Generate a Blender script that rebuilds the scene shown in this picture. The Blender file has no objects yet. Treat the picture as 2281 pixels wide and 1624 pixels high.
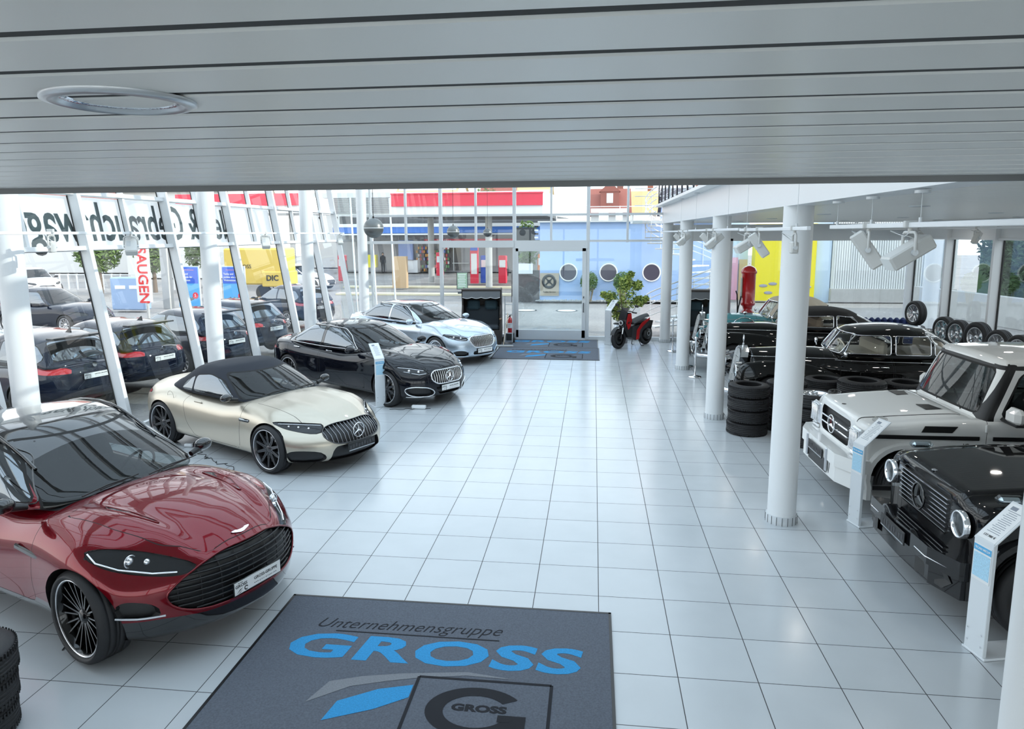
import bpy, bmesh, math, random
from mathutils import Vector, Matrix, Euler
from math import sin, cos, pi, radians, sqrt
random.seed(7)
SC = bpy.context.scene
COL = SC.collection

# ---------------------------------------------------------------- camera model (recovered from the tile grid, 0.6 m tiles)
FW, FH = 2281, 1624
CF, CYAW, CPIT, CROLL = 1604.48, 0.1245, 0.1573, -0.0051
CPOS = Vector((-0.0923, -6.4114, 3.3839))
CSX, CSY = -19.6, -36.75
_r = Vector((cos(CYAW), sin(CYAW), 0)); _f = Vector((-sin(CYAW)*cos(CPIT), cos(CYAW)*cos(CPIT), -sin(CPIT))); _u = _r.cross(_f)
CR = _r*cos(CROLL) + _u*sin(CROLL); CU = -_r*sin(CROLL) + _u*cos(CROLL); CFW = _f
def ray(x, y): return CFW + CR*((x-FW/2-CSX)/CF) - CU*((y-FH/2-CSY)/CF)
def AZ(x, y, z=0.0): d = ray(x, y); return CPOS + d*((z-CPOS.z)/d.z)      # point of the view line at height z
def AY(x, y, Y): d = ray(x, y); return CPOS + d*((Y-CPOS.y)/d.y)           # ... at world Y
def AX(x, y, X): d = ray(x, y); return CPOS + d*((X-CPOS.x)/d.x)           # ... at world X
cam = bpy.data.cameras.new('camera'); camo = bpy.data.objects.new('camera', cam); COL.objects.link(camo)
cam.sensor_fit = 'HORIZONTAL'; cam.sensor_width = 36; cam.lens = CF*36/FW
cam.shift_x = -CSX/FW; cam.shift_y = CSY/FW
m = Matrix((CR, CU, -CFW)).transposed().to_4x4(); m.translation = CPOS; camo.matrix_world = m
cam.clip_start = 0.05; cam.clip_end = 600
SC.camera = camo

# ---------------------------------------------------------------- materials
def newmat(name):
    m = bpy.data.materials.new(name); m.use_nodes = True
    nt = m.node_tree; b = nt.nodes.get('Principled BSDF')
    return m, nt, b
def setp(b, **k):
    for n, v in k.items():
        n = n.replace('_', ' ')
        for s in b.inputs:
            if s.name.lower() == n.lower():
                s.default_value = v if not (isinstance(v, tuple) and len(v) == 3) else (*v, 1)
                break
MC = {}
def mat(name, col=(.8, .8, .8), rough=.5, metal=0., coat=0., spec=.5, noise=0., nscale=30., bump=0., emit=None, es=1., crough=.03, alpha=None):
    if name in MC: return MC[name]
    m, nt, b = newmat(name)
    setp(b, base_color=col, roughness=rough, metallic=metal, coat_weight=coat, coat_roughness=crough, specular_ior_level=spec)
    if emit: setp(b, emission_color=emit, emission_strength=es)
    if noise or bump:
        tc = nt.nodes.new('ShaderNodeTexCoord'); n = nt.nodes.new('ShaderNodeTexNoise')
        n.inputs['Scale'].default_value = nscale; n.inputs['Detail'].default_value = 4
        nt.links.new(tc.outputs['Object'], n.inputs['Vector'])
        if noise:
            r = nt.nodes.new('ShaderNodeMapRange'); r.inputs[3].default_value = 1-noise; r.inputs[4].default_value = 1+noise
            mx = nt.nodes.new('ShaderNodeVectorMath'); mx.operation = 'SCALE'; mx.inputs[0].default_value = col
            nt.links.new(n.outputs[0], r.inputs[0]); nt.links.new(r.outputs[0], mx.inputs['Scale']); nt.links.new(mx.outputs[0], b.inputs['Base Color'])
        if bump:
            bp = nt.nodes.new('ShaderNodeBump'); bp.inputs['Strength'].default_value = bump; bp.inputs['Distance'].default_value = .01
            nt.links.new(n.outputs[0], bp.inputs['Height']); nt.links.new(bp.outputs[0], b.inputs['Normal'])
    m.diffuse_color = (*col, 1)
    MC[name] = m; return m
def glassmat(name, tint=(.92, .96, .97), ior=1.45, refl=(1, 1, 1), rough=0., haze=0.):
    if name in MC: return MC[name]
    m, nt, b = newmat(name); nt.nodes.remove(b)
    out = nt.nodes['Material Output']
    t = nt.nodes.new('ShaderNodeBsdfTransparent'); t.inputs[0].default_value = (*tint, 1)
    g = nt.nodes.new('ShaderNodeBsdfGlossy'); g.inputs[0].default_value = (*refl, 1); g.inputs['Roughness'].default_value = rough
    f = nt.nodes.new('ShaderNodeFresnel'); f.inputs[0].default_value = ior
    geo = nt.nodes.new('ShaderNodeNewGeometry')
    # same reflection from both sides of the pane
    dt = nt.nodes.new('ShaderNodeVectorMath'); dt.operation = 'DOT_PRODUCT'
    ab = nt.nodes.new('ShaderNodeMath'); ab.operation = 'ABSOLUTE'
    om = nt.nodes.new('ShaderNodeMath'); om.operation = 'SUBTRACT'; om.inputs[0].default_value = 1
    pw = nt.nodes.new('ShaderNodeMath'); pw.operation = 'POWER'; pw.inputs[1].default_value = 5
    r0 = ((ior-1)/(ior+1))**2
    ma = nt.nodes.new('ShaderNodeMath'); ma.operation = 'MULTIPLY_ADD'; ma.inputs[1].default_value = 1-r0; ma.inputs[2].default_value = r0
    L = nt.links.new
    L(geo.outputs['Normal'], dt.inputs[0]); L(geo.outputs['Incoming'], dt.inputs[1]); L(dt.outputs['Value'], ab.inputs[0])
    L(ab.outputs[0], om.inputs[1]); L(om.outputs[0], pw.inputs[0]); L(pw.outputs[0], ma.inputs[0])
    nt.nodes.remove(f)
    mx = nt.nodes.new('ShaderNodeMixShader'); L(ma.outputs[0], mx.inputs[0]); L(t.outputs[0], mx.inputs[1]); L(g.outputs[0], mx.inputs[2])
    last = mx
    if haze:
        d = nt.nodes.new('ShaderNodeBsdfDiffuse'); d.inputs[0].default_value = (.8, .85, .9, 1)
        m2 = nt.nodes.new('ShaderNodeMixShader'); m2.inputs[0].default_value = haze; L(mx.outputs[0], m2.inputs[1]); L(d.outputs[0], m2.inputs[2]); last = m2
    L(last.outputs[0], out.inputs[0]); m.diffuse_color = (.7, .8, .9, .4)
    MC[name] = m; return m

# ---------------------------------------------------------------- objects
def tag(o, label=None, cat=None, group=None, kind=None):
    if label: o['label'] = label
    if cat: o['category'] = cat
    if group: o['group'] = group
    if kind: o['kind'] = kind
    return o
def thing(name, label, cat, loc=(0, 0, 0), rz=0., group=None):
    o = bpy.data.objects.new(name, None); COL.objects.link(o); o.empty_display_size = .2
    o.location = loc; o.rotation_euler = (0, 0, rz)
    return tag(o, label, cat, group)
def copy_tree(o, loc=None, rot=None, label=None, group=None, parent=None):
    c = o.copy(); COL.objects.link(c)
    if parent is not None: c.parent = parent
    if loc is not None: c.location = loc
    if rot is not None: c.rotation_euler = rot
    if label: c['label'] = label
    if group: c['group'] = group
    for ch in list(CH.get(o.name, [])): copy_tree(ch, parent=c)
    if parent is not None: CH.setdefault(parent.name, []).append(c)
    return c
CH = {}
def link(name, me, mats, parent=None, loc=None, rot=None, label=None):
    if not isinstance(mats, (list, tuple)): mats = [mats]
    if not me.materials:
        for x in mats: me.materials.append(x)
    o = bpy.data.objects.new(name, me); COL.objects.link(o)
    if parent is not None: o.parent = parent; CH.setdefault(parent.name, []).append(o)
    if loc is not None: o.location = loc
    if rot is not None: o.rotation_euler = rot
    if label: o['label'] = label
    return o

class MB:
    def __init__(s): s.v = []; s.f = []; s.m = []; s.s = []
    def add(s, vs, fs, mi=0, sm=False, M=None):
        b = len(s.v)
        for p in vs:
            p = Vector(p)
            s.v.append(tuple(M @ p) if M is not None else tuple(p))
        for f in fs: s.f.append([b+i for i in f]); s.m.append(mi); s.s.append(sm)
        return s
    def box(s, c, d, M=None, mi=0, bev=0.):
        x, y, z = d[0]/2, d[1]/2, d[2]/2; c = Vector(c)
        if bev > 0:
            b = min(bev, x*.9, y*.9, z*.9); vs = []; idx = {}
            for sx in (-1, 1):
                for sy in (-1, 1):
                    for sz in (-1, 1):
                        for a in range(3):
                            p = [sx*(x-b), sy*(y-b), sz*(z-b)]; p[a] += (sx, sy, sz)[a]*b
                            idx[(sx, sy, sz, a)] = len(vs); vs.append(c+Vector(p))
            fs = []
            S = (-1, 1)
            for a in range(3):
                o1, o2 = [k for k in range(3) if k != a]
                for sg in S:
                    q = []
                    for u, w in ((-1, -1), (1, -1), (1, 1), (-1, 1)):
                        k = [0, 0, 0]; k[a] = sg; k[o1] = u; k[o2] = w; q.append(idx[(*k, a)])
                    fs.append(q if (sg > 0) != (a == 1) else q[::-1])
            for a in range(3):
                o1, o2 = [k for k in range(3) if k != a]
                for u in S:
                    for w in S:
                        k0 = [0]*3; k1 = [0]*3; k0[a] = -1; k1[a] = 1
                        for kk in (k0, k1): kk[o1] = u; kk[o2] = w
                        fs.append([idx[(*k0, o1)], idx[(*k1, o1)], idx[(*k1, o2)], idx[(*k0, o2)]])
            for sx in S:
                for sy in S:
                    for sz in S: fs.append([idx[(sx, sy, sz, a)] for a in range(3)])
            return s.add(vs, fs, mi, False, M)
        vs = [c+Vector((i*x, j*y, k*z)) for i in (-1, 1) for j in (-1, 1) for k in (-1, 1)]
        return s.add(vs, [[0, 1, 3, 2], [4, 6, 7, 5], [0, 4, 5, 1], [2, 3, 7, 6], [0, 2, 6, 4], [1, 5, 7, 3]], mi, False, M)
    def cyl(s, p0, p1, r0, r1=None, n=16, mi=0, cap=True, sm=True):
        r1 = r0 if r1 is None else r1
        p0, p1 = Vector(p0), Vector(p1); d = (p1-p0)
        if d.length < 1e-9: return s
        q = d.to_track_quat('Z', 'Y').to_matrix()
        vs = [];
        for p, r in ((p0, r0), (p1, r1)):
            for i in range(n): a = 2*pi*i/n; vs.append(p+q @ Vector((r*cos(a), r*sin(a), 0)))
        s.add(vs, [[i, (i+1) % n, n+(i+1) % n, n+i] for i in range(n)], mi, sm)
        if cap: s.add(vs, [list(range(n))[::-1], list(range(n, 2*n))], mi, False)
        return s
    def lathe(s, prof, n=32, mi=0, M=None, sm=True, closed=False, a0=0., a1=2*pi):
        vs = []; full = abs(a1-a0-2*pi) < 1e-6; N = n if full else n+1
        for r, z in prof:
            for i in range(N): a = a0+(a1-a0)*i/n; vs.append((r*cos(a), r*sin(a), z))
        k = len(prof); fs = []
        rng = range(k) if closed else range(k-1)
        for j in rng:
            j2 = (j+1) % k
            for i in range(n):
                i2 = (i+1) % N
                fs.append([j*N+i, j*N+i2, j2*N+i2, j2*N+i])
        return s.add(vs, fs, mi, sm, M)
    def sphere(s, c, r, n=16, mi=0, sc=(1, 1, 1)):
        c = Vector(c); prof = [(max(1e-4, r*sin(pi*j/n)), -r*cos(pi*j/n)) for j in range(n+1)]
        return s.lathe(prof, 2*n, mi, Matrix.Translation(c) @ Matrix.Diagonal((*sc, 1)))
    def tube(s, pts, r, n=8, mi=0, closed=False, sm=True):
        P = [Vector(p) for p in pts]; k = len(P); vs = []; rr = r if isinstance(r, (list, tuple)) else [r]*k
        up = None
        for i, p in enumerate(P):
            a = P[(i-1) % k] if (closed or i > 0) else p; b = P[(i+1) % k] if (closed or i < k-1) else p
            t = (b-a).normalized()
            if up is None:
                up = Vector((0, 0, 1)) if abs(t.z) < .9 else Vector((1, 0, 0))
            sd = t.cross(up).normalized(); up = sd.cross(t).normalized()
            for j in range(n): an = 2*pi*j/n; vs.append(p+(sd*cos(an)+up*sin(an))*rr[i])
        fs = []
        for i in range(k if closed else k-1):
            i2 = (i+1) % k
            for j in range(n): fs.append([i*n+j, i*n+(j+1) % n, i2*n+(j+1) % n, i2*n+j])
        s.add(vs, fs, mi, sm)
        if not closed: s.add(vs, [list(range(n))[::-1], list(range((k-1)*n, k*n))], mi)
        return s
    def prism(s, poly, h0, h1, M=None, mi=0, axis='z', sm=False):
        n = len(poly)
        def P(a, b, h): return {'z': (a, b, h), 'y': (a, h, b), 'x': (h, a, b)}[axis]
        vs = [P(a, b, h0) for a, b in poly]+[P(a, b, h1) for a, b in poly]
        s.add(vs, [[i, (i+1) % n, n+(i+1) % n, n+i] for i in range(n)], mi, sm, M)
        return s.add(vs, [list(range(n))[::-1], list(range(n, 2*n))], mi, False, M)
    def grid(s, f, nu, nv, mi=0, sm=True, M=None):
        vs = [f(i/nu, j/nv) for i in range(nu+1) for j in range(nv+1)]
        return s.add(vs, [[i*(nv+1)+j, (i+1)*(nv+1)+j, (i+1)*(nv+1)+j+1, i*(nv+1)+j+1] for i in range(nu) for j in range(nv)], mi, sm, M)
    def mesh(s, name='m', fix=True, weld=False):
        me = bpy.data.meshes.new(name); me.from_pydata(s.v, [], s.f)
        me.polygons.foreach_set('material_index', s.m); me.polygons.foreach_set('use_smooth', s.s)
        if fix or weld:
            bm = bmesh.new(); bm.from_mesh(me)
            if weld: bmesh.ops.remove_doubles(bm, verts=bm.verts, dist=1e-5)
            bmesh.ops.recalc_face_normals(bm, faces=bm.faces); bm.to_mesh(me); bm.free()
        me.update(); return me
    def obj(s, name, mats, parent=None, loc=None, rot=None, label=None, **k):
        return link(name, s.mesh(name, **k), mats, parent, loc, rot, label)
def struct(name, mb, mats, **k):
    o = mb.obj(name, mats, **k); o['kind'] = 'structure'; return o
_TC = {}
def text_me(body, size, depth=.002, shear=0., bold=0., sx=1., align='CENTER', spacing=1.):
    c = bpy.data.curves.new('t', 'FONT'); c.body = body; c.size = size; c.extrude = depth; c.shear = shear; c.offset = bold
    c.align_x = align; c.align_y = 'CENTER'; c.space_character = spacing; c.resolution_u = 3
    o = bpy.data.objects.new('t', c); COL.objects.link(o)
    dg = bpy.context.evaluated_depsgraph_get(); me = bpy.data.meshes.new_from_object(o.evaluated_get(dg))
    bpy.data.objects.remove(o); bpy.data.curves.remove(c)
    if sx != 1:
        for v in me.vertices: v.co.x *= sx
    me.materials.clear()
    return me
def text(name, body, size, mt, parent, M, **k):
    me = text_me(body, size, **k); me.transform(M)
    return link(name, me, mt, parent)
def frameM(origin, xdir, ydir):
    x = Vector(xdir).normalized(); z = x.cross(Vector(ydir)).normalized(); y = z.cross(x)
    M = Matrix((x, y, z)).transposed().to_4x4(); M.translation = Vector(origin); return M
def interp(pts, x):
    n = len(pts)
    if x <= pts[0][0]: return pts[0][1]
    if x >= pts[-1][0]: return pts[-1][1]
    for i in range(n-1):
        if x <= pts[i+1][0]: break
    x0, y0 = pts[i]; x1, y1 = pts[i+1]; h = x1-x0; d = (y1-y0)/h
    def tan(j):
        if j == 0 or j == n-1:
            a, b = (pts[0], pts[1]) if j == 0 else (pts[-2], pts[-1]); return (b[1]-a[1])/(b[0]-a[0])
        a = (pts[j][1]-pts[j-1][1])/(pts[j][0]-pts[j-1][0]); b = (pts[j+1][1]-pts[j][1])/(pts[j+1][0]-pts[j][0])
        return 0. if a*b <= 0 else 2*a*b/(a+b)
    t = (x-x0)/h; m0, m1 = tan(i), tan(i+1)
    return (2*t**3-3*t*t+1)*y0+(t**3-2*t*t+t)*h*m0+(-2*t**3+3*t*t)*y1+(t**3-t*t)*h*m1
def smooth_poly(p, it=2):
    """round every corner with a small curve"""
    r = .035*it; out = []; n = len(p)
    for i in range(n):
        a, b, c = Vector(p[i-1]), Vector(p[i]), Vector(p[(i+1) % n])
        la, lc = (a-b).length, (c-b).length
        p0 = b+(a-b).normalized()*min(r, la*.45); p2 = b+(c-b).normalized()*min(r, lc*.45)
        for t in (0, .33, .67, 1): q = p0*(1-t)**2+b*2*t*(1-t)+p2*t*t; out.append((q.x, q.y))
    return out
def sdf(poly, x, y):
    d = 1e9; inside = False; n = len(poly); j = n-1
    for i in range(n):
        xi, yi = poly[i]; xj, yj = poly[j]
        ex, ey = xj-xi, yj-yi; wx, wy = x-xi, y-yi
        l = ex*ex+ey*ey; t = max(0, min(1, (wx*ex+wy*ey)/l)) if l > 0 else 0
        bx, by = wx-ex*t, wy-ey*t; d = min(d, bx*bx+by*by)
        if (yi > y) != (yj > y) and x < (xj-xi)*(y-yi)/(yj-yi)+xi: inside = not inside
        j = i
    d = sqrt(d); return -d if inside else d
WHITE = mat('white painted steel', (.78, .8, .81), .35)
WALLW = mat('white plaster', (.8, .8, .79), .7)
ALU = mat('light grey aluminium', (.62, .65, .67), .35, .3)
CHROME = mat('chrome', (.85, .86, .88), .06, 1.)
STEEL = mat('brushed steel', (.55, .57, .6), .3, 1.)
BLACK = mat('black plastic', (.012, .012, .013), .4)
GLOSSB = mat('gloss black', (.006, .006, .007), .08, coat=1.)
RUBBER = mat('tyre rubber', (.016, .016, .018), .62, bump=.15, nscale=60)
GASKET = mat('black gasket', (.01, .01, .01), .5)
PANE = glassmat('window glass', (.93, .97, .98), 1.45)
DARKG = mat('dark grey metal', (.06, .065, .07), .4, .5)

def floor_mat():
    m, nt, b = newmat('floor tiles'); N = nt.nodes.new; L = nt.links.new
    tc = N('ShaderNodeTexCoord'); sp = N('ShaderNodeSeparateXYZ'); L(tc.outputs['Object'], sp.inputs[0])
    def mth(op, a, bb=None, c=None):
        n = N('ShaderNodeMath'); n.operation = op
        for i, v in enumerate((a, bb, c)):
            if v is None: continue
            if hasattr(v, 'links') or hasattr(v, 'is_linked'): L(v, n.inputs[i])
            else: n.inputs[i].default_value = v
        return n.outputs[0]
    lines = []; ids = []
    for ax in (0, 1):
        q = mth('DIVIDE', sp.outputs[ax], .6)
        fr = mth('FRACT', mth('ADD', q, .5)); lines.append(mth('LESS_THAN', mth('ABSOLUTE', mth('SUBTRACT', fr, .5)), .0058)); ids.append(mth('FLOOR', q))
    g = mth('MAXIMUM', lines[0], lines[1])
    cb = N('ShaderNodeCombineXYZ'); L(ids[0], cb.inputs[0]); L(ids[1], cb.inputs[1])
    wn = N('ShaderNodeTexWhiteNoise'); L(cb.outputs[0], wn.inputs[0])
    no = N('ShaderNodeTexNoise'); no.inputs['Scale'].default_value = 2.2; no.inputs['Detail'].default_value = 6; L(tc.outputs['Object'], no.inputs['Vector'])
    v = mth('MULTIPLY_ADD', wn.outputs[0], .05, mth('MULTIPLY_ADD', no.outputs[0], .12, .90))
    sc = N('ShaderNodeVectorMath'); sc.operation = 'SCALE'; sc.inputs[0].default_value = (.55, .58, .60); L(v, sc.inputs['Scale'])
    mx = N('ShaderNodeMix'); mx.data_type = 'RGBA'; L(g, mx.inputs[0]); L(sc.outputs[0], mx.inputs[6]); mx.inputs[7].default_value = (.03, .03, .032, 1)
    L(mx.outputs[2], b.inputs['Base Color'])
    ro = mth('MULTIPLY_ADD', no.outputs[0], .16, .12); L(mth('MAXIMUM', ro, mth('MULTIPLY', g, .8)), b.inputs['Roughness'])
    bp = N('ShaderNodeBump'); bp.inputs['Strength'].default_value = .35; bp.inputs['Distance'].default_value = .004
    n2 = N('ShaderNodeTexNoise'); n2.inputs['Scale'].default_value = 60; L(tc.outputs['Object'], n2.inputs['Vector'])
    L(mth('MULTIPLY_ADD', n2.outputs[0], .06, mth('SUBTRACT', 1., g)), bp.inputs['Height']); L(bp.outputs[0], b.inputs['Normal'])
    b.inputs['Specular IOR Level'].default_value = .75
    return m
FLOORM = floor_mat()
SLAT = mat('grey painted ceiling slats', (.82, .81, .77), .32)
# ================================================================ THE HALL
YF, XR, XL = 16.65, 9.4, -8.0            # far facade, right facade, foot of the leaning left facade
HT = 7.0                                  # roof height
lean = .155
def XLz(z): return XL-lean*z
f = MB(); f.box((.6, 3.6, -.1), (17.8, 26.2, .2)); struct('floor', f, FLOORM)
# low slatted ceiling over the camera
cz = 3.66
c = MB(); y = -2.49; k = 0
c.prism([(-9.2, 0), (9.4, 0), (9.4, .02), (-9.2, .02)], 0, 0) if False else None
while y > -9.2:
    y0 = y-.192 if k else y-.13
    prof = [(y, cz+.07), (y, cz+.008), (y-.010, cz), (y0+.010, cz), (y0, cz+.008), (y0, cz+.07)]
    c.prism(prof, -9.0, 9.4, axis='x')
    c.box((.2, y0-.012, cz+.018), (18.4, .0245, .03), mi=1)
    y = y0-.024; k += 1
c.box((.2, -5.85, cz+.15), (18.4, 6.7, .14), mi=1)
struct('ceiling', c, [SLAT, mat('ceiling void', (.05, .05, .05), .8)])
t = MB(); t.box((.2, -2.47, cz+.22), (18.4, .03, .5)); struct('trim_1', t, mat('ceiling edge trim', (.2, .2, .2), .5))
# slatted ceiling under the gallery on the right
c = MB(); y = YF-.1
while y > -2.4:
    c.prism([(y, cz+.05), (y, cz+.015), (y-.128, cz+.015), (y-.128, cz+.05)], 2.35, XR, axis='x'); y -= .14
c.box((5.9, 7.1, cz+.09), (7.1, 19.0, .1), mi=1)
struct('ceiling_gallery', c, [SLAT, mat('ceiling void2', (.1, .1, .1), .8)])
# gallery edge beam and slab lip
b = MB(); b.box((2.16, 7.2, 3.93), (.30, 19.4, .52)); b.box((2.08, 7.2, 4.2), (.62, 19.4, .06)); b.box((5.8, 7.2, 4.1), (7.0, 19.4, .2))
struct('gallery_edge_beam', b, WHITE)
# columns
def column(x, y, h, lab):
    t = thing('column', lab, 'column', (x, y, 0), group='round white columns')
    m = MB(); m.lathe([(.16, .0), (.16, h)], 40); m.obj('shaft', WHITE, t)
    m = MB(); m.lathe([(.178, .0), (.178, .1), (.16, .1)], 40)
    for i in range(18): a = 2*pi*i/18; m.box((.1785*cos(a), .1785*sin(a), .05), (.005, .005, .1), mi=1)
    m.obj('tiled_base_ring', [mat('column tiles', (.55, .58, .6), .3), DARKG], t)
CY = [-2.82, 2.06, 6.93, 11.83, 16.42]
for i, (y, l) in enumerate(zip(CY, ['white round column cut off by the right picture edge, nearest of all', 'thick white round column beside the white off-roader and in front of the vintage limousine', 'white round column behind the thick one, at the front of the four-tyre stack', 'white round column beside the chrome rope post', 'white round column beside the red and black scooter'])):
    column(2.16, y, 3.68, l)
for y, l in zip(CY[1:], ['white round column behind the red car', 'white round column behind the beige convertible with the dark soft top', 'white round column behind the black saloon', 'slim white round column behind the silver saloon']):
    column(-7.53, y, HT, l)
# outer walls, roof
w = MB(); w.box((.2, -9.3, 5.4), (18.6, .2, 3.4)); w.box((.2, -9.3, .15), (18.6, .2, .3))
for k in range(9): w.box((-8.9+k*2.27, -9.3, 2.0), (.12, .18, 3.8))
struct('wall_back', w, WALLW); w = MB(); w.box((.2, -9.3, 2.0), (18.4, .01, 3.6)); struct('window_41', w, PANE)  # unseen rear glazing, added to bring light onto the low ceiling
w = MB(); w.box((XR+.1, 2.0, 1.8), (.15, 0.01, 3.6))
w.box((XR+.08, -4.6, 2.1), (.16, 9.4, 4.2)); struct('wall_right', w, WALLW)
w = MB(); w.box((XR+.05, 3.7, 5.6), (.2, 26.2, 2.9)); struct('wall_right_upper', w, WALLW)
r = MB()
for k in range(9):                                   # roof deck in bays with milky rooflights between the beams
    y = -9.2+k*3.0
    r.box((.2, y+.1, HT+.1), (19.4, .2, .25))
r.box((-8.9, 4.2, HT+.1), (1.4, 27, .25)); r.box((9.0, 4.2, HT+.1), (1.2, 27, .25)); r.box((.2, YF+.6, HT+.1), (19.4, 1.3, .25))
r.box((3.4, 4.2, HT+.1), (.5, 27, .2))
struct('roof', r, WALLW)
r = MB(); r.box((.2, 3.7, HT+.16), (18.2, 25.6, .01)); struct('window_roof', r, PANE)
r = MB()
for k in range(7): r.box((.0, -1+k*3.0, HT-.2), (18.2, .12, .35))
struct('roof_beams', r, WHITE)
# ---------------- left leaning facade
def on_left(y, z, dx=0.): return Vector((XLz(z)+dx, y, z))
MY = [2.2+2.45*i for i in range(-2, 6)]; MY = [-2.69, -.25, 2.2, 4.65, 7.16, 9.62, 12.1, 14.6]
LT, LU = 3.17, 4.07
dirv = Vector((-lean, 0, 1)).normalized(); perp = Vector((1, 0, lean)).normalized()
def slanted(mb, y, z0, z1, wy, dpt, off=0., mi=0):
    p0, p1 = on_left(y, z0), on_left(y, z1)
    vs = []
    for p in (p0, p1):
        for sy in (-1, 1):
            for sd in (off, off+dpt): vs.append(p+Vector((0, sy*wy/2, 0))+perp*sd)
    mb.add(vs, [[0, 1, 3, 2], [4, 6, 7, 5], [0, 4, 5, 1], [2, 3, 7, 6], [0, 2, 6, 4], [1, 5, 7, 3]], mi)
for i, y in enumerate(MY):
    m = MB(); slanted(m, y, 0, HT, .09, .17); slanted(m, y, 0, HT, .13, .012, -.006, 1)
    struct('trim_mullion_left', m, [WHITE, GASKET])
m = MB()
for y0, y1 in zip(MY, MY[1:]+[YF]):
    ym = (y0+y1)/2
    slanted(m, ym, LT, HT, .06, .09); slanted(m, ym, LT, HT, .08, .012, -.006, 1)
struct('trim_thin_mullion_left', m, [WHITE, GASKET])
m = MB()
for z in (.05, LT, LU, 5.4, HT-.05):
    h = .07 if z > .1 else .12
    for y0, y1 in zip(MY, MY[1:]+[YF]):
        p = on_left(0, z)
        vs = [Vector((0, yy, 0))+p+perp*a+dirv*bb for yy in (y0+.045, y1-.045) for a in (0, .12) for bb in (-h/2, h/2)]
        m.add(vs, [[0, 1, 3, 2], [4, 6, 7, 5], [0, 4, 5, 1], [2, 3, 7, 6], [0, 2, 6, 4], [1, 5, 7, 3]])
struct('trim_transom_left', m, WHITE)
for i, (y0, y1) in enumerate(zip(MY, MY[1:]+[YF])):
    m = MB(); a, b2, c2, d2 = on_left(y0, 0), on_left(y1, 0), on_left(y1, HT), on_left(y0, HT); m.add([a, b2, c2, d2], [[0, 1, 2, 3]])
    struct('window_%d' % (i+1), m, PANE, fix=False)
w = MB(); w.add([on_left(-9.3, 0), on_left(-2.69, 0), on_left(-2.69, HT), on_left(-9.3, HT)], [[0, 1, 2, 3]]); struct('window_40', w, PANE, fix=False)
# ---------------- far facade
FX = [-7.3, -6.13, -4.98, -3.84, -2.6, -1.43, -.27, .95, 2.2]
m = MB(); g = MB()
for x in FX:
    lo = 0 if x in (-4.98, -7.3, -2.6, -.27, 2.2, -6.13) and x != -6.13 else 3.1
    wd = .11 if x in (-4.98, -2.6, -.27) else .07
    m.box((x, YF, (lo+HT)/2), (wd, .12, HT-lo), bev=.006)
for x in (-7.3, -4.98, -2.6, -.27, 2.2): pass
m.box((-6.2, YF, 3.12), (2.5, .11, .09)); m.box((-6.2, YF, .08), (3.6, .11, .16))
m.box((-3.79, YF, 3.06), (2.36, .16, .22)); m.box((-1.43, YF, 3.04), (2.3, .16, .26)); m.box((-3.79, YF, .08), (2.3, .11, .16))
m.box((1.0, YF, 3.15), (2.5, .1, .07)); m.box((1.0, YF, .06), (2.5, .1, .12))
for z in (3.97, 5.4, HT-.1): m.box((-2.8, YF, z), (10.2, .1, .07))
m.box((5.8, YF, 3.38), (7.2, .12, .5)); m.box((5.8, YF, .06), (7.2, .1, .12))
for x in (4.1, 6.2, XR-.05): m.box((x, YF, 1.6), (.09, .12, 3.2))
struct('trim_far_facade', m, ALU)
m = MB(); m.box((-3.5, YF+.02, 3.5), (9.8, .01, 7.0)); m.box((5.8, YF+.02, 1.65), (7.1, .01, 3.1)); struct('window_20', m, PANE)
# corner panel closing the leaning facade against the far facade
m = MB(); vs = [(-7.3, YF, 0), (XLz(0), YF, 0), (XLz(HT), YF, HT), (-7.3, YF, HT)]; m.add(vs, [[0, 1, 2, 3]]); struct('window_21', m, PANE, fix=False)
m = MB(); slanted(m, YF, 0, HT, .1, .16); struct('trim_corner', m, WHITE)
# entrance door (sliding glass leaf in aluminium frame)
d = thing('door_1', None, None); d['kind'] = 'structure'
m = MB(); x0, x1 = -2.55, -.33; yy = YF-.07
m.box(((x0+x1)/2, yy, .16), (x1-x0, .05, .32), bev=.005); m.box(((x0+x1)/2, yy, 2.88), (x1-x0, .05, .1)); m.box((x0+.04, yy, 1.5), (.08, .05, 2.85)); m.box((x1-.05, yy, 1.5), (.12, .05, 2.85))
m.obj('door_frame', ALU, d)
m = MB(); m.box(((x0+x1)/2, yy, 1.6), (x1-x0-.2, .008, 2.6)); m.obj('door_pane', PANE, d)
m = MB(); m.box((x1-.06, yy-.05, 1.05), (.025, .05, .3)); m.box((x1-.06, yy-.05, 1.38), (.03, .04, .06)); m.obj('door_handle', DARKG, d)
m = MB(); m.box((2.3, -3.3, .0001), (.001, .001, .001))
# ---------------- right facade
RY = [YF-.05, 14.3, 11.95, 9.5, 7.05, 4.6, 2.15, -.1]
m = MB()
for y in RY: m.box((XR-.08, y, 1.75), (.2, .1, 3.5)); m.box((XR+.02, y, 1.75), (.03, .17, 3.5), mi=1)
m.box((XR-.02, 8.3, 3.44), (.1, 17, .48)); m.box((XR-.02, 8.3, .1), (.1, 17, .2))
m.box((XR-.06, 8.3, 3.2), (.12, 17, .05))
struct('trim_right_facade', m, [WHITE, GASKET])
for i, (a, b2) in enumerate(zip(RY, RY[1:])):
    m = MB(); m.box((XR+.02, (a+b2)/2, 1.7), (.008, abs(a-b2), 3.2)); struct('window_%d' % (30+i), m, PANE)
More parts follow.
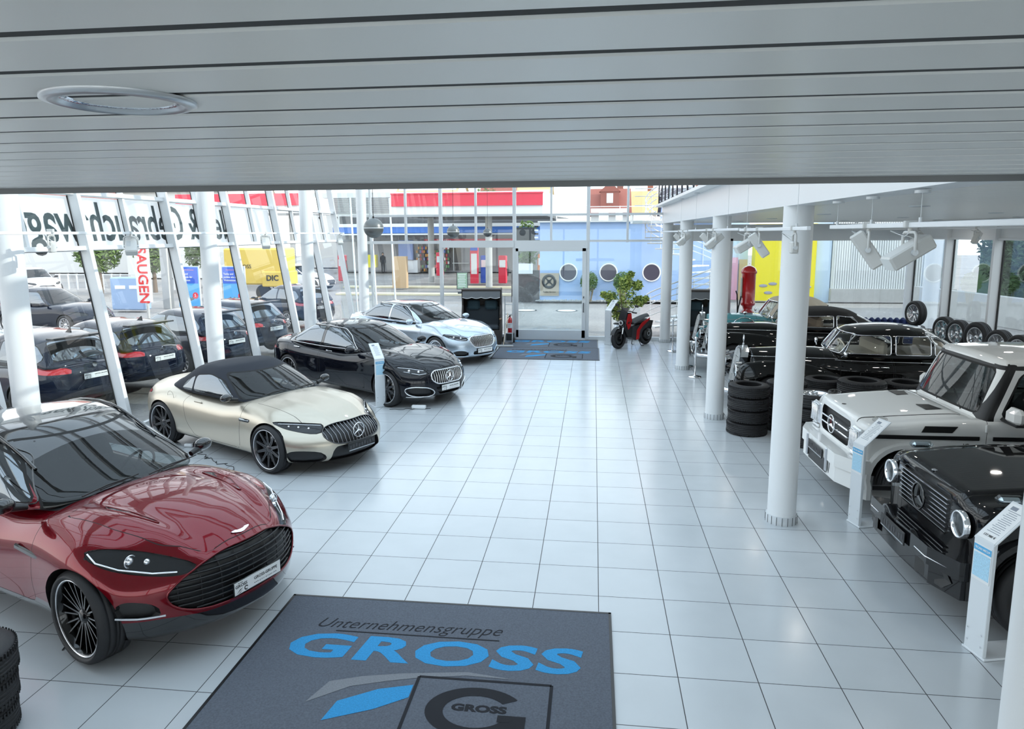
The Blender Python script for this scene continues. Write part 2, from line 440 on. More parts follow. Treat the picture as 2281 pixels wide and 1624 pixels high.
# gallery railing
t = thing('gallery_railing', 'gallery railing with black flat posts and white rails above the beam', 'railing', (1.86, 0, 4.22))
for k in range(16):
    y = 16.4-k*.98
    m = MB(); m.box((0, y, .5), (.035, .05, 1.0)); m.obj('post', mat('black steel', (.012, .012, .02), .35), t)
m = MB()
for z in (.12, .25, .4, .55, .7, .85): m.cyl((.08, 1.0, z), (.08, 16.5, z), .008, n=6)
m.cyl((.08, 1.0, 1.02), (.08, 16.5, 1.02), .025)
for k in range(16):
    y = 16.4-k*.98; m.box((.1, y, .3), (.02, .04, .6))
    for z in (.12, .4): m.box((.05, y, z), (.1, .02, .02))
m.obj('rails', WHITE, t)
# gallery floor behind the camera (what the photographer stands on)
m = MB(); m.box((0, -7.0, 1.72), (2.4, 1.6, .12)); struct('floor_landing', m, WALLW)

# ---------------------------------------------------------------- light
w = bpy.data.worlds.new('world'); SC.world = w; w.use_nodes = True; nt = w.node_tree; bg = nt.nodes['Background']
tc = nt.nodes.new('ShaderNodeTexCoord'); sp = nt.nodes.new('ShaderNodeSeparateXYZ'); nt.links.new(tc.outputs['Generated'], sp.inputs[0])
rp = nt.nodes.new('ShaderNodeValToRGB'); e = rp.color_ramp.elements
e[0].position = 0.0; e[0].color = (1, .985, .96, 1); e[1].position = .8; e[1].color = (.74, .86, 1, 1)
x_ = e.new(.2); x_.color = (.97, .98, 1, 1)
nt.links.new(sp.outputs[2], rp.inputs[0]); nt.links.new(rp.outputs[0], bg.inputs[0]); bg.inputs[1].default_value = 2.5
sl = bpy.data.lights.new('sun', 'SUN'); sl.energy = 4.0; sl.angle = .01; sl.color = (1, .95, .86)
so = bpy.data.objects.new('sun', sl); COL.objects.link(so); so.rotation_euler = Vector((.92, -.05, .38)).to_track_quat('Z', 'Y').to_euler()
so.location = (0, 30, 40)
SC.view_settings.view_transform = 'Standard'; SC.view_settings.look = 'None'; SC.view_settings.exposure = 0.0; SC.view_settings.gamma = 1; SC.view_settings.use_curve_mapping = False
SC.cycles.max_bounces = 7; SC.cycles.diffuse_bounces = 4; SC.cycles.glossy_bounces = 4; SC.cycles.transparent_max_bounces = 16; SC.cycles.use_adaptive_sampling = True; SC.cycles.adaptive_threshold = .04; SC.cycles.use_denoising = True; SC.cycles.caustics_reflective = False; SC.cycles.caustics_refractive = False
SC.cycles.sample_clamp_indirect = 6
b = MB(); b.box((31, -4, 5.5), (6, 44, 11)); tag(b.obj('sun_blocker', WALLW), 'unseen plain block added on the right to hold off the sun', 'building')  # unseen block, added to keep low sun out of the right windows
# ground outside
def ground_mat():
    m, nt, b = newmat('yard paving'); N = nt.nodes.new; L = nt.links.new
    tc = N('ShaderNodeTexCoord'); n1 = N('ShaderNodeTexNoise'); n1.inputs['Scale'].default_value = .35; n1.inputs['Detail'].default_value = 8
    n2 = N('ShaderNodeTexNoise'); n2.inputs['Scale'].default_value = 14; n2.inputs['Detail'].default_value = 3
    L(tc.outputs['Object'], n1.inputs[0]); L(tc.outputs['Object'], n2.inputs[0])
    ad = N('ShaderNodeMath'); ad.operation = 'ADD'; L(n1.outputs[0], ad.inputs[0]); L(n2.outputs[0], ad.inputs[1])
    r = N('ShaderNodeMapRange'); r.inputs[1].default_value = .6; r.inputs[2].default_value = 1.4; L(ad.outputs[0], r.inputs[0])
    mx = N('ShaderNodeMix'); mx.data_type = 'RGBA'; mx.inputs[6].default_value = (.20, .19, .185, 1); mx.inputs[7].default_value = (.36, .34, .32, 1)
    L(r.outputs[0], mx.inputs[0]); L(mx.outputs[2], b.inputs['Base Color']); b.inputs['Roughness'].default_value = .85
    return m
g = MB(); g.box((-10, 40, -.16), (140, 140, .1)); struct('ground', g, ground_mat())
# ================================================================ CAR BUILDER: lofted shells, panels cut out of them
def espace(n, k=.55):
    r = []
    for i in range(n+1):
        t = -1+2*i/n; r.append(t*(1-k)+sin(t*pi/2)*k)
    return r
def shell(S):
    """rounded box of lattice points, bent into a body. S: x0,x1 ends; W (x,half width); top (x,z); bot (x,z); crown; sec (s,factor); nose/tail (s,dx) side profiles; fs/rs plan sweep (amount, power); r (rx,ry,rz) rounding"""
    nq, nt, ns = S.get('n', (64, 24, 14))
    A, B, C_ = espace(nq, S.get('kq', .3)), espace(nt), espace(ns)
    x0, x1 = S['x0'], S['x1']; hx = (x1-x0)/2
    Wm = max(w for _, w in S['W']); hz = S.get('hz', .35); r = S.get('r', .12)
    rr = r if isinstance(r, (tuple, list)) else (r, r, r)
    bm = bmesh.new(); V = {}
    def P(a, b, c):
        q = Vector((a*hx, b*Wm, c*hz)); e = (hx, Wm, hz); inn = Vector([max(-(e[i]-rr[i]), min(e[i]-rr[i], q[i])) for i in range(3)])
        d = Vector([(q[i]-inn[i])/rr[i] for i in range(3)])
        if d.length > 1e-9: q = inn+Vector([d.normalized()[i]*rr[i] for i in range(3)]) if max(abs(x) for x in d) > .999 else q
        a, b, c = q.x/hx, q.y/Wm, q.z/hz
        s = (c+1)/2; xn = x0+(a+1)*hx
        w = interp(S['W'], xn)*interp(S['sec'], s); y = b*w
        zt = interp(S['top'], xn)-S.get('crown', .04)*abs(b)**2.2*(interp(S['crownx'], xn) if 'crownx' in S else 1); zb = interp(S['bot'], xn); z = zb+(zt-zb)*s
        f = (a+1)/2
        nose = interp(S['nose'], s)-S['fs'][0]*abs(b)**S['fs'][1]; tail = interp(S['tail'], s)+S['rs'][0]*abs(b)**S['rs'][1]
        lf, lr = S.get('lf', 1.2), S.get('lr', 1.0)
        kf = max(0, 1-(x1-xn)/lf); kr = max(0, 1-(xn-x0)/lr)
        x = xn+nose*kf**1.0+tail*kr**1.0
        p = Vector((x, y, z))
        for g in S.get('mod', ()): p = g(p, a, b, c)
        return p
    def vert(i, j, k):
        if (i, j, k) not in V: V[i, j, k] = bm.verts.new(P(A[i], B[j], C_[k]))
        return V[i, j, k]
    def quad(*ks):
        bm.faces.new([vert(*k) for k in ks])
    for i in range(nq):
        for j in range(nt): quad((i, j, ns), (i+1, j, ns), (i+1, j+1, ns), (i, j+1, ns))
        for k in range(ns):
            quad((i, 0, k), (i+1, 0, k), (i+1, 0, k+1), (i, 0, k+1)); quad((i, nt, k), (i, nt, k+1), (i+1, nt, k+1), (i+1, nt, k))
    for j in range(nt):
        for k in range(ns):
            quad((nq, j, k), (nq, j+1, k), (nq, j+1, k+1), (nq, j, k+1)); quad((0, j, k), (0, j, k+1), (0, j+1, k+1), (0, j+1, k))
        if S.get('closed'):
            for i in range(nq): quad((i, j, 0), (i, j+1, 0), (i+1, j+1, 0), (i+1, j, 0))
    bmesh.ops.recalc_face_normals(bm, faces=bm.faces)
    bm.faces.layers.int.new('tag'); bm.faces.layers.int.new('seam')
    bm.normal_update()
    return bm
def cut(bm, f, cond):
    fs = [x for x in bm.faces if cond(x)]
    vs = {v for x in fs for v in x.verts}; val = {}
    for v in vs:
        a = f(v.co); val[v] = 0. if abs(a) < 2e-4 else a
    es = {e for x in fs for e in x.edges}
    hit = set()
    for e in es:
        a, b = e.verts; va, vb = val[a], val[b]
        if va*vb < 0:
            t = va/(va-vb); hit.update(e.link_faces)
            _, nv = bmesh.utils.edge_split(e, a, t); val[nv] = 0.
    for v, x in list(val.items()):
        if x == 0.: hit.update(v.link_faces)
    for x in hit:
        if not x.is_valid: continue
        z = [v for v in x.verts if val.get(v, 1) == 0.]
        if len(z) < 2: continue
        sg = {(val[v] > 0) for v in x.verts if val.get(v, 0) != 0.}
        if len(sg) < 2: continue
        if len(z) == 2:
            try: bmesh.utils.face_split(x, z[0], z[1])
            except ValueError: pass
        else:
            # take the pair whose split separates signs
            for a in z:
                done = False
                for b in z:
                    if a is b or any(b in e.verts for e in a.link_edges if x in e.link_faces): continue
                    try: bmesh.utils.face_split(x, a, b); done = True; break
                    except ValueError: pass
                if done: break
def bbox(poly):
    return min(p[0] for p in poly), max(p[0] for p in poly), min(p[1] for p in poly), max(p[1] for p in poly)
PL = {'L': (lambda p: (p.x, p.z)), 'R': (lambda p: (p.x, p.z)), 'F': (lambda p: (p.y, p.z)), 'B': (lambda p: (p.y, p.z)), 'T': (lambda p: (p.x, p.y)), 'D': (lambda p: (p.x, abs(p.y)))}
def side_ok(pl, fc, lim=.25):
    n = fc.normal; c = fc.calc_center_median()
    return {'L': n.y > lim and c.y > 0, 'R': n.y < -lim and c.y < 0, 'F': n.x > lim and c.x > -1.6, 'B': n.x < -lim and c.x < -1.6, 'T': n.z > lim, 'D': n.z > lim}[pl]
def region(bm, pl, poly, tg, lim=.25, seam=0., smooth=2, only=None, m=.15):
    """cut the outline of poly (drawn in plane pl) into the shell and tag what lies inside"""
    if smooth: poly = smooth_poly(poly, smooth)
    X0, X1, Y0, Y1 = bbox(poly); pr = PL[pl]; T = bm.faces.layers.int['tag']; SM = bm.faces.layers.int['seam']
    def near(x):
        if not side_ok(pl, x, lim): return False
        if only is not None and x[T] not in only: return False
        u, v = pr(x.calc_center_median()); return X0-m < u < X1+m and Y0-m < v < Y1+m
    f = lambda co: sdf(poly, *pr(co))
    if seam:
        cut(bm, lambda co: f(co)+seam, near); cut(bm, lambda co: f(co)-seam, near)
    else: cut(bm, f, near)
    out = []
    for x in bm.faces:
        if near(x):
            u, v = pr(x.calc_center_median()); d = sdf(poly, u, v)
            if seam and abs(d) < seam: x[SM] = 1
            if d < 0: x[T] = tg; out.append(x)
    return out
def line_seam(bm, pl, pts, w=.003, lim=.2, only=None):
    pr = PL[pl]; T = bm.faces.layers.int['tag']; SM = bm.faces.layers.int['seam']
    def d(co):
        x, y = pr(co); b = 1e9
        for (xi, yi), (xj, yj) in zip(pts, pts[1:]):
            ex, ey = xj-xi, yj-yi; l = ex*ex+ey*ey; t = max(0, min(1, ((x-xi)*ex+(y-yi)*ey)/l)); b = min(b, (xi+ex*t-x)**2+(yi+ey*t-y)**2)
        return sqrt(b)-w
    X0, X1, Y0, Y1 = bbox(pts)
    def near(x):
        if not side_ok(pl, x, lim) or (only is not None and x[T] not in only): return False
        u, v = pr(x.calc_center_median()); return X0-.15 < u < X1+.15 and Y0-.15 < v < Y1+.15
    # refine: signed test against the middle line is not available, so cut by two offset outlines
    poly = []
    P = [Vector((a, b)) for a, b in pts]; L_, R_ = [], []
    for i, p in enumerate(P):
        t = (P[min(i+1, len(P)-1)]-P[max(i-1, 0)]).normalized(); nn = Vector((-t.y, t.x))*w; L_.append(tuple(p+nn)); R_.append(tuple(p-nn))
    # end caps stretched a little
    poly = L_+R_[::-1]
    f = lambda co: sdf(poly, *pr(co))
    # first put the centre line into the mesh so thin strips are resolved
    def fc(co):
        x, y = pr(co); best = 1e9; sg = 1
        for (xi, yi), (xj, yj) in zip(pts, pts[1:]):
            ex, ey = xj-xi, yj-yi; l = ex*ex+ey*ey; t = max(0, min(1, ((x-xi)*ex+(y-yi)*ey)/l)); q = (xi+ex*t-x)**2+(yi+ey*t-y)**2
            if q < best: best = q; sg = 1 if ex*(y-yi)-ey*(x-xi) > 0 else -1
        return sqrt(best)*sg
    cut(bm, lambda co: fc(co)-w, near); cut(bm, lambda co: fc(co)+w, near)
    for x in bm.faces:
        if near(x):
            u, v = pr(x.calc_center_median())
            if sdf(poly, u, v) < .0005: x[SM] = 1
def keep_normals(bm):
    bm.normal_update(); N = bm.verts.layers.float_vector.get('nrm') or bm.verts.layers.float_vector.new('nrm')
    for v in bm.verts: v[N] = v.normal
def push(bm, tg, vec, wall, shrink=0.):
    """push the tagged faces in (walls get tag WALL)"""
    T = bm.faces.layers.int['tag']; fs = [x for x in bm.faces if x[T] == tg]
    if not fs: return
    old = set(bm.faces)
    r = bmesh.ops.extrude_face_region(bm, geom=fs)
    nv = [g for g in r['geom'] if isinstance(g, bmesh.types.BMVert)]; nf = {g for g in r['geom'] if isinstance(g, bmesh.types.BMFace)}
    c = sum((v.co for v in nv), Vector())/max(1, len(nv))
    for v in nv:
        d = vec(v.co) if callable(vec) else Vector(vec); v.co += d
        if shrink: v.co += (c-v.co)*shrink
    dead = [x for x in fs if x.is_valid]
    bmesh.ops.delete(bm, geom=dead, context='FACES_KEEP_BOUNDARY') if dead else None
    for x in bm.faces:
        if x not in old: x[T] = tg if x in nf else wall
def split_parts(bm, table, root, seam_mat):
    """table: tag -> (name, material, label, island) ; each becomes a child mesh"""
    T = bm.faces.layers.int['tag']; SM = bm.faces.layers.int['seam']; N = bm.verts.layers.float_vector.get('nrm')
    groups = {}
    for x in bm.faces:
        if x[T] >= 0: groups.setdefault(x[T], []).append(x)
    objs = {}
    for tg, fs in sorted(groups.items()):
        if tg not in table: continue
        nm, mt, lb = table[tg][:3]; par = objs.get(table[tg][3], root) if len(table[tg]) > 3 else root
        idx = {}; vs = []; nr = []; F = []; mi = []
        for x in fs:
            q = []
            for v in x.verts:
                if v not in idx: idx[v] = len(vs); vs.append(v.co[:]); nr.append(v[N][:])
                q.append(idx[v])
            F.append(q); mi.append(1 if x[SM] else 0)
        me = bpy.data.meshes.new(nm); me.from_pydata(vs, [], F); me.polygons.foreach_set('material_index', mi)
        flat = nm in ('trim', 'wheel_well')
        me.polygons.foreach_set('use_smooth', [not flat]*len(F)); me.update()
        if not flat: me.normals_split_custom_set_from_vertices(nr)
        objs[tg] = link(nm, me, [mt, seam_mat], par, label=lb)
    return objs

# ---------------------------------------------------------------- wheels
LIP = mat('machined wheel edge', (.7, .7, .72), .2, 1.)
DISC = mat('brake disc', (.35, .35, .36), .35, 1.)
def wheel_mesh(style, R, w, rr, rimcol, face=None):
    """axis along local y, outer face toward -y. returns meshes (tyre, rim, spokes)"""
    My = Matrix.Rotation(radians(90), 4, 'X')   # lathe z -> -y
    t = MB(); h = w/2; b = R-rr
    pr = [(rr, -h*.80), (rr+.012, -h*.98), (rr+b*.5, -h*1.04), (R-.03, -h*.97), (R-.008, -h*.84)]
    for k in range(1, 9):
        z = -h*.8+k*(h*1.6/9); pr += [(R, z-.006), (R-.007, z-.003), (R-.007, z+.003), (R, z+.006)] if k in (2, 4, 5, 7) else [(R, z)]
    pr += [(R-.008, h*.84), (R-.03, h*.97), (rr+b*.5, h*1.04), (rr+.012, h*.98), (rr, h*.8)]
    t.lathe(pr, 48, 0, My)
    rim = MB(); rim.lathe([(rr+.002, h*.86), (rr-.006, h*.9), (rr-.018, h*.82), (rr-.03, h*.2), (rr-.035, -h*.7), (.09, -h*.72)], 48, 0, My)
    sp = MB(); zf = h*.72
    def spoke(a, r0, r1, w0, w1, z0, z1, th=.03, da=0.):
        # flat tapered bar from r0 to r1 (polar), da = angle change
        pts = []
        for r, ww, z, aa in ((r0, w0, z0, a), (r1, w1, z1, a+da)):
            c, s = cos(aa), sin(aa)
            for sg in (-1, 1):
                for dz, k in ((0, .7), (-th, 1.)):
                    pts.append(Vector((r*c-sg*ww/2*k*s, -(z+dz), r*s+sg*ww/2*k*c)))
        sp.add(pts, [[0, 2, 6, 4], [1, 5, 7, 3], [0, 4, 5, 1], [2, 3, 7, 6], [0, 1, 3, 2], [4, 6, 7, 5]], 0)
    ro = rr-.012
    if style == 'mesh':                       # criss-cross thin spokes
        for k in range(10):
            a = 2*pi*k/10
            spoke(a, .05, ro, .03, .014, zf*.8, zf, da=.28); spoke(a, .05, ro, .03, .014, zf*.8, zf, da=-.28); spoke(a+pi/10, .06, ro, .016, .010, zf*.75, zf)
    elif style == 'multi':                    # paired thin spokes
        for k in range(10):
            a = 2*pi*k/10; spoke(a-.09, .05, ro, .022, .012, zf*.7, zf*.95, da=-.05); spoke(a+.09, .05, ro, .022, .012, zf*.7, zf*.95, da=.05)
    elif style == 'fine':
        for k in range(24): a = 2*pi*k/24; spoke(a, .05, ro, .016, .016, zf*.75, zf*.9)
        sp.lathe([(ro*.98, zf*.9), (ro*.9, zf*.93), (ro*.86, zf*.85)], 48, 0, My)
    elif style == 'double5':
        for k in range(5):
            a = 2*pi*k/5
            for s in (-1, 1): spoke(a+s*.10, .05, ro, .035, .03, zf*.6, zf, da=s*.12, th=.04)
    elif style == 'five_y':
        for k in range(5):
            a = 2*pi*k/5; spoke(a, .05, ro*.55, .06, .045, zf*.6, zf*.85, th=.05)
            for s in (-1, 1): spoke(a, ro*.5, ro, .045, .03, zf*.82, zf, da=s*.27, th=.04)
    elif style == 'blade':
        for k in range(5):
            a = 2*pi*k/5; spoke(a, .05, ro, .04, .15, zf*.6, zf*.95, th=.02)
    elif style == 'ten':
        for k in range(10): a = 2*pi*k/10; spoke(a, .05, ro, .028, .04, zf*.6, zf*.95, th=.03)
    elif style == 'disc':
        sp.lathe([(.001, zf*.6), (.08, zf*.75), (.12, zf*.6), (ro*.7, zf*.55), (ro*.8, zf*.75), (ro, zf*.8)], 40, 0, My)
    sp.lathe([(.0005, zf*.92), (.035, zf*.92), (.05, zf*.8), (.07, zf*.62), (.075, zf*.3)], 24, 0, My)
    if style != 'disc':
        for k in range(5): a = 2*pi*k/5+.3; sp.cyl((.052*cos(a), -zf*.7, .052*sin(a)), (.052*cos(a), -zf*.76, .052*sin(a)), .009, n=6)
    sp.lathe([(rr+.003, h*.84), (rr+.001, h*.92), (rr-.010, h*.9), (rr-.012, h*.8)], 48, 1, My)
    d = MB(); d.lathe([(.08, h*.1), (rr*.72, h*.1), (rr*.72, h*.0), (.08, 0)], 32, 0, My)
    return t.mesh('tyre'), rim.mesh('rim', fix=True), sp.mesh('spokes'), d.mesh('brake_disc')
def make_wheel(parent, x, y, z, style, R, w, rr, rimmat, right=True, steer=0., cache={}):
    key = (style, R, w, rr, rimmat.name)
    if key not in cache: cache[key] = wheel_mesh(style, R, w, rr, rimmat)
    ty, ri, sp, di = cache[key]
    t = link('wheel', ty, RUBBER, parent, (x, y, z), (0, 0, (0 if right else pi)+steer))
    link('rim', ri, rimmat, t); link('spokes', sp, [rimmat, LIP], t); link('brake_disc', di, DISC, t)
    return t
def star_badge(parent, name, M, R=.09, mt=None, ring=True, back=False):
    """three-pointed star in a ring, lying in the local xy plane"""
    mt = mt or CHROME; b = MB()
    if ring: b.tube([(R*cos(a), R*sin(a), 0) for a in [2*pi*i/36 for i in range(36)]], R*.07, 6, closed=True)
    for k in range(3):
        a = pi/2+2*pi*k/3; tip = Vector((R*.97*cos(a), R*.97*sin(a), .0)); c = Vector((0, 0, R*.14)); w = R*.155
        l = Vector((w*cos(a+pi/3), w*sin(a+pi/3), 0)); r = Vector((w*cos(a-pi/3), w*sin(a-pi/3), 0)); bk = Vector((0, 0, -R*.03))
        b.add([tip, l, r, c, bk], [[0, 1, 3], [0, 3, 2], [0, 4, 1], [0, 2, 4]])
    me = b.mesh(name); me.transform(M); o = link(name, me, mt, parent)
    if back:
        b = MB(); b.cyl((0, 0, -R*.1), (0, 0, -R*.04), R, n=32); me = b.mesh('badge_plate'); me.transform(M); link('badge_plate', me, GLOSSB, parent)
    return o
LAMPG = glassmat('lamp cover glass', (.75, .8, .82), 1.5)
WHITEP = mat('plate white', (.85, .85, .84), .4); INK = mat('black ink', (.015, .015, .015), .5)
def plate(root, M, kind='dealer'):
    """number plate: 0.52 x 0.11 in local xy plane"""
    b = MB(); b.box((0, 0, 0), (.53, .125, .012), bev=.004); me = b.mesh('plate_holder'); me.transform(M)
    p = link('number_plate', me, BLACK if kind != 'dealer' else GLOSSB, root)
    if kind == 'dealer':
        b = MB(); b.box((0, .004, .0075), (.51, .105, .003)); me = b.mesh('plate_face'); me.transform(M); link('plate_face', me, WHITEP, p)
        def tx(s, size, x, y, **k): text('plate_text', s, size, INK, p, M @ Matrix.Translation((x, y, .0095)), depth=.0006, **k)
        tx('GROSS', .036, -.185, .018, bold=.0008, sx=1.15); tx('Autohaus', .014, -.195, .045, shear=.3); tx('GROSS-GRUPPE', .036, .085, .016, bold=.0006, sx=1.05)
        tx('w w w . g r o s s - g r u p p e . c o m', .017, .08, -.022)
        b = MB(); b.prism([(-.24, -.04), (-.20, -.012), (-.17, -.006), (-.20, -.022)], .009, .0096); b.prism([(-.225, -.045), (-.20, -.035), (-.175, -.02), (-.20, -.042)], .009, .0096)
        for a0 in range(12):
            a = .6+a0*.42; r = .016; b.box((-.135+r*cos(a), -.022+r*sin(a), .0094), (.009, .009, .0006), mi=0)
        me = b.mesh('plate_mark'); me.transform(M); link('plate_mark', me, INK, p)
    else:
        b = MB()
        for i in range(9): b.box((-.22+i*.055, .01*((i*7) % 3-1), .0072), (.032, .05, .002))
        b.box((0, -.05, .0072), (.5, .012, .002), mi=1); me = b.mesh('plate_pattern'); me.transform(M); link('plate_pattern', me, [mat('dark plate print', (.05, .05, .055), .5), STEEL], p)
    return p
SEATM = mat('dark leather', (.02, .02, .022), .45); CREAM = mat('beige leather', (.55, .5, .42), .5)
def seats(root, xs, z0, hs, mt, yy=(-.38, .38), w=.5, bench=False):
    for x in xs:
        for y in yy:
            b = MB()
            b.grid(lambda u, v: (x-.10-.12*u+.05*sin(pi*u), y+w*(v-.5)*(1-.35*u**3), z0+hs*u), 8, 8)
            b.grid(lambda u, v: (x-.22-.10*u, y+w*(v-.5)*(1-.35*u**3), z0+hs*u), 8, 8)
            b.sphere((x-.27, y, z0+hs+.07), .11, 8, 0, (.5, 1.1, .8))
            b.box((x+.12, y, z0+.03), (.45, w, .12), bev=.04)
            b.obj('seat', mt, root)
def steering(root, x, y, z, mt=None, R=.18):
    b = MB(); M = Matrix.Translation((x, y, z)) @ Matrix.Rotation(radians(-65), 4, 'Y')
    b.tube([M @ Vector((R*cos(a), R*sin(a), 0)) for a in [2*pi*i/28 for i in range(28)]], .014, 6, closed=True)
    b.cyl(M @ Vector((0, 0, -.1)), M @ Vector((0, 0, 0)), .05)
    for a in (0, pi, -pi/2): b.cyl(M @ Vector((0, 0, 0)), M @ Vector((R*cos(a), R*sin(a), 0)), .014)
    b.obj('steering_wheel', mt or BLACK, root)
def mirror(root, x, y, z, mt, side, glass=True, size=1., style='modern'):
    b = MB(); s = side
    b.sphere((x, y+s*.13, z), .1*size, 10, 0, (.75, 1.15, .72))
    o = b.obj('mirror', mt, root)
    b = MB(); b.cyl((x+.02, y-s*.05, z-.06), (x, y+s*.08, z-.03), .028, .035, 10); b.obj('mirror_arm', BLACK, o)
    b = MB(); b.lathe([(.001, 0), (.085*size, 0)], 20, 0, Matrix.Translation((x-.062*size, y+s*.13, z)) @ Matrix.Rotation(radians(-90), 4, 'Y') @ Matrix.Diagonal((.65, 1.1, 1, 1))); b.obj('mirror_glass', CHROME, o, fix=False)
def wiper(root, x, y, z, L, dx, dz, sgn):
    b = MB(); b.tube([(x, y, z+.02), (x-dx*.5, y+sgn*L*.5, z+dz*.5+.025), (x-dx*.8, y+sgn*L*.9, z+dz*.85+.012)], .007, 6)
    b.tube([(x-dx*.3, y+sgn*L*.35, z+dz*.32+.01), (x-dx, y+sgn*L*1.15, z+dz*1.05+.008)], .006, 5); b.obj('wiper', BLACK, root)
def bump_mod(fn):
    return fn
from mathutils.bvhtree import BVHTree
def paint(name, col, rough=.25, metal=.0, coat=1., spec=.0, **k): return mat(name, col, rough, metal, coat, spec=spec, **k)
CARG = glassmat('car glass', (.30, .34, .34), 1.5)
SIDEG = glassmat('tinted side glass', (.08, .09, .10), 2.9, (.85, .93, 1))
SEAM = mat('panel gap', (.004, .004, .004), .7)
LED = mat('lamp chrome', (.9, .92, .95), .12, .9)
DIM = mat('lamp housing', (.035, .037, .04), .15, .3)
REDL = mat('tail lamp red', (.45, .01, .015), .15, coat=1.)
def mir(poly): return [(-a, b) for a, b in poly][::-1]
def circle(cx, cz, r, n=40): return [(cx+r*cos(2*pi*i/n), cz+r*sin(2*pi*i/n)) for i in range(n)]
def surf(bvh, o, d):
    h = bvh.ray_cast(Vector(o), Vector(d)); return h[0], h[1]
def outline(bvh, poly, r, off=.002, pl='F', step=1, closed=True):
    """tube along a polygon lying on the shell surface"""
    pts = []
    P = []
    for i in range(len(poly)):
        a, b = poly[i], poly[(i+1) % len(poly)]
        if not closed and i == len(poly)-1: P.append(a); break
        n = max(1, int(sqrt((a[0]-b[0])**2+(a[1]-b[1])**2)/.03))
        for k in range(n): P.append((a[0]+(b[0]-a[0])*k/n, a[1]+(b[1]-a[1])*k/n))
    for u, v in P:
        if pl == 'F': h, n = surf(bvh, (4, u, v), (-1, 0, 0))
        elif pl == 'L': h, n = surf(bvh, (u, 3, v), (0, -1, 0))
        elif pl == 'R': h, n = surf(bvh, (u, -3, v), (0, 1, 0))
        else: h, n = surf(bvh, (u, v, 4), (0, 0, -1))
        if h is not None: pts.append(h+n*off)
    b = MB()
    if len(pts) > 3: b.tube(pts, r, 6, closed=closed)
    return b
def modern_car(D):
    root = thing(D['name'], D['label'], 'car', D['loc'], D['rz'], D.get('group'))
    body = D['body']; P = D['paint']; hi = D.get('hi', True)
    wb = D['wb']; R = D.get('R', .36); Ra = D.get('Ra', R+.035)
    bm = shell(body); bvh = BVHTree.FromBMesh(bm)
    gh = shell(D['green']); gvh = BVHTree.FromBMesh(gh)
    tab = {0: ('body', P, None)}
    # ---- body cuts
    for pl in 'LR':
        for q, xw in enumerate((0., -wb)): region(bm, pl, circle(xw, R, Ra), 60+2*q+(pl == 'L'), lim=.1, smooth=0)
    if 'deck' in D: region(bm, 'T', D['deck'], 43, lim=.3, smooth=1); tab[43] = ('cabin_deck', SEATM, None)
    if 'hood' in D: region(bm, 'T', D['hood'], 1, lim=.15, seam=.003 if hi else 0, only={0}); tab[1] = ('bonnet', D.get('hoodpaint', P), None)
    for k, poly in enumerate(D.get('doors', [])):
        for q, pl in enumerate('LR'):
            region(bm, pl, poly, 10+2*k+q, lim=.15, seam=.0028 if hi else 0, only={0}); tab[10+2*k+q] = ('door', P, None)
    if 'sill' in D:
        for pl in 'LR': region(bm, pl, D['sill'], 42, lim=.0, smooth=0, only={0, 10, 11, 12, 13})
        tab[42] = ('sill_trim', D.get('sillmat', BLACK), None)
    if 'head' in D:
        region(bm, 'F', D['head'], 20, lim=.05, seam=.003); region(bm, 'F', mir(D['head']), 21, lim=.05, seam=.003)
        tab[20] = tab[21] = ('headlight', DIM, 'headlight under a clear cover')
    if 'grille' in D: region(bm, 'F', D['grille'], 22, lim=.1, smooth=D.get('gs', 2)); tab[22] = ('grille', BLACK, None)
    for k, (poly, sym) in enumerate(D.get('intakes', [])):
        region(bm, 'F', poly, 23+2*k, lim=-.1); tab[23+2*k] = ('air_intake', BLACK, None)
        if sym: region(bm, 'F', mir(poly), 24+2*k, lim=-.1); tab[24+2*k] = ('air_intake', BLACK, None)
    if 'splitter' in D: region(bm, 'F', D['splitter'], 50, lim=-.3, smooth=0, only={0}); tab[50] = ('front_splitter', GLOSSB, None)
    if 'tail' in D:
        region(bm, 'B', D['tail'], 30, lim=.1, seam=.003); region(bm, 'B', mir(D['tail']), 31, lim=.1, seam=.003); tab[30] = tab[31] = ('tail_light', REDL, 'red tail light')
    if 'boot' in D: region(bm, 'B', D['boot'], 32, lim=.1, seam=.003, only={0}); tab[32] = ('boot_lid', P, None)
    if 'rearlow' in D: region(bm, 'B', D['rearlow'], 33, lim=.1, only={0}); tab[33] = ('rear_bumper_insert', BLACK, None)
    for pl, pts in D.get('lines', []):
        line_seam(bm, pl, pts)
    keep_normals(bm)
    for tg, dx in ((22, -.05), (20, -.02), (21, -.02)): push(bm, tg, (dx, 0, 0), 41)
    for k in range(len(D.get('intakes', []))):
        for t_ in (23+2*k, 24+2*k): push(bm, t_, (-.06, 0, 0), 41)
    for q in range(60, 64): push(bm, q, lambda co: Vector((0, -.27 if co.y > 0 else .27, 0)), q); tab[q] = ('wheel_well', BLACK, None)
    tab[41] = ('trim', BLACK, None)
    ob = split_parts(bm, tab, root, SEAM)
    bm.free()
    # ---- greenhouse
    gt = {0: ('roof', D.get('roofpaint', P), None)}
    region(gh, 'F', D['wind'], 2, lim=.2, seam=.008 if hi else .004); gt[2] = ('windshield', D.get('glass', CARG), None)
    for k, poly in enumerate(D['side']):
        for q, pl in enumerate('LR'): region(gh, pl, poly, 3+2*k+q, lim=.1, seam=.006); gt[3+2*k+q] = ('side_window', D.get('sglass', SIDEG), None)
    if 'rear' in D: region(gh, 'B', D['rear'], 15, lim=.15, seam=.006); gt[15] = ('rear_window', SIDEG, None)
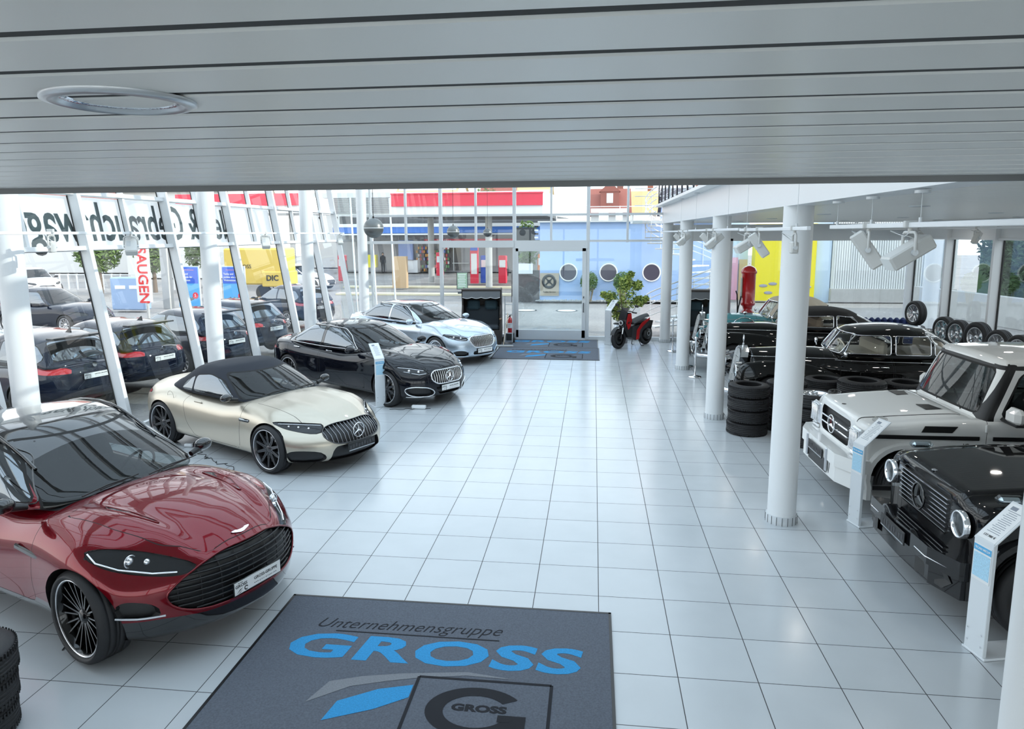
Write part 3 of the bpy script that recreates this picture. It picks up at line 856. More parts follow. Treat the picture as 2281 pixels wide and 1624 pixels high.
    if 'roofpanel' in D: region(gh, 'T', D['roofpanel'][0], 16, lim=.4); gt[16] = ('roof_panel', D['roofpanel'][1], None)
    for x in D.get('pillar', []):
        for q, pl in enumerate('LR'): region(gh, pl, x, 17+q, lim=.1, smooth=0, only={0, 3, 4, 5, 6, 7, 8}); gt[17+q] = ('pillar_trim', GLOSSB, None)
    keep_normals(gh)
    split_parts(gh, gt, root, SEAM); gh.free()
    if D.get('chrome_dlo'):
        for pl in 'LR': outline(gvh, smooth_poly(D['chrome_dlo'], 2), .007, pl=pl).obj('window_strip', D.get('dlo_mat', CHROME), root)
    # ---- wheels
    ws = D['wheel']; yw = D.get('yw', body['W'][len(body['W'])//2][1]-.11)
    for xw in (0., -wb):
        for sd in (1, -1): make_wheel(root, xw, sd*yw, R, ws[0], R, D.get('ww', .24), ws[1], ws[2], right=sd < 0, steer=(D.get('steer', 0.) if xw == 0 else 0))
    # ---- lamp internals
    for (y, z, r, kind) in D.get('lamps', []):
        for sd in (1, -1):
            h, n = surf(bvh, (4, sd*y, z), (-1, 0, 0))
            if h is None: continue
            b = MB()
            if kind == 'ring': b.tube([(h.x-.012+r*0, h.y+r*cos(a), h.z+r*sin(a)) for a in [2*pi*i/24 for i in range(24)]], .006, 6, closed=True); b.sphere((h.x-.03, h.y, h.z), r*.7, 8)
            else: b.sphere((h.x-.03, h.y, h.z), r, 8)
            b.obj('lamp_lens', LED, ob.get(20 if sd > 0 else 21, root))
    for pts, rad in D.get('drl', []):
        for sd in (1, -1):
            q = []
            for y, z in pts:
                h, n = surf(bvh, (4, sd*y, z), (-1, 0, 0))
                if h is not None: q.append(h+Vector((-.010, 0, 0)))
            if len(q) > 1: MB().tube(q, rad, 6).obj('light_strip', LED, ob.get(20 if sd > 0 else 21, root))
    # ---- grille bars
    if 'bars' in D:
        kind, n, rad, mt_ = D['bars']; gp = smooth_poly(D['grille'], D.get('gs', 2)); y0, y1, z0, z1 = bbox(gp); b = MB()
        if kind in ('v', 'vd'):
            for i in range(n):
                y = y0+(y1-y0)*(i+.5)/n; zz = [z0+(z1-z0)*k/40 for k in range(41) if sdf(gp, y, z0+(z1-z0)*k/40) < -.004]
                if len(zz) < 2: continue
                q = [surf(bvh, (4, y, z), (-1, 0, 0))[0] for z in (zz[0], (zz[0]+zz[-1])/2, zz[-1])]
                if None in q: continue
                b.tube([p+Vector((-.012, 0, 0)) for p in q], rad, 6)
        else:
            for i in range(n):
                z = z0+(z1-z0)*(i+.5)/n; yy = [y0+(y1-y0)*k/60 for k in range(61) if sdf(gp, y0+(y1-y0)*k/60, z) < -.004]
                if len(yy) < 2: continue
                q = [surf(bvh, (4, yy[0]+(yy[-1]-yy[0])*k/10, z), (-1, 0, 0))[0] for k in range(11)]
                b.tube([p+Vector((-.02, 0, 0)) for p in q if p is not None], rad, 6)
                if kind == 'mesh':
                    pass
            if kind == 'mesh':
                for i in range(9):
                    y = y0+(y1-y0)*(i+.5)/9; q = [surf(bvh, (4, y, z0+(z1-z0)*(.1+.8*k/6)), (-1, 0, 0))[0] for k in range(7) if sdf(gp, y, z0+(z1-z0)*(.1+.8*k/6)) < 0]
                    if len(q) > 1 and None not in q: b.tube([p+Vector((-.026, 0, 0)) for p in q], rad*.6, 6)
        b.obj('grille_bars', mt_, ob.get(22, root))
    if 'gframe' in D: outline(bvh, smooth_poly(D['grille'], D.get('gs', 2)), D['gframe'][0]).obj('grille_frame', D['gframe'][1], ob.get(22, root))
    for poly, rad, mt_ in D.get('outl', []):
        for pp in (poly, mir(poly)): outline(bvh, smooth_poly(pp, 2), rad).obj('intake_trim', mt_, root)
    for pts, rad, mt_ in D.get('strips', []):
        outline(bvh, pts, rad, closed=False).obj('bumper_trim', mt_, root)
    if 'star' in D:
        y, z, r = D['star']; h, n = surf(bvh, (4, y, z), (-1, 0, 0))
        M = frameM(h+Vector((.012, 0, 0)), (0, 1, 0), (0, 0, 1)); star_badge(root, 'front_badge', M, r)
    if 'plate' in D:
        z, kind = D['plate']; h, n = surf(bvh, (4, 0, z), (-1, 0, 0)); plate(root, frameM(h+Vector((.012, 0, 0)), (0, 1, 0), (0, 0, 1)), kind)
    if 'rplate' in D:
        z = D['rplate']; h, n = surf(bvh, (-8, 0, z), (1, 0, 0)); plate(root, frameM(h+Vector((-.01, 0, 0)), (0, -1, 0), (0, 0, 1)), 'dealer')
    for x, z in D.get('handles', []):
        for q, sd in enumerate((1, -1)):
            h, n = surf(bvh, (x, sd*3, z), (0, -sd, 0))
            if h is None: continue
            b = MB(); b.box((0, 0, 0), (.2, .022, .032), bev=.01); b.obj('door_handle', D.get('handlemat', P), root, h+Vector((0, sd*.008, 0)))
    if 'mirror' in D:
        x, y, z, mt_, sz = D['mirror']
        for sd in (1, -1): mirror(root, x, sd*y, z, mt_, sd, size=sz)
    if D.get('seats'): seats(root, D['seats'], D.get('sz', .8), D.get('sh', .36), D.get('seatmat', SEATM))
    if D.get('steer_pos'): steering(root, *D['steer_pos'])
    return root, bvh, gvh

# common sedan shapes -------------------------------------------------
def sedan(wb, L_extra, z=0.):
    e = -wb-1.06-L_extra
    body = dict(x0=e, x1=.90, hz=.36, r=(.14, .10, .09), n=(84, 26, 16),
        W=[(e, .80), (e+.4, .90), (-wb, .955), (-wb/2, .945), (0, .955), (.5, .93), (.90, .87)],
        top=[(e, .98+z), (e+.25, 1.07+z), (-wb-.3, 1.08+z), (-wb+.6, 1.0+z), (-1.4, .98+z), (-.55, 1.06+z), (0, 1.025+z), (.5, .945+z), (.90, .83+z)],
        bot=[(e, .32), (e+.5, .21), (0, .19), (.90, .20)], crown=.055,
        sec=[(0, .945), (.22, .985), (.5, 1.), (.78, .985), (1, .93)],
        nose=[(0, -.06), (.2, 0), (.5, -.005), (.75, -.04), (1, -.13)], tail=[(0, .10), (.3, .01), (.6, 0), (.85, .02), (1, .05)],
        fs=(.42, 2.6), rs=(.30, 2.8), lf=1.0, lr=1.0,
        mod=[lambda p, a, b, c: p+Vector((0, math.copysign(.012*math.exp(-((p.z-.80)/.05)**2)*min(1, max(0, abs(b)*2-1)), p.y), 0)) if abs(b) > .5 else p,
             lambda p, a, b, c: p+Vector((0, 0, .018*math.exp(-((abs(p.y)-.52)/.10)**2))) if (c > .9 and p.x > -.6) else p])
    g0 = -wb-.62; g1 = -.42
    green = dict(x0=g0, x1=g1, hz=.25, r=(.30, .16, .13), n=(56, 24, 14),
        W=[(g0, .74), (g0+.7, .80), (-wb/2-.3, .825), (g1, .78)], top=[(g0, 1.40+z), (g0+.8, 1.475+z), (-wb/2-.35, 1.505+z), (-1.1, 1.49+z), (g1, 1.44+z)],
        bot=[(g0, .94+z), (g1, .93+z)], crown=.045, sec=[(0, 1.02), (.3, .985), (.65, .90), (1, .775)],
        nose=[(0, 0), (.2, -.14), (1, -.95)], tail=[(0, 0), (.3, .28), (1, .85)], fs=(.22, 2.2), rs=(.16, 2.2), lf=1.6, lr=1.5)
    return body, green
def glassS(wb, z=0.):
    return [(-.98, 1.045+z), (-1.32, 1.27+z), (-1.62, 1.40+z), (-2.05, 1.425+z), (-2.05, 1.03+z)], [(-2.13, 1.03+z), (-2.13, 1.425+z), (-wb+.45, 1.42+z), (-wb+.10, 1.34+z), (-wb+.10, 1.03+z)], [(-wb+.06, 1.03+z), (-wb+.06, 1.33+z), (-wb-.05, 1.28+z), (-wb-.26, 1.13+z), (-wb-.28, 1.04+z)]

BLKP = paint('black car paint', (.004, .005, .009), .12)
SILP = paint('silver car paint', (.52, .60, .68), .27, .85)
# ---- black saloon (long wheelbase, vertical bar grille)
wb = 3.216; bo, gr = sedan(wb, 0.)
gril = [(-.40, .53), (-.44, .60), (-.42, .68), (-.34, .735), (.34, .735), (.42, .68), (.44, .60), (.40, .53), (.30, .47), (-.30, .47)]
head = [(.46, .70), (.50, .755), (.66, .80), (.86, .83), (.90, .79), (.80, .71), (.62, .655), (.48, .665)]
doorsS = [[(-.62, .30), (-.58, .9), (-.62, 1.02), (-2.08, 1.02), (-2.06, .30)], [(-2.12, .30), (-2.14, 1.02), (-wb-.05, 1.02), (-wb+.02, .85), (-wb+.48, .45), (-wb+.55, .30)]]
deckS = [(-.7, -.66), (-.7, .66), (-wb-.45, .60), (-wb-.45, -.60)]
side = glassS(wb)
dlo = [(-.95, 1.035), (-1.30, 1.28), (-1.60, 1.415), (-2.05, 1.44), (-wb+.45, 1.435), (-wb+.10, 1.36), (-wb-.12, 1.27), (-wb-.42, 1.09), (-wb-.32, 1.035), (-2.1, 1.015)]
windS = [(-.72, .99), (-.70, 1.04), (-.55, 1.40), (.55, 1.40), (.70, 1.04), (.72, .99)]
rearS = [(-.56, 1.10), (-.46, 1.38), (.46, 1.38), (.56, 1.10)]
MULTIB = mat('dark wheel finish', (.09, .09, .095), .25, .8)
common = dict(hood=[(-.52, -.70), (-.52, .70), (.1, .68), (.60, .60), (.76, .42), (.80, 0), (.76, -.42), (.60, -.60), (.1, -.68)], doors=doorsS, sill=[(-wb+.3, .15), (-wb+.3, .27), (-.3, .27), (-.3, .15)], deck=deckS,
    wind=windS, side=side, rear=rearS, chrome_dlo=dlo, handles=[(-1.86, .93), (-2.92, .93)], tail=[(.38, .78), (.80, .80), (.90, .84), (.86, .90), (.70, .92), (.38, .86)],
    boot=[(-.55, .60), (-.60, 1.1), (.60, 1.1), (.55, .60)], head=head, lamps=[(.60, .725, .028, 'ball'), (.72, .745, .028, 'ball')], drl=[([(.50, .69), (.62, .675), (.80, .735)], .005), ([(.52, .745), (.68, .785), (.84, .81)], .006)])
loc_rz = {}
car, bvh, _ = modern_car(dict(common, name='saloon_car', label='glossy black saloon with chrome vertical-bar grille and star, beside the silver saloon', loc=(-3.66, 7.93, 0), rz=radians(-31.9), body=bo, green=gr, paint=BLKP, wb=wb, R=.368, Ra=.40,
    grille=gril, bars=('v', 17, .0085, CHROME), gframe=(.013, CHROME), star=(0, .60, .105), plate=(.385, 'dealer'), wheel=('mesh', .295, MULTIB), yw=.83,
    intakes=[([(.44, .25), (.40, .33), (.50, .40), (.74, .43), (.84, .40), (.80, .30), (.66, .25)], True), ([(-.30, .26), (-.34, .40), (.34, .40), (.30, .26)], False)],
    outl=[([(.42, .235), (.375, .33), (.49, .415), (.74, .445), (.86, .41), (.82, .29), (.66, .235)], .011, CHROME)], strips=[([(-.80, .235), (-.5, .22), (0, .215), (.5, .22), (.80, .235)], .009, CHROME)],
    mirror=(-.92, .90, 1.06, BLKP, 1.), seats=[-1.75, -2.75], steer_pos=(-1.15, .38, .98), pillar=[[(-2.05, 1.0), (-2.05, 1.46), (-2.13, 1.46), (-2.13, 1.0)]], handlemat=CHROME))
for i in range(0): pass
# ---- silver saloon (longest, upright fine-bar grille, black roof panel)
wb2 = 3.396; bo2, gr2 = sedan(wb2, 0.02, .01)
gril2 = [(-.40, .58), (-.44, .66), (-.42, .72), (-.34, .765), (.34, .765), (.42, .72), (.44, .66), (.40, .58), (.34, .50), (.26, .47), (-.26, .47), (-.34, .50)]
doorsM = [[(-.62, .30), (-.58, .9), (-.62, 1.02), (-2.08, 1.02), (-2.06, .30)], [(-2.12, .30), (-2.14, 1.02), (-wb2-.05, 1.02), (-wb2+.02, .85), (-wb2+.48, .45), (-wb2+.55, .30)]]
dlo2 = [(-.95, 1.045), (-1.30, 1.28), (-1.60, 1.42), (-2.05, 1.445), (-wb2+.45, 1.44), (-wb2+.10, 1.37), (-wb2-.12, 1.28), (-wb2-.42, 1.10), (-wb2-.32, 1.045), (-2.1, 1.025)]
side2 = glassS(wb2, .01)
c2 = dict(common); c2.update(doors=doorsM, chrome_dlo=dlo2, side=side2, sill=[(-wb2+.3, .15), (-wb2+.3, .25), (-.3, .25), (-.3, .15)], deck=[(-.7, -.66), (-.7, .66), (-wb2-.45, .60), (-wb2-.45, -.60)], handles=[(-1.86, .94), (-3.05, .94)])
modern_car(dict(c2, name='saloon_car', label='silver saloon with black roof and upright fine-bar chrome grille, next to the hooded beach chair', loc=(-3.60, 12.55, 0), rz=radians(-37.0), body=bo2, green=gr2, paint=SILP, wb=wb2, R=.372, Ra=.40,
    grille=gril2, bars=('v', 30, .0048, CHROME), gframe=(.016, CHROME), plate=(.385, 'dealer'), wheel=('fine', .285, mat('polished wheel', (.7, .72, .75), .15, 1.)), yw=.83,
    intakes=[([(.50, .26), (.48, .34), (.56, .40), (.72, .41), (.82, .36), (.76, .27)], True), ([(-.38, .29), (-.36, .39), (.36, .39), (.38, .29)], False)],
    outl=[([(.46, .245), (.45, .35), (.55, .42), (.74, .43), (.86, .37), (.80, .25)], .010, SILP)], strips=[([(-.80, .225), (-.5, .21), (0, .205), (.5, .21), (.80, .225)], .014, CHROME)],
    mirror=(-.92, .90, 1.07, SILP, 1.), seats=[-1.75, -2.9], steer_pos=(-1.15, .38, .98), roofpanel=([(-1.0, -.62), (-1.0, .62), (-wb2-.1, .58), (-wb2-.1, -.58)], GLOSSB), handlemat=SILP))
# bonnet ornament of the silver saloon
# ---- beige-silver convertible with dark soft top
SLP = paint('satin warm silver paint', (.54, .49, .405), .30, .75, .35, crough=.2)
SOFT = mat('dark blue-grey soft top fabric', (.018, .022, .032), .85, bump=.1, nscale=400, noise=.1)
wb = 2.70; e = -wb-1.06
def ridges(p, a, b, c):
    if c > .85 and -.55 < p.x < .9:
        k = min(1, (p.x+.55)/.3)*min(1, (.95-p.x)/.4); yy = .30+.10*(.9-p.x)*.5
        p = p+Vector((0, 0, k*(.020*math.exp(-((abs(p.y)-yy)/.055)**2)+.010*math.exp(-((abs(p.y)-yy-.2)/.08)**2))))
    return p
def fender(x0, amp, sx=.42, sz=.22, z0=.62):
    def f(p, a, b, c):
        if abs(b) > .6: p = p+Vector((0, math.copysign(amp*math.exp(-((p.x-x0)/sx)**2-((p.z-z0)/sz)**2), p.y), 0))
        return p
    return f
body = dict(x0=e, x1=.95, hz=.33, r=(.16, .12, .12), n=(84, 28, 16),
    W=[(e, .76), (e+.35, .87), (-wb, .925), (-1.5, .905), (-.6, .915), (0, .94), (.5, .93), (.95, .86)],
    top=[(e, .84), (e+.25, .95), (-wb, .99), (-2.0, .93), (-1.2, .90), (-.62, .955), (0, .92), (.5, .85), (.95, .70)],
    bot=[(e, .34), (e+.5, .19), (0, .16), (.95, .18)], crown=.07, sec=[(0, .95), (.2, .99), (.5, 1.), (.8, .97), (1, .90)],
    nose=[(0, -.02), (.2, 0), (.5, .0), (.75, -.05), (1, -.20)], tail=[(0, .12), (.3, .02), (.6, 0), (.85, .02), (1, .08)],
    fs=(.50, 2.5), rs=(.40, 2.6), lf=1.0, lr=.9, mod=[ridges, fender(0., .02), fender(-wb, .035, z0=.7)])
g0, g1 = -3.28, -.48
green = dict(x0=g0, x1=g1, hz=.22, r=(.25, .14, .11), n=(56, 24, 14), W=[(g0, .56), (g0+.5, .72), (-1.9, .79), (g1, .76)],
    top=[(g0, 1.12), (g0+.4, 1.23), (-2.2, 1.345), (-1.6, 1.375), (-1.0, 1.37), (g1, 1.345)], bot=[(g0, .88), (g1, .86)], crown=.05,
    sec=[(0, 1.03), (.3, .99), (.65, .91), (1, .79)], nose=[(0, 0), (.2, -.15), (1, -.84)], tail=[(0, 0), (.3, .15), (1, .55)], fs=(.24, 2.2), rs=(.25, 2.2), lf=1.5, lr=1.3)
slg = [(-.42, .46), (-.50, .52), (-.52, .59), (-.44, .665), (-.30, .70), (.30, .70), (.44, .665), (.52, .59), (.50, .52), (.42, .46), (.30, .44), (-.30, .44)]
car, bvh, gvh = modern_car(dict(name='convertible_car', label='beige-silver convertible with dark blue-grey soft top and black wheels, second car on the left', loc=(-4.26, 3.86, 0), rz=radians(-27.6), body=body, green=green, paint=SLP, wb=wb,
    R=.353, Ra=.385, wheel=('mesh', .290, MULTIB), yw=.82, ww=.27, steer=0., roofpaint=SOFT,
    hood=[(-.56, -.66), (-.56, .66), (.0, .66), (.50, .60), (.74, .42), (.80, 0), (.74, -.42), (.50, -.60), (0, -.66)],
    doors=[[(-.66, .26), (-.62, .80), (-.66, .98), (-1.95, .98), (-2.12, .80), (-2.0, .45), (-1.8, .26)]], sill=[(-wb+.28, .12), (-wb+.28, .24), (-.32, .22), (-.32, .12)], deck=[(-.72, -.62), (-.72, .62), (-2.3, .6), (-2.3, -.6)],
    wind=[(-.70, .93), (-.70, .98), (-.56, 1.26), (.56, 1.26), (.70, .98), (.70, .93)], side=[[(-.95, .95), (-1.30, 1.17), (-1.62, 1.235), (-1.95, 1.20), (-1.95, .94)], [(-1.98, .94), (-1.98, 1.19), (-2.18, 1.10), (-2.30, .98), (-2.26, .94)]],
    head=[(.40, .70), (.46, .715), (.66, .74), (.84, .765), (.90, .745), (.80, .66), (.64, .60), (.50, .60)], lamps=[(.58, .66, .018, 'ball'), (.66, .675, .018, 'ball'), (.74, .69, .018, 'ball')], drl=[([(.44, .69), (.66, .715), (.84, .735)], .005)],
    grille=slg, bars=('v', 17, .0042, mat('dark chrome', (.38, .39, .41), .2, 1.)), gframe=(.008, GLOSSB), star=(0, .575, .105), plate=(.375, 'dark'),
    intakes=[([(.53, .20), (.52, .30), (.60, .365), (.80, .39), (.90, .36), (.86, .22), (.74, .185)], True), ([(-.50, .17), (-.42, .42), (.42, .42), (.50, .17)], False)],
    strips=[([(-.86, .185), (-.5, .175), (0, .17), (.5, .175), (.86, .185)], .016, GLOSSB)],
    handles=[(-1.78, .80)], mirror=(-.86, .82, 1.0, GLOSSB, .8), seats=[-1.65], sz=.72, sh=.30, steer_pos=(-1.1, .36, .93), tail=[(.50, .78), (.70, .76), (.86, .80), (.82, .85), (.60, .86)]))
# fender vents, badge, fuel flap
for sd in (1, -1):
    h, n = surf(bvh, (-.52, sd*3, .70), (0, -sd, 0)); b = MB(); b.box((0, 0, 0), (.26, .02, .055), bev=.012); o = b.obj('fender_vent', GLOSSB, car, h); b = MB(); b.box((0, sd*.011, .01), (.22, .006, .012), bev=.003); b.obj('vent_strip', CHROME, o)
    text('fender_badge', 'AMG' if False else 'TURBO', .035, CHROME, car, frameM(h+Vector((0, sd*.006, -.055)), (-sd, 0, 0), (0, 0, 1)), depth=.002)
h, n = surf(bvh, (-2.45, -3, .82), (0, 1, 0))
b = MB(); b.tube([(h.x+.085*cos(a), h.y-.002, h.z+.085*sin(a)) for a in [2*pi*i/32 for i in range(32)]], .0022, 4, closed=True); b.obj('fuel_flap_gap', SEAM, car)
h, n = surf(bvh, (.66, 0, 4), (0, 0, -1)); b = MB(); b.cyl(h, h+n*.004, .026, n=20); b.obj('bonnet_badge', CHROME, car)
for s_ in (.12, -.5): wiper(car, -.60, s_, .965, .42, .05, .02, 1)
# ---- red SUV-coupe in the left foreground
REDP = paint('deep red metallic paint', (.17, .003, .009), .22, .5, 1.)
wb = 3.06; e = -wb-.98
def dbx(p, a, b, c):
    if c > .8 and -.6 < p.x < .95:
        k = max(0, min(1, (p.x+.6)/.35))*max(0, min(1, (1.0-p.x)/.35))
        y = abs(p.y); yy = .62-.16*max(0, (p.x+.2))
        p = p+Vector((0, 0, k*(.030*math.exp(-((y-yy)/.09)**2)-.016*math.exp(-((y-yy+.17)/.08)**2)+.016*math.exp(-(y/.28)**2))))
    return p
body = dict(x0=e, x1=.94, hz=.42, r=(.17, .13, .13), n=(96, 30, 18),
    W=[(e, .82), (e+.4, .94), (-wb, .995), (-1.6, .955), (-.7, .965), (0, 1.0), (.45, .985), (.94, .90)],
    top=[(e, 1.12), (e+.3, 1.2), (-wb, 1.18), (-2.0, 1.10), (-1.2, 1.07), (-.5, 1.14), (0, 1.12), (.5, 1.04), (.94, .88)],
    bot=[(e, .36), (e+.5, .24), (0, .22), (.6, .20), (.94, .20)], crown=.11, sec=[(0, .94), (.2, .975), (.45, 1.), (.75, .985), (1, .90)],
    nose=[(0, -.08), (.15, -.04), (.4, -.02), (.7, -.02), (1, -.12)], tail=[(0, .12), (.3, .02), (.6, 0), (.85, .02), (1, .08)],
    fs=(.46, 2.4), rs=(.36, 2.6), lf=1.0, lr=.9, mod=[dbx, fender(0., .03, .5, .25, .72), fender(-wb, .04, .5, .25, .8)])
g0, g1 = -3.75, -.40
green = dict(x0=g0, x1=g1, hz=.30, r=(.30, .18, .12), n=(64, 26, 16), W=[(g0, .70), (g0+.7, .82), (-1.7, .86), (g1, .84)],
    top=[(g0, 1.46), (g0+.8, 1.60), (-2.0, 1.665), (-1.5, 1.665), (-1.0, 1.65), (g1, 1.62)], bot=[(g0, 1.04), (g1, 1.04)], crown=.05,
    sec=[(0, 1.02), (.3, .985), (.65, .90), (1, .78)], nose=[(0, 0), (.2, -.16), (1, -.98)], tail=[(0, 0), (.3, .20), (1, .75)], fs=(.26, 2.2), rs=(.20, 2.2), lf=1.65, lr=1.6)
rg = [(-.56, .44), (-.66, .50), (-.70, .60), (-.60, .70), (-.40, .79), (-.20, .835), (.20, .835), (.40, .79), (.60, .70), (.70, .60), (.66, .50), (.56, .44), (.42, .415), (-.42, .415)]
WBLK = mat('black wheel', (.012, .012, .013), .15, .6, coat=.6)
WG2 = glassmat('windscreen glass', (.22, .26, .26), 1.55)
car, bvh, gvh = modern_car(dict(name='suv_car', label='deep red metallic SUV with black roof and wide black grille, left foreground', loc=(-3.77, -.64, 0), rz=radians(-20.), body=body, green=green, paint=REDP, wb=wb,
    R=.385, Ra=.425, wheel=('multi', .318, WBLK), yw=.865, ww=.29, steer=-.10, roofpaint=REDP, glass=WG2,
    hood=[(-.44, -.74), (-.44, .74), (.10, .70), (.50, .58), (.76, .36), (.80, 0), (.76, -.36), (.50, -.58), (.10, -.70)],
    doors=[[(-.62, .36), (-.58, .9), (-.62, 1.12), (-1.95, 1.12), (-1.92, .36)], [(-2.0, .36), (-2.02, 1.12), (-wb+.05, 1.12), (-wb+.3, .7), (-wb+.5, .36)]], sill=[(-wb+.33, .15), (-wb+.33, .33), (-.36, .31), (-.36, .15)], sillmat=GLOSSB, deck=[(-.62, -.70), (-.62, .70), (-3.2, .66), (-3.2, -.66)],
    wind=[(-.76, 1.06), (-.75, 1.12), (-.60, 1.545), (.60, 1.545), (.75, 1.12), (.76, 1.06)], side=[[(-.80, 1.14), (-1.22, 1.42), (-1.6, 1.54), (-1.98, 1.55), (-1.98, 1.13)], [(-2.05, 1.13), (-2.05, 1.55), (-2.7, 1.50), (-3.1, 1.30), (-3.0, 1.18)]],
    dlo_mat=GLOSSB, chrome_dlo=[(-.76, 1.13), (-1.20, 1.44), (-1.6, 1.565), (-2.0, 1.575), (-2.7, 1.525), (-3.14, 1.31), (-3.02, 1.15), (-2.0, 1.11)], roofpanel=([(-1.15, -.66), (-1.15, .66), (-3.0, .58), (-3.0, -.58)], GLOSSB),
    head=[(.44, .77), (.52, .835), (.66, .905), (.82, .95), (.92, .94), (.955, .885), (.90, .815), (.78, .76), (.60, .73), (.50, .74)], lamps=[(.76, .85, .05, 'ring'), (.68, .835, .026, 'ball')], drl=[([(.58, .752), (.70, .762), (.84, .805), (.925, .865), (.92, .92)], .008)],
    grille=rg, bars=('mesh', 9, .0085, BLACK), gframe=(.008, REDP), plate=(.50, 'dealer'),
    intakes=[([(.72, .43), (.73, .52), (.80, .57), (.90, .59), (.94, .54), (.92, .44), (.82, .425)], True)],
    splitter=[(-1.1, .0), (-1.1, .36), (-.95, .41), (-.72, .415), (-.45, .39), (.45, .39), (.72, .415), (.95, .41), (1.1, .36), (1.1, 0)], strips=[([(-.93, .45), (-.84, .44), (-.70, .44)], .010, STEEL), ([(.93, .45), (.84, .44), (.70, .44)], .010, STEEL), ([(-.9, .225), (-.5, .215), (0, .21), (.5, .215), (.9, .225)], .018, GLOSSB)],
    mirror=(-.84, .88, 1.18, GLOSSB, .9), seats=[-1.7, -2.6], sz=.92, sh=.40, steer_pos=(-1.05, .38, 1.10), seatmat=mat('dark green leather', (.012, .02, .02), .45)))
for sd in (1, -1):
    # bonnet vents
    b = MB(); P = []
    q = [(-.28, sd*.50), (-.18, sd*.545), (.10, sd*.515), (.32, sd*.44), (.30, sd*.425), (.05, sd*.46)]
    q = smooth_poly(q, 1); pts = [surf(bvh, (x, y, 4), (0, 0, -1))[0]+Vector((0, 0, .004)) for x, y in q]
    b.add(pts, [list(range(len(pts)))]); b.obj('bonnet_vent', GLOSSB, car, fix=False)
    b = MB(); b.tube(pts, .006, 6, closed=True); b.obj('vent_rim', REDP, car)
    h, n = surf(bvh, (-.62, sd*3, .80), (0, -sd, 0)); b = MB(); b.box((0, 0, 0), (.40, .025, .05), bev=.015); b.obj('side_strake', GLOSSB, car, h, (0, radians(8), 0))
    # roof rails
    q = []
    for k in range(13):
        x = -1.05-k*.17; h, n = surf(gvh, (x, sd*.60, 4), (0, 0, -1))
        if h: q.append(h+Vector((0, 0, .02 if 0 < k < 12 else .005)))
    MB().tube(q, .014, 6).obj('roof_rail', GLOSSB, car)
# winged badge
h, n = surf(bvh, (.77, 0, 4), (0, 0, -1)); ml = frameM(h+n*.004, (0, 1, 0), Vector((0, 1, 0)).cross(n)*-1)
b = MB(); wing = [(0, .012), (.03, .014), (.05, .022), (.095, .020), (.088, .008), (.06, -.002), (.035, -.010), (.018, -.016), (0, -.016)]
wing = wing+[(-x, y) for x, y in wing[::-1][1:-1]]; b.prism(wing, 0, .005); me = b.mesh('front_badge'); me.transform(ml); link('front_badge', me, CHROME, car)
for s_ in (.10, -.55): wiper(car, -.50, s_, 1.15, .5, .05, .03, 1)
# ================================================================ boxy off-roaders
def arch_flare(root, xw, R, ro, w, sd, y, mt):
    """flat wheel-arch extension following the wheel opening"""
    b = MB(); n = 20; P = []
    prof = [(R, 0), (R, w), (ro-.02, w), (ro, w-.03), (ro, 0)]
    pts = []
    path = [(-R*.98, -.16), (-R*.98, 0)]+[(R*cos(pi-a)*1.0, R*sin(a)) for a in [pi*i/n for i in range(1, n)]]+[(R*.98, 0), (R*.98, -.16)]
    k = (ro/R)
    vs = []
    for i, (px, pz) in enumerate(path):
        d = Vector((px, 0, max(0, pz))).normalized(); t = ro-R
        sq = 1+.10*abs(sin(2*math.atan2(max(pz, 0), abs(px)+1e-6)))     # squarish upper corners
        for (r_, yy) in ((0, 0), (0, w), (t-.02, w), (t, w-.03), (t, 0)):
            q = Vector((px, 0, pz))*sq+d*r_; vs.append((xw+q.x, sd*(y+yy), ROZ+q.z))
    m_ = 5; fs = []
    for i in range(len(path)-1):
        for j in range(m_-1): fs.append([i*m_+j, i*m_+j+1, (i+1)*m_+j+1, (i+1)*m_+j])
    fs += [list(range(m_)), list(range((len(path)-1)*m_, len(path)*m_))]
    b.add(vs, fs, 0, False); b.obj('wheel_arch', mt, root)
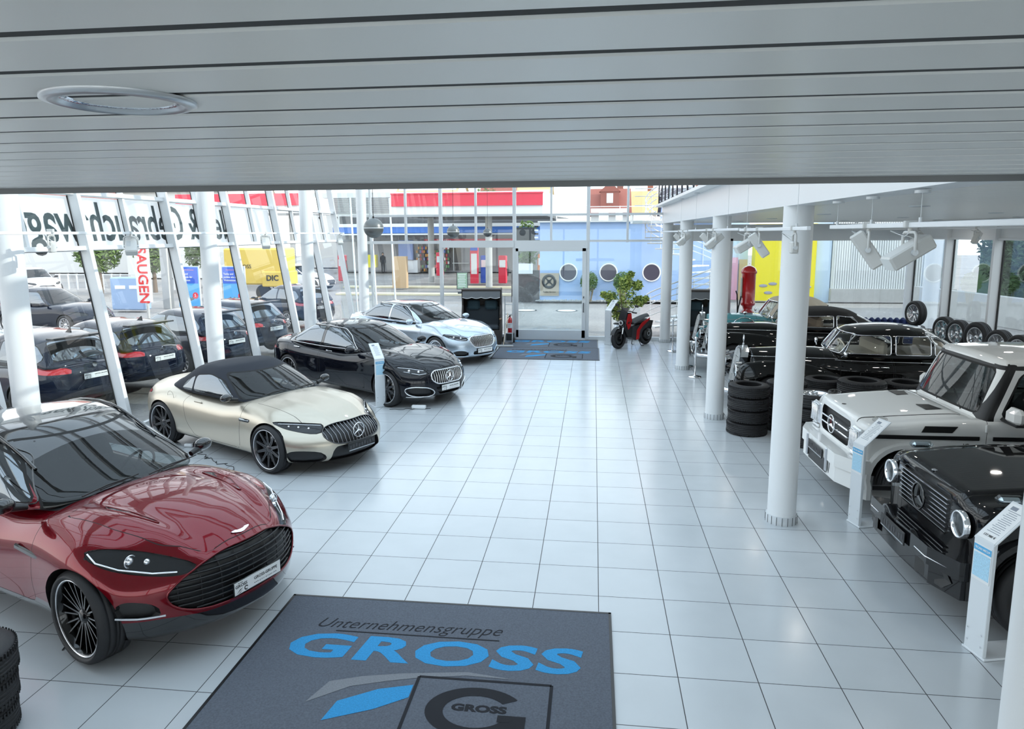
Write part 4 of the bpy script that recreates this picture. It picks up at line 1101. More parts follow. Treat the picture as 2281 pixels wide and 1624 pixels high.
def g_car(D):
    global ROZ
    root = thing('off_road_car', D['label'], 'car', D['loc'], D['rz']); P = D['paint']; wb = 2.85; R = .40; ROZ = R; new = D['new']
    e = -wb-.72; xf = .60
    def hoodstep(p, a, b, c):
        if c > .8 and p.x > -.62:
            k = max(0, min(1, (.66-abs(p.y))/.05)); k2 = max(0, min(1, (p.x+.62)/.1)); p = p+Vector((0, 0, .05*k*k2))
        return p
    bw = .90 if not new else .94
    body = dict(x0=e, x1=xf, hz=.34, r=(.05, .05, .05) if not new else (.08, .08, .08), n=(80, 36, 16), W=[(e, bw-.04), (-wb, bw-.02), (0, bw-.02), (xf, bw-.05)], top=[(e, 1.20), (-.62, 1.235), (-.4, 1.225), (xf, 1.14)], bot=[(e, .48), (xf, .50)], crown=.012,
        sec=[(0, .975), (.3, .995), (.8, 1), (1, .985)], nose=[(0, 0), (.8, 0), (1, -.03)], tail=[(0, 0), (1, 0)], fs=(.06, 4), rs=(.04, 4), lf=.6, lr=.6, mod=[hoodstep])
    bm = shell(body); bvh = BVHTree.FromBMesh(bm); tab = {0: ('body', P, None)}
    for pl in 'LR':
        for iw, xw in enumerate((0., -wb)):
            q = [(xw-.47, .3), (xw-.47, R+.10), (xw-.36, R+.38), (xw-.2, R+.47), (xw+.2, R+.47), (xw+.36, R+.38), (xw+.47, R+.10), (xw+.47, .3)]
            region(bm, pl, q, 60+2*iw+(pl == 'L'), lim=.1, smooth=1)
    region(bm, 'T', [(-.60, -.645), (-.60, .645), (xf-.01, .62), (xf-.01, -.62)], 1, lim=.3, seam=.004, smooth=0, only={0}); tab[1] = ('bonnet', P, None)
    region(bm, 'T', [(-.70, -.66), (-.70, .66), (-wb-.5, .66), (-wb-.5, -.66)], 43, lim=.3, smooth=0); tab[43] = ('cabin_deck', SEATM, None)
    for k, poly in enumerate([[(-.78, .52), (-.78, 1.4), (-1.72, 1.4), (-1.72, .52)], [(-1.75, .52), (-1.75, 1.4), (-wb+.30, 1.4), (-wb+.30, .9), (-wb+.52, .72), (-wb+.52, .52)]]):
        for q, pl in enumerate('LR'): region(bm, pl, poly, 10+2*k+q, lim=.15, seam=.003, smooth=1, only={0}); tab[10+2*k+q] = ('door', P, None)
    gp = [(-.50, .80), (-.50, 1.09), (.50, 1.09), (.50, .80), (.44, .76), (-.44, .76)] if not new else [(-.47, .74), (-.50, 1.10), (.50, 1.10), (.47, .74)]
    region(bm, 'F', gp, 22, lim=.1, smooth=1); tab[22] = ('grille', BLACK, None)
    keep_normals(bm); push(bm, 22, (-.05, 0, 0), 41); [push(bm, q, lambda co: Vector((0, -.32 if co.y > 0 else .32, 0)), q) for q in range(60, 64)]; tab.update({q: ('wheel_well', BLACK, None) for q in range(60, 64)}); tab[41] = ('trim', BLACK, None)
    ob = split_parts(bm, tab, root, SEAM); bm.free()
    # greenhouse
    g0, g1 = e+.03, -.66
    green = dict(x0=g0, x1=g1, hz=.38, r=(.07, .07, .06), n=(60, 24, 16), W=[(g0, bw-.05), (g1, bw-.06)], top=[(g0, 1.88), (g0+.5, 1.925), (-1.8, 1.95), (g1, 1.925)], bot=[(g0, 1.16), (g1, 1.16)], crown=.03,
        sec=[(0, 1.02), (.3, .985), (.85, .90), (1, .86)], nose=[(0, 0), (1, -.30)], tail=[(0, 0), (1, .10)], fs=(.05, 4), rs=(.04, 4), lf=.9, lr=.6)
    gh = shell(green); gvh = BVHTree.FromBMesh(gh); gt = {0: ('roof', P, None)}
    for iq, pl in enumerate('LR'):
        region(gh, pl, [(-.70, 1.0), (-.72, 1.27), (-1.02, 1.86), (-1.12, 1.86), (-.86, 1.27), (-.84, 1.0)], 17+iq, lim=.05, smooth=0)   # black A pillar
        region(gh, pl, [(-.5, 1.80), (-.5, 1.85), (e, 1.82), (e, 1.78)], 19+iq, lim=-.1, smooth=0, only={0})
    gt[17] = gt[18] = ('a_pillar_trim', BLACK, None); gt[19] = gt[20] = ('roof_gutter', BLACK, None)
    region(gh, 'F', [(-.72, 1.28), (-.655, 1.80), (.655, 1.80), (.72, 1.28)], 2, lim=.2, seam=.012, smooth=2); gt[2] = ('windshield', CARG, None)
    for k, poly in enumerate([[(-.93, 1.26), (-1.16, 1.76), (-1.66, 1.77), (-1.66, 1.26)], [(-1.80, 1.26), (-1.80, 1.77), (-2.5, 1.76), (-2.5, 1.26)], [(-2.62, 1.28), (-2.62, 1.74), (-3.4, 1.72), (-3.4, 1.28)]]):
        for q, pl in enumerate('LR'): region(gh, pl, poly, 3+2*k+q, lim=.1, seam=.012, smooth=2); gt[3+2*k+q] = ('side_window', CARG, None)
    keep_normals(gh); split_parts(gh, gt, root, SEAM); gh.free()
    # arches, wheels
    for xw in (0, -wb):
        for sd in (1, -1):
            if not new or True: arch_flare(root, xw, .47, .54, .055, sd, bw-.045, P)
            make_wheel(root, xw, sd*(bw-.13), R, 'double5', R, .27, .27, D['rim'], right=sd < 0, steer=(D.get('steer', 0) if xw == 0 else 0))
    # belt strip
    if not new:
        for sd in (1, -1):
            b = MB(); b.box((-.10, sd*(bw-.018), 1.015), (1.2, .02, .045)); b.box((-1.95, sd*(bw-.018), 1.015), (2.2, .02, .045)); b.obj('side_strip', BLACK, root)
            b = MB(); b.prism([(-.40, 1.075), (-.46, 1.15), (-.10, 1.15), (-.06, 1.075)], sd*(bw-.028), sd*(bw-.015), axis='y')
            b.obj('side_vent', BLACK, root)
            b = MB(); b.tube([(-.55, sd*.5, 1.275), (-.5, sd*.5, 1.275)], .01, 5)
            h = surf(bvh, (-.36, sd*.40, 4), (0, 0, -1))[0]; b = MB(); b.box((0, 0, 0), (.22, .26, .008), bev=.003); b.obj('bonnet_vent', BLACK, root, h)
    # front end
    bmx = xf+.02
    if not new:
        b = MB()   # bumper: stepped and sculpted
        poly = [(bmx-.12, -.92), (bmx+.06, -.88), (bmx+.18, -.62), (bmx+.19, 0), (bmx+.18, .62), (bmx+.06, .88), (bmx-.12, .92)]
        b.prism(poly, .56, .72); b.prism([(x-.02 if abs(y) < .7 else x, y*.97) for x, y in poly], .36, .57); o = b.obj('front_bumper', P, root)
        b = MB()
        for sd in (1, -1):
            q = [(sd*.40, .40), (sd*.42, .54), (sd*.66, .54), (sd*.74, .50), (sd*.68, .40)]
            vs = [(bmx+.165-(max(0, abs(y)-.6)*.45), y, z) for y, z in q]; b.add(vs, [list(range(5))])
        b.add([(bmx+.175, -.34, .38), (bmx+.175, .34, .38), (bmx+.175, .34, .545), (bmx+.175, -.34, .545)], [[0, 1, 2, 3]])
        b.obj('bumper_intake', BLACK, o, fix=False)
        for sd in (1, -1):
            b = MB(); b.box((bmx+.185, sd*.36, .56), (.03, .05, .30), bev=.01); b.obj('bumper_guard', STEEL, o)
        plate(root, frameM((bmx+.205, 0, .60), (0, 1, 0), (0, 0, 1)), 'dark')
        for sd in (1, -1):
            b = MB(); b.box((xf-.02, sd*.70, .92), (.04, .26, .30), bev=.03); o = b.obj('headlight', LED, root, label='headlight behind upright chrome bars')
            b = MB()
            for i in range(7): yy = sd*(.60+i*.034); b.tube([(xf+.005, yy, .79), (xf+.03, yy, .82), (xf+.03, yy, 1.02), (xf+.005, yy, 1.05)], .006, 6)
            b.tube([(xf+.03, sd*.58, .80), (xf+.03, sd*.82, .80), (xf+.03, sd*.82, 1.04), (xf+.03, sd*.58, 1.04)], .008, 6, closed=True); b.obj('headlight_guard', BLACK if False else CHROME, o)
            b = MB(); b.box((xf+.0, sd*.70, .745), (.03, .24, .045), bev=.01)
            b.obj('daytime_light', LED, root)
            b = MB(); b.sphere((xf-.24, sd*.76, 1.19), .07, 8, 0, (1.3, .75, .55)); b.obj('indicator_light', glassmat('clear lamp', (.8, .8, .8), 1.6), root)
        b = MB()
        for z in (.88, .97): b.box((xf+.01, 0, z), (.03, .96, .022), bev=.006)
        b.obj('grille_bars', CHROME, ob.get(22, root)); star_badge(root, 'front_badge', frameM((xf+.045, 0, .93), (0, 1, 0), (0, 0, 1)), .115, back=False)
    else:
        b = MB(); poly = [(bmx-.14, -.96), (bmx+.08, -.93), (bmx+.2, -.62), (bmx+.22, 0), (bmx+.2, .62), (bmx+.08, .93), (bmx-.14, .96)]
        b.prism(poly, .54, .70); b.prism([(x-.03, y*.98) for x, y in poly], .36, .545); o = b.obj('front_bumper', P, root)
        b = MB()
        for sd in (1, -1):
            q = [(sd*.42, .39), (sd*.42, .53), (sd*.80, .53), (sd*.84, .47), (sd*.76, .39)]
            b = MB(); b.add([(bmx+.20-(max(0, abs(y)-.6)*.47), y, z) for y, z in q], [list(range(5))]); b.obj('bumper_intake', mat('black mesh', (.03, .03, .03), .5), o, fix=False)
        b = MB()
        for sd in (1, -1): b.tube([(bmx+.205, sd*.40, .60), (bmx+.205, sd*.60, .60), (bmx+.10, sd*.86, .60)], .006, 6)
        b.obj('bumper_strip', CHROME, o)
        plate(root, frameM((bmx+.235, 0, .60), (0, 1, 0), (0, 0, 1)), 'dark')
        b = MB()
        for i in range(8): z = .775+i*.042; b.box((xf+.005, 0, z), (.03, .94, .010), mi=0)
        b.obj('grille_bars', STEEL, ob.get(22, root)); star_badge(root, 'front_badge', frameM((xf+.05, 0, .93), (0, 1, 0), (0, 0, 1)), .12, GLOSSB, back=True)
        for sd in (1, -1):
            b = MB(); My = frameM((xf-.01, sd*.70, .94), (0, 1, 0), (0, 0, 1)); b.lathe([(.12, 0), (.12, .045), (.105, .05), (.10, .03)], 32, 0, My); b.lathe([(.0, .035), (.04, .03), (.10, .028)], 32, 1, My); o2 = b.obj('headlight', [LED, DIM], root, label='round headlight with bright ring')
            b = MB(); b.lathe([(.001, .048), (.05, .044), (.104, .03)], 32, 0, My); b.obj('lamp_glass', LAMPG, o2)
            b = MB(); b.box((xf-.30, sd*.80, 1.205), (.22, .10, .075), bev=.03); b.obj('indicator_light', LAMPG, root)
            b = MB(); b.box((xf-.30, sd*.80, 1.20), (.17, .06, .05), bev=.02); b.obj('indicator_lens', LED, root)
        h = surf(bvh, (xf-.08, 0, 4), (0, 0, -1))[0]; b = MB(); b.cyl(h, h+Vector((0, 0, .004)), .03, n=24); b.obj('bonnet_badge', CHROME, root)
    if not new:
        h = surf(bvh, (xf-.10, 0, 4), (0, 0, -1))[0]; b = MB(); b.cyl(h, h+Vector((0, 0, .004)), .028, n=24); b.obj('bonnet_badge', BLACK, root)
        for s_ in (.42, -.15): wiper(root, -.70, s_, 1.24, -.42, .12, .22, 1)
    for sd in (1, -1):
        b = MB(); b.box((-.98, sd*(bw+.14), 1.32), (.13, .26, .19), bev=.05); o = b.obj('mirror', D.get('mir', P), root); b = MB(); b.box((-.96, sd*(bw-.0), 1.24), (.07, .16, .05), bev=.02); b.box((-.98, sd*(bw+.14), 1.235), (.12, .25, .03), bev=.01); b.obj('mirror_base', BLACK, o)
        for x in (-1.62, -2.42):
            b = MB(); b.box((x, sd*(bw+.0), 1.09), (.17, .03, .035), bev=.01); b.cyl((x-.06, sd*(bw-.01), 1.09), (x-.06, sd*(bw+.03), 1.09), .02); b.obj('door_handle', P, root)
        b = MB()
        for z in (.78, 1.14): b.cyl((-.765, sd*(bw-.005), z-.045), (-.765, sd*(bw-.005), z+.045), .013, n=10)
        b.obj('door_hinge', P, root)
        text('side_badge', 'V8', .06, CHROME, root, frameM((-.56, sd*(bw-.013), .93), (-sd, 0, 0), (0, 0, 1)), depth=.002) if not new else None
        b = MB(); b.cyl((-.55, sd*(bw-.06), .48), (-2.3, sd*(bw-.06), .48), .035); b.obj('side_step', STEEL, root)
    seats(root, [-1.35], 1.08, .40, SEATM, w=.5); steering(root, -1.0, .36, 1.28)
    return root
WHT = paint('pearl white car paint', (.84, .84, .82), .25)
BL2 = paint('black car paint deep', (.006, .006, .007), .12)
g_car(dict(label='white boxy off-roader with black belt strip and star grille, behind the leaning sign stand', loc=(3.64, 3.13, 0), rz=radians(-178.5), paint=WHT, new=False, rim=mat('dark rim', (.05, .05, .05), .2, .9), steer=.35))
g_car(dict(label='black boxy off-roader with round headlights, in front of the white off-roader', loc=(3.62, .50, 0), rz=radians(-179.5), paint=BL2, new=True, rim=mat('dark rim', (.05, .05, .05), .2, .9), mir=BL2))
# ================================================================ vintage cars
def blob(S, mods=()):
    bm = shell(S); return bm
def bm_link(bm, name, mt, root, label=None):
    keep_normals(bm); o = split_parts(bm, {0: (name, mt, label), 40: ('wheel_well', BLACK, None), 41: ('trim', BLACK, None)}, root, SEAM); bm.free(); return o.get(0)
CLEARG = glassmat('old car glass', (.80, .82, .80), 1.5)
def vintage(D):
    root = thing(D['name'], D['label'], 'car', D['loc'], D['rz']); P = D['paint']; wb = D.get('wb', 3.05); R = .36; HL = D.get('hl', .42); fen = D.get('fen', 'pontoon')
    zc = 1.16; e = -wb-1.05
    # hood and cabin
    body = dict(x0=e, x1=.36, hz=.36, r=(.10, .12, .14), n=(84, 26, 16), W=[(e, .40), (e+.5, .66), (-wb, .80), (-1.7, .82), (-1.1, .68), (-.4, .50), (.36, .36)],
        top=[(e, .74), (e+.4, .95), (-wb-.2, 1.12), (-wb+.5, 1.14), (-1.3, 1.15), (-.9, 1.18), (.36, 1.14)], bot=[(e, .42), (-wb, .40), (.36, .45)], crown=.11,
        sec=[(0, .94), (.35, 1), (.7, .99), (1, .84)], nose=[(0, 0), (1, -.02)], tail=[(0, .05), (.3, 0), (1, .28)], fs=(.02, 3), rs=(.35, 2.4), lf=.8, lr=1.0)
    bm = shell(body); bvh = BVHTree.FromBMesh(bm); tab = {0: ('body', P, None)}
    for pl in 'LR': region(bm, pl, circle(-wb, R, R+.06), 40, lim=.1, smooth=0)
    for k, poly in enumerate(D.get('doors', [[(-1.22, .50), (-1.25, 1.3), (-2.12, 1.3), (-2.12, .50)], [(-2.15, .50), (-2.15, 1.3), (-wb+.02, 1.3), (-wb+.02, .92), (-wb+.42, .5)]])):
        for q, pl in enumerate('LR'): region(bm, pl, poly, 10+2*k+q, lim=.15, seam=.003, smooth=1, only={0}); tab[10+2*k+q] = ('door', P, None)
    region(bm, 'T', [(-.98, -.62), (-.98, .62), (.42, .5), (.42, -.5)], 1, lim=.0, seam=.003, smooth=0, only={0}); tab[1] = ('bonnet', P, None)
    region(bm, 'T', [(-1.3, -.54), (-1.3, .54), (-wb-.05, .50), (-wb-.05, -.50)], 43, lim=.3, smooth=0); tab[43] = ('cabin_deck', D.get('seatmat', CREAM), None)
    keep_normals(bm); push(bm, 40, lambda co: Vector((0, -.2 if co.y > 0 else .2, 0)), 40); tab[40] = ('wheel_well', BLACK, None); split_parts(bm, tab, root, SEAM); bm.free()
    # fenders
    for sd in (1, -1):
        if fen == 'pontoon':
            S = dict(x0=-1.75, x1=.66, hz=.3, r=(.2, .13, .16), n=(50, 12, 14), W=[(-1.75, .10), (-1.2, .17), (-.4, .24), (.3, .25), (.66, .21)], top=[(-1.75, .62), (-1.2, .82), (-.5, .97), (.1, 1.0), (.66, .93)],
                bot=[(-1.75, .45), (-.6, .42), (.66, .42)], crown=.10, sec=[(0, .9), (.5, 1), (1, .8)], nose=[(0, -.10), (.4, 0), (1, -.08)], tail=[(0, 0), (1, .2)], fs=(.10, 2), rs=(.0, 2), lf=.5, lr=.8, mod=[lambda p, a, b, c: p+Vector((0, sd*.66, 0))])
        else:
            S = dict(x0=-1.15, x1=.55, hz=.3, r=(.2, .11, .12), n=(44, 12, 10), W=[(-1.15, .15), (-.3, .17), (.3, .17), (.55, .13)], top=[(-1.15, .42), (-.8, .50), (-.45, .74), (-.05, .90), (.3, .84), (.55, .55)],
                bot=[(-1.15, .36), (-.75, .42), (-.42, .62), (-.05, .78), (.3, .70), (.55, .42)], crown=.05, sec=[(0, 1), (1, .9)], nose=[(0, 0), (1, 0)], tail=[(0, 0), (1, 0)], fs=(.10, 2), rs=(.0, 2), lf=.5, lr=.8, mod=[lambda p, a, b, c: p+Vector((0, sd*.62, 0))])
        bm = shell(S)
        if fen == 'pontoon':
            region(bm, 'L' if sd > 0 else 'R', circle(0, R, R+.05), 40, lim=.1, smooth=0)
            keep_normals(bm); push(bm, 40, lambda co: Vector((0, -sd*.25, 0)), 40)
        bm_link(bm, 'front_fender', P, root)
        S = dict(x0=-wb-.95, x1=-wb+.72, hz=.3, r=(.2, .12, .14), n=(44, 12, 12), W=[(-wb-.95, .10), (-wb-.4, .2), (-wb+.2, .2), (-wb+.72, .12)], top=[(-wb-.95, .62), (-wb-.4, .90), (-wb+.1, .98), (-wb+.72, .70)],
            bot=[(-wb-.95, .40), (-wb+.72, .42)], crown=.08, sec=[(0, .95), (.5, 1), (1, .8)], nose=[(0, 0), (1, -.15)], tail=[(0, 0), (1, .25)], fs=(.05, 2), rs=(.15, 2), lf=.5, lr=.8, mod=[lambda p, a, b, c: p+Vector((0, sd*.74, 0))])
        bm = shell(S); region(bm, 'L' if sd > 0 else 'R', circle(-wb, R, R+.03), 40, lim=.1, smooth=0); keep_normals(bm); push(bm, 40, lambda co: Vector((0, -sd*.25, 0)), 40); bm_link(bm, 'rear_fender', P, root)
        b = MB(); b.box((-wb/2, sd*.80, .40), (wb-.9, .22, .05), bev=.02); b.obj('running_board', P, root)
        for xw in (0, -wb): make_wheel(root, xw, sd*.74, R, 'disc', R, .19, .23, P if fen != 'pontoon' else CHROME, right=sd < 0)
        # headlamps and horns
        yl, zl, xl = (.60, .78, .60) if fen == 'pontoon' else (.36, .86, .36)
        b = MB(); M = Matrix.Translation((xl, sd*yl, zl)) @ Matrix.Rotation(radians(90), 4, 'Y')
        b.lathe([(.001, -.16), (.06, -.13), (.105, -.05), (.12, .03), (.125, .05), (.105, .055)], 28, 0, M); b.lathe([(.105, .05), (.06, .075), (.001, .085)], 28, 1, M); b.obj('headlamp', [CHROME, LAMPG], root)
        b = MB(); M = Matrix.Translation((xl+.10, sd*(yl-.16), zl-.26)) @ Matrix.Rotation(radians(90), 4, 'Y'); b.lathe([(.001, -.07), (.05, -.05), (.07, .0), (.075, .02)], 20, 0, M); b.lathe([(.07, .02), (.04, .035), (.001, .04)], 20, 1, M); b.obj('fog_lamp', [CHROME, LAMPG], root)
        b = MB(); b.cyl((xl-.05, sd*(yl+.1 if fen == 'pontoon' else yl+.2), zl+.17), (xl+.06, sd*(yl+.1 if fen == 'pontoon' else yl+.2), zl+.17), .03); b.obj('horn_grille', CHROME, root)
        b = MB(); b.cyl((.68, sd*.42, .34), (.86, sd*.42, .40), .02); b.tube([(.86, sd*.30, .30), (.90, sd*.30, .52), (.88, sd*.30, .62)], .03, 8); b.obj('bumper_guard', CHROME, root)
    # radiator
    b = MB(); prof = [(-.27, .42), (-.29, 1.0), (-.24, 1.10), (-.10, 1.17), (0, 1.19), (.10, 1.17), (.24, 1.10), (.29, 1.0), (.27, .42)]
    b.prism([(y*1.12, z) for y, z in prof], .33, .47, axis='x'); b.v = [(x+.20*(1.19-z), y, z) for x, y, z in b.v]; rad = b.obj('radiator_shell', CHROME, root)
    b = MB(); q = [(y*.92, .44+(z-.42)*.90) for y, z in prof]; b.prism(q, .465, .476, axis='x'); b.v = [(x+.20*(1.19-z), y, z) for x, y, z in b.v]; b.obj('radiator_grille', mat('radiator mesh', (.5, .52, .52), .35, .9, bump=.6, nscale=150), rad)
    b = MB(); b.box((.48, 0, .79), (.012, .014, .68))
    for z in (.62, .80, .98): b.box((.479, 0, z), (.01, .44, .008))
    b.v = [(x+.20*(1.19-z), y, z) for x, y, z in b.v]; b.obj('radiator_bars', CHROME, rad)
    b = MB(); b.cyl((.40, 0, 1.18), (.40, 0, 1.23), .022); b.cyl((.40, 0, 1.22), (.40, 0, 1.28), .008); b.obj('ornament_stem', CHROME, root); star_badge(root, 'bonnet_star', frameM((.40, 0, 1.335), (0, 1, 0), (0, 0, 1)), .06)
    # bumper, hood strips, belt chrome
    b = MB(); b.tube([(.62, -.86, .44), (.82, -.78, .44), (.90, -.4, .43), (.92, 0, .43), (.90, .4, .43), (.82, .78, .44), (.62, .86, .44)], [.045]*7, 10); b.obj('front_bumper', CHROME, root)
    b = MB(); b.tube([(e-.1, -.7, .44), (e-.22, -.4, .44), (e-.24, 0, .44), (e-.22, .4, .44), (e-.1, .7, .44)], .045, 10); b.obj('rear_bumper', CHROME, root)
    plate(root, frameM((.96, 0, .40), (0, 1, 0), (0, 0, 1)), 'dark')
    for pl in 'LR':
        outline(bvh, [(.34, 1.02), (-.3, 1.03), (-1.0, 1.04), (-1.2, 1.04)], .009, pl=pl, closed=False).obj('bonnet_strip', CHROME, root)
        outline(bvh, [(-1.15, 1.02), (-2.0, 1.01), (-3.0, 1.0), (-3.8, .93)], .008, pl=pl, closed=False).obj('belt_strip', CHROME, root)
        sd = 1 if pl == 'L' else -1
        for x in (-1.95, -2.95)[:len(D.get('doors', [1, 2]))]:
            h, n = surf(bvh, (x, sd*3, .93), (0, -sd, 0)); b = MB(); b.cyl((h.x+.05, h.y, h.z), (h.x+.05, h.y+sd*.04, h.z), .012); b.tube([(h.x+.06, h.y+sd*.04, h.z), (h.x-.08, h.y+sd*.045, h.z)], .010, 6); b.obj('door_handle', CHROME, root)
        b = MB()
        if fen != 'pontoon':
            for k in range(16):
                x = .22-k*.055; h, n = surf(bvh, (x, sd*3, .90), (0, -sd, 0)); h2, n2 = surf(bvh, (x-.01, sd*3, .72), (0, -sd, 0))
                if h and h2: b.tube([h+n*.002, h2+n2*.002], .008, 4)
            b.obj('bonnet_louvres', P, root)
    # greenhouse / soft top
    soft = D.get('soft')
    g1 = -1.10; g0 = -wb-.50 if not soft else -wb-.42
    gz = D.get('gz', 1.60)
    green = dict(x0=g0, x1=g1, hz=.25, r=(.20, .13, .13), n=(60, 24, 16), W=[(g0, .58), (g0+.5, .72), (-2.1, .765), (g1, .70)], top=[(g0, gz-.16), (g0+.5, gz-.03), (-2.3, gz+.02), (-1.7, gz), (g1, gz-.05)], bot=[(g0, 1.02), (g1, 1.06)], crown=.06,
        sec=[(0, 1.03), (.4, .995), (.8, .93), (1, .86)], nose=[(0, 0), (1, -.34)], tail=[(0, 0), (.4, .08), (1, .45)], fs=(.12, 2.6), rs=(.30, 2.2), lf=1.1, lr=1.2)
    gh = shell(green); gvh = BVHTree.FromBMesh(gh); gt = {0: ('soft_top' if soft else 'roof', soft or P, None)}
    region(gh, 'F', [(-.585, 1.15), (-.54, gz-.13), (.54, gz-.13), (.585, 1.15)], 2, lim=.2, seam=.010, smooth=2); gt[2] = ('windshield', CLEARG, None)
    sw = D.get('side', [[(-1.30, 1.17), (-1.46, gz-.14), (-2.06, gz-.13), (-2.06, 1.16)], [(-2.14, 1.16), (-2.14, gz-.13), (-2.76, gz-.15), (-2.76, 1.15)], [(-2.83, 1.15), (-2.83, gz-.16), (-3.02, gz-.19), (-3.17, gz-.32), (-3.12, 1.16)]])
    for k, poly in enumerate(sw):
        for q, pl in enumerate('LR'): region(gh, pl, poly, 3+2*k+q, lim=.05, seam=.010, smooth=1); gt[3+2*k+q] = ('side_window', CLEARG, None)
    region(gh, 'B', [(-.34, 1.22), (-.30, 1.42), (.30, 1.42), (.34, 1.22)], 15, lim=.15, seam=.008); gt[15] = ('rear_window', CLEARG, None)
    keep_normals(gh); split_parts(gh, gt, root, SEAM); gh.free()
    for k, poly in enumerate(sw):
        for pl in 'LR': outline(gvh, smooth_poly(poly, 1), .009, pl=pl).obj('window_frame', CHROME, root)
    outline(gvh, smooth_poly([(-.59, 1.145), (-.545, gz-.125), (.545, gz-.125), (.59, 1.145)], 2), .012).obj('windshield_frame', CHROME, root)
    b = MB(); b.tube([surf(gvh, (4, 0, z), (-1, 0, 0))[0]+Vector((.004, 0, 0)) for z in (1.15, 1.28, gz-.13)], .009, 6); b.obj('windshield_divider', CHROME, root)
    # interior
    for x, n_ in ((-1.75, 1), (-2.75, 1))[:1 if soft else 2]:
        b = MB(); b.box((x, 0, 1.05), (.55, 1.15, .2), bev=.06); b.box((x-.26, 0, 1.20), (.16, 1.15, .34), bev=.07)
        b.obj('bench_seat', D.get('seatmat', CREAM), root)
    steering(root, -1.35, .36, 1.22, mt=mat('ivory', (.7, .66, .55), .3), R=.19)
    for sd in (1, -1):
        b = MB(); b.sphere((-1.22, sd*.92, 1.18), .06, 8, 0, (.5, 1, 1)); b.cyl((-1.2, sd*.78, 1.1), (-1.22, sd*.90, 1.16), .01); b.obj('mirror', CHROME, root)
    return root, bvh
BLK3 = paint('black vintage lacquer', (.005, .005, .005), .12)
TEAL = paint('turquoise lacquer', (.09, .30, .33), .2)
vintage(dict(name='limousine', label='black vintage limousine with beige seats and tall chrome radiator, behind the tyre stacks', loc=(3.27, 8.12, 0), rz=radians(-180.5), paint=BLK3, gz=1.63))
two = [[(-1.22, .50), (-1.25, 1.3), (-2.30, 1.3), (-2.30, .50)]]
vintage(dict(name='vintage_car', label='black vintage convertible with closed black soft top, between the limousine and the turquoise car', loc=(3.32, 12.1, 0), rz=radians(-181), paint=BLK3, soft=mat('black soft top fabric', (.012, .012, .013), .85, bump=.1, nscale=300), doors=two, gz=1.56,
    side=[[(-1.34, 1.16), (-1.52, 1.40), (-2.25, 1.42), (-2.25, 1.15)], [(-2.32, 1.15), (-2.32, 1.43), (-2.75, 1.38), (-2.85, 1.18)]], seatmat=mat('tan leather', (.35, .25, .18), .5)))
tq, tb = vintage(dict(name='vintage_car', label='turquoise vintage convertible with beige soft top and separate front fenders', loc=(3.36, 14.25, 0), rz=radians(-181), paint=TEAL, wb=2.85, fen='cycle', soft=mat('beige soft top fabric', (.62, .56, .46), .85, bump=.1, nscale=300), doors=two, gz=1.66,
    side=[[(-1.34, 1.16), (-1.52, 1.42), (-2.25, 1.44), (-2.25, 1.15)]]))
b = MB(); M = Matrix.Translation((-.62, .66, .78)) @ Matrix.Rotation(radians(-90), 4, 'X') @ Matrix.Rotation(0, 4, 'Z')
b.lathe([(.001, .10), (.10, .10), (.22, .085), (.30, .06), (.335, .0), (.33, -.08)], 36, 0, M); o = b.obj('spare_wheel_cover', TEAL, tq)
b = MB(); b.tube([M @ Vector((.335*cos(a), .335*sin(a), .02)) for a in [2*pi*i/40 for i in range(40)]], .013, 6, closed=True); b.cyl((-.62, .70, 1.11), (-.62, .73, 1.24), .008); b.sphere((-.62, .74, 1.25), .05, 8, 0, (1, .4, 1)); b.obj('cover_ring', CHROME, o)
# ================================================================ tyres
def tyre_me(R=.335, w=.21, ri=.215):
    """lying tyre: axis z, resting on z=0"""
    b = MB(); h = w/2
    pr = [(ri, -h*.75), (ri-.012, -h*.95), (ri+.02, -h), (R-.07, -h*1.02), (R-.02, -h*.9), (R, -h*.68)]
    for k in range(-2, 3): z = k*h*.27; pr += [(R+.002, z-.022*1), (R+.002, z-.004), (R-.008, z-.003), (R-.008, z+.003)]
    pr += [(R, h*.68), (R-.02, h*.9), (R-.07, h*1.02), (ri+.02, h), (ri-.012, h*.95), (ri, h*.75), (ri+.03, 0)]
    b.lathe([(r, z+h) for r, z in pr], 56, 0, closed=True)
    for i in range(70):
        a = 2*pi*i/70; M = Matrix.Rotation(a, 4, 'Z')
        for z in (h*.38, h*1.62): b.box((R+.001, 0, z), (.006, .012, h*.42), M)
    return b.mesh('tyre')
TY = tyre_me()
def tyre(x, y, z, label, group, s=1., tilt=None, me=None, rz=0.):
    o = bpy.data.objects.new('tyre', me or TY); COL.objects.link(o)
    if not o.data.materials: o.data.materials.append(RUBBER)
    o.location = (x, y, z); o.scale = (s, s, s); o.rotation_euler = tilt or (0, 0, rz)
    return tag(o, label, 'tyre', group)
def stack(x, y, n, what, s=1., z0=0.):
    nm = ['lowest', 'second from the floor', 'third from the floor', 'fourth from the floor', 'fifth from the floor', 'sixth from the floor']
    for k in range(n):
        last = k == n-1
        tyre(x+.008*sin(k*2.3+x*7), y+.008*cos(k*1.7), z0+k*.2145*s, ('top tyre of ' if last else nm[k]+' tyre of ')+what, 'stacked black tyres', s, rz=k*.7)
    return z0+n*.2145*s
stack(2.56, 5.98, 4, 'the four-tyre stack beside the white column')
stack(3.26, 6.28, 4, 'the stack just behind the four-tyre stack')
z = stack(3.42, 5.36, 3, 'the stack topped by a chrome-spoked wheel')
stack(3.98, 6.62, 4, 'the hindmost stack near the limousine')
stack(4.38, 6.0, 4, 'the wide-tyre stack behind the white off-roader bonnet', 1.12)
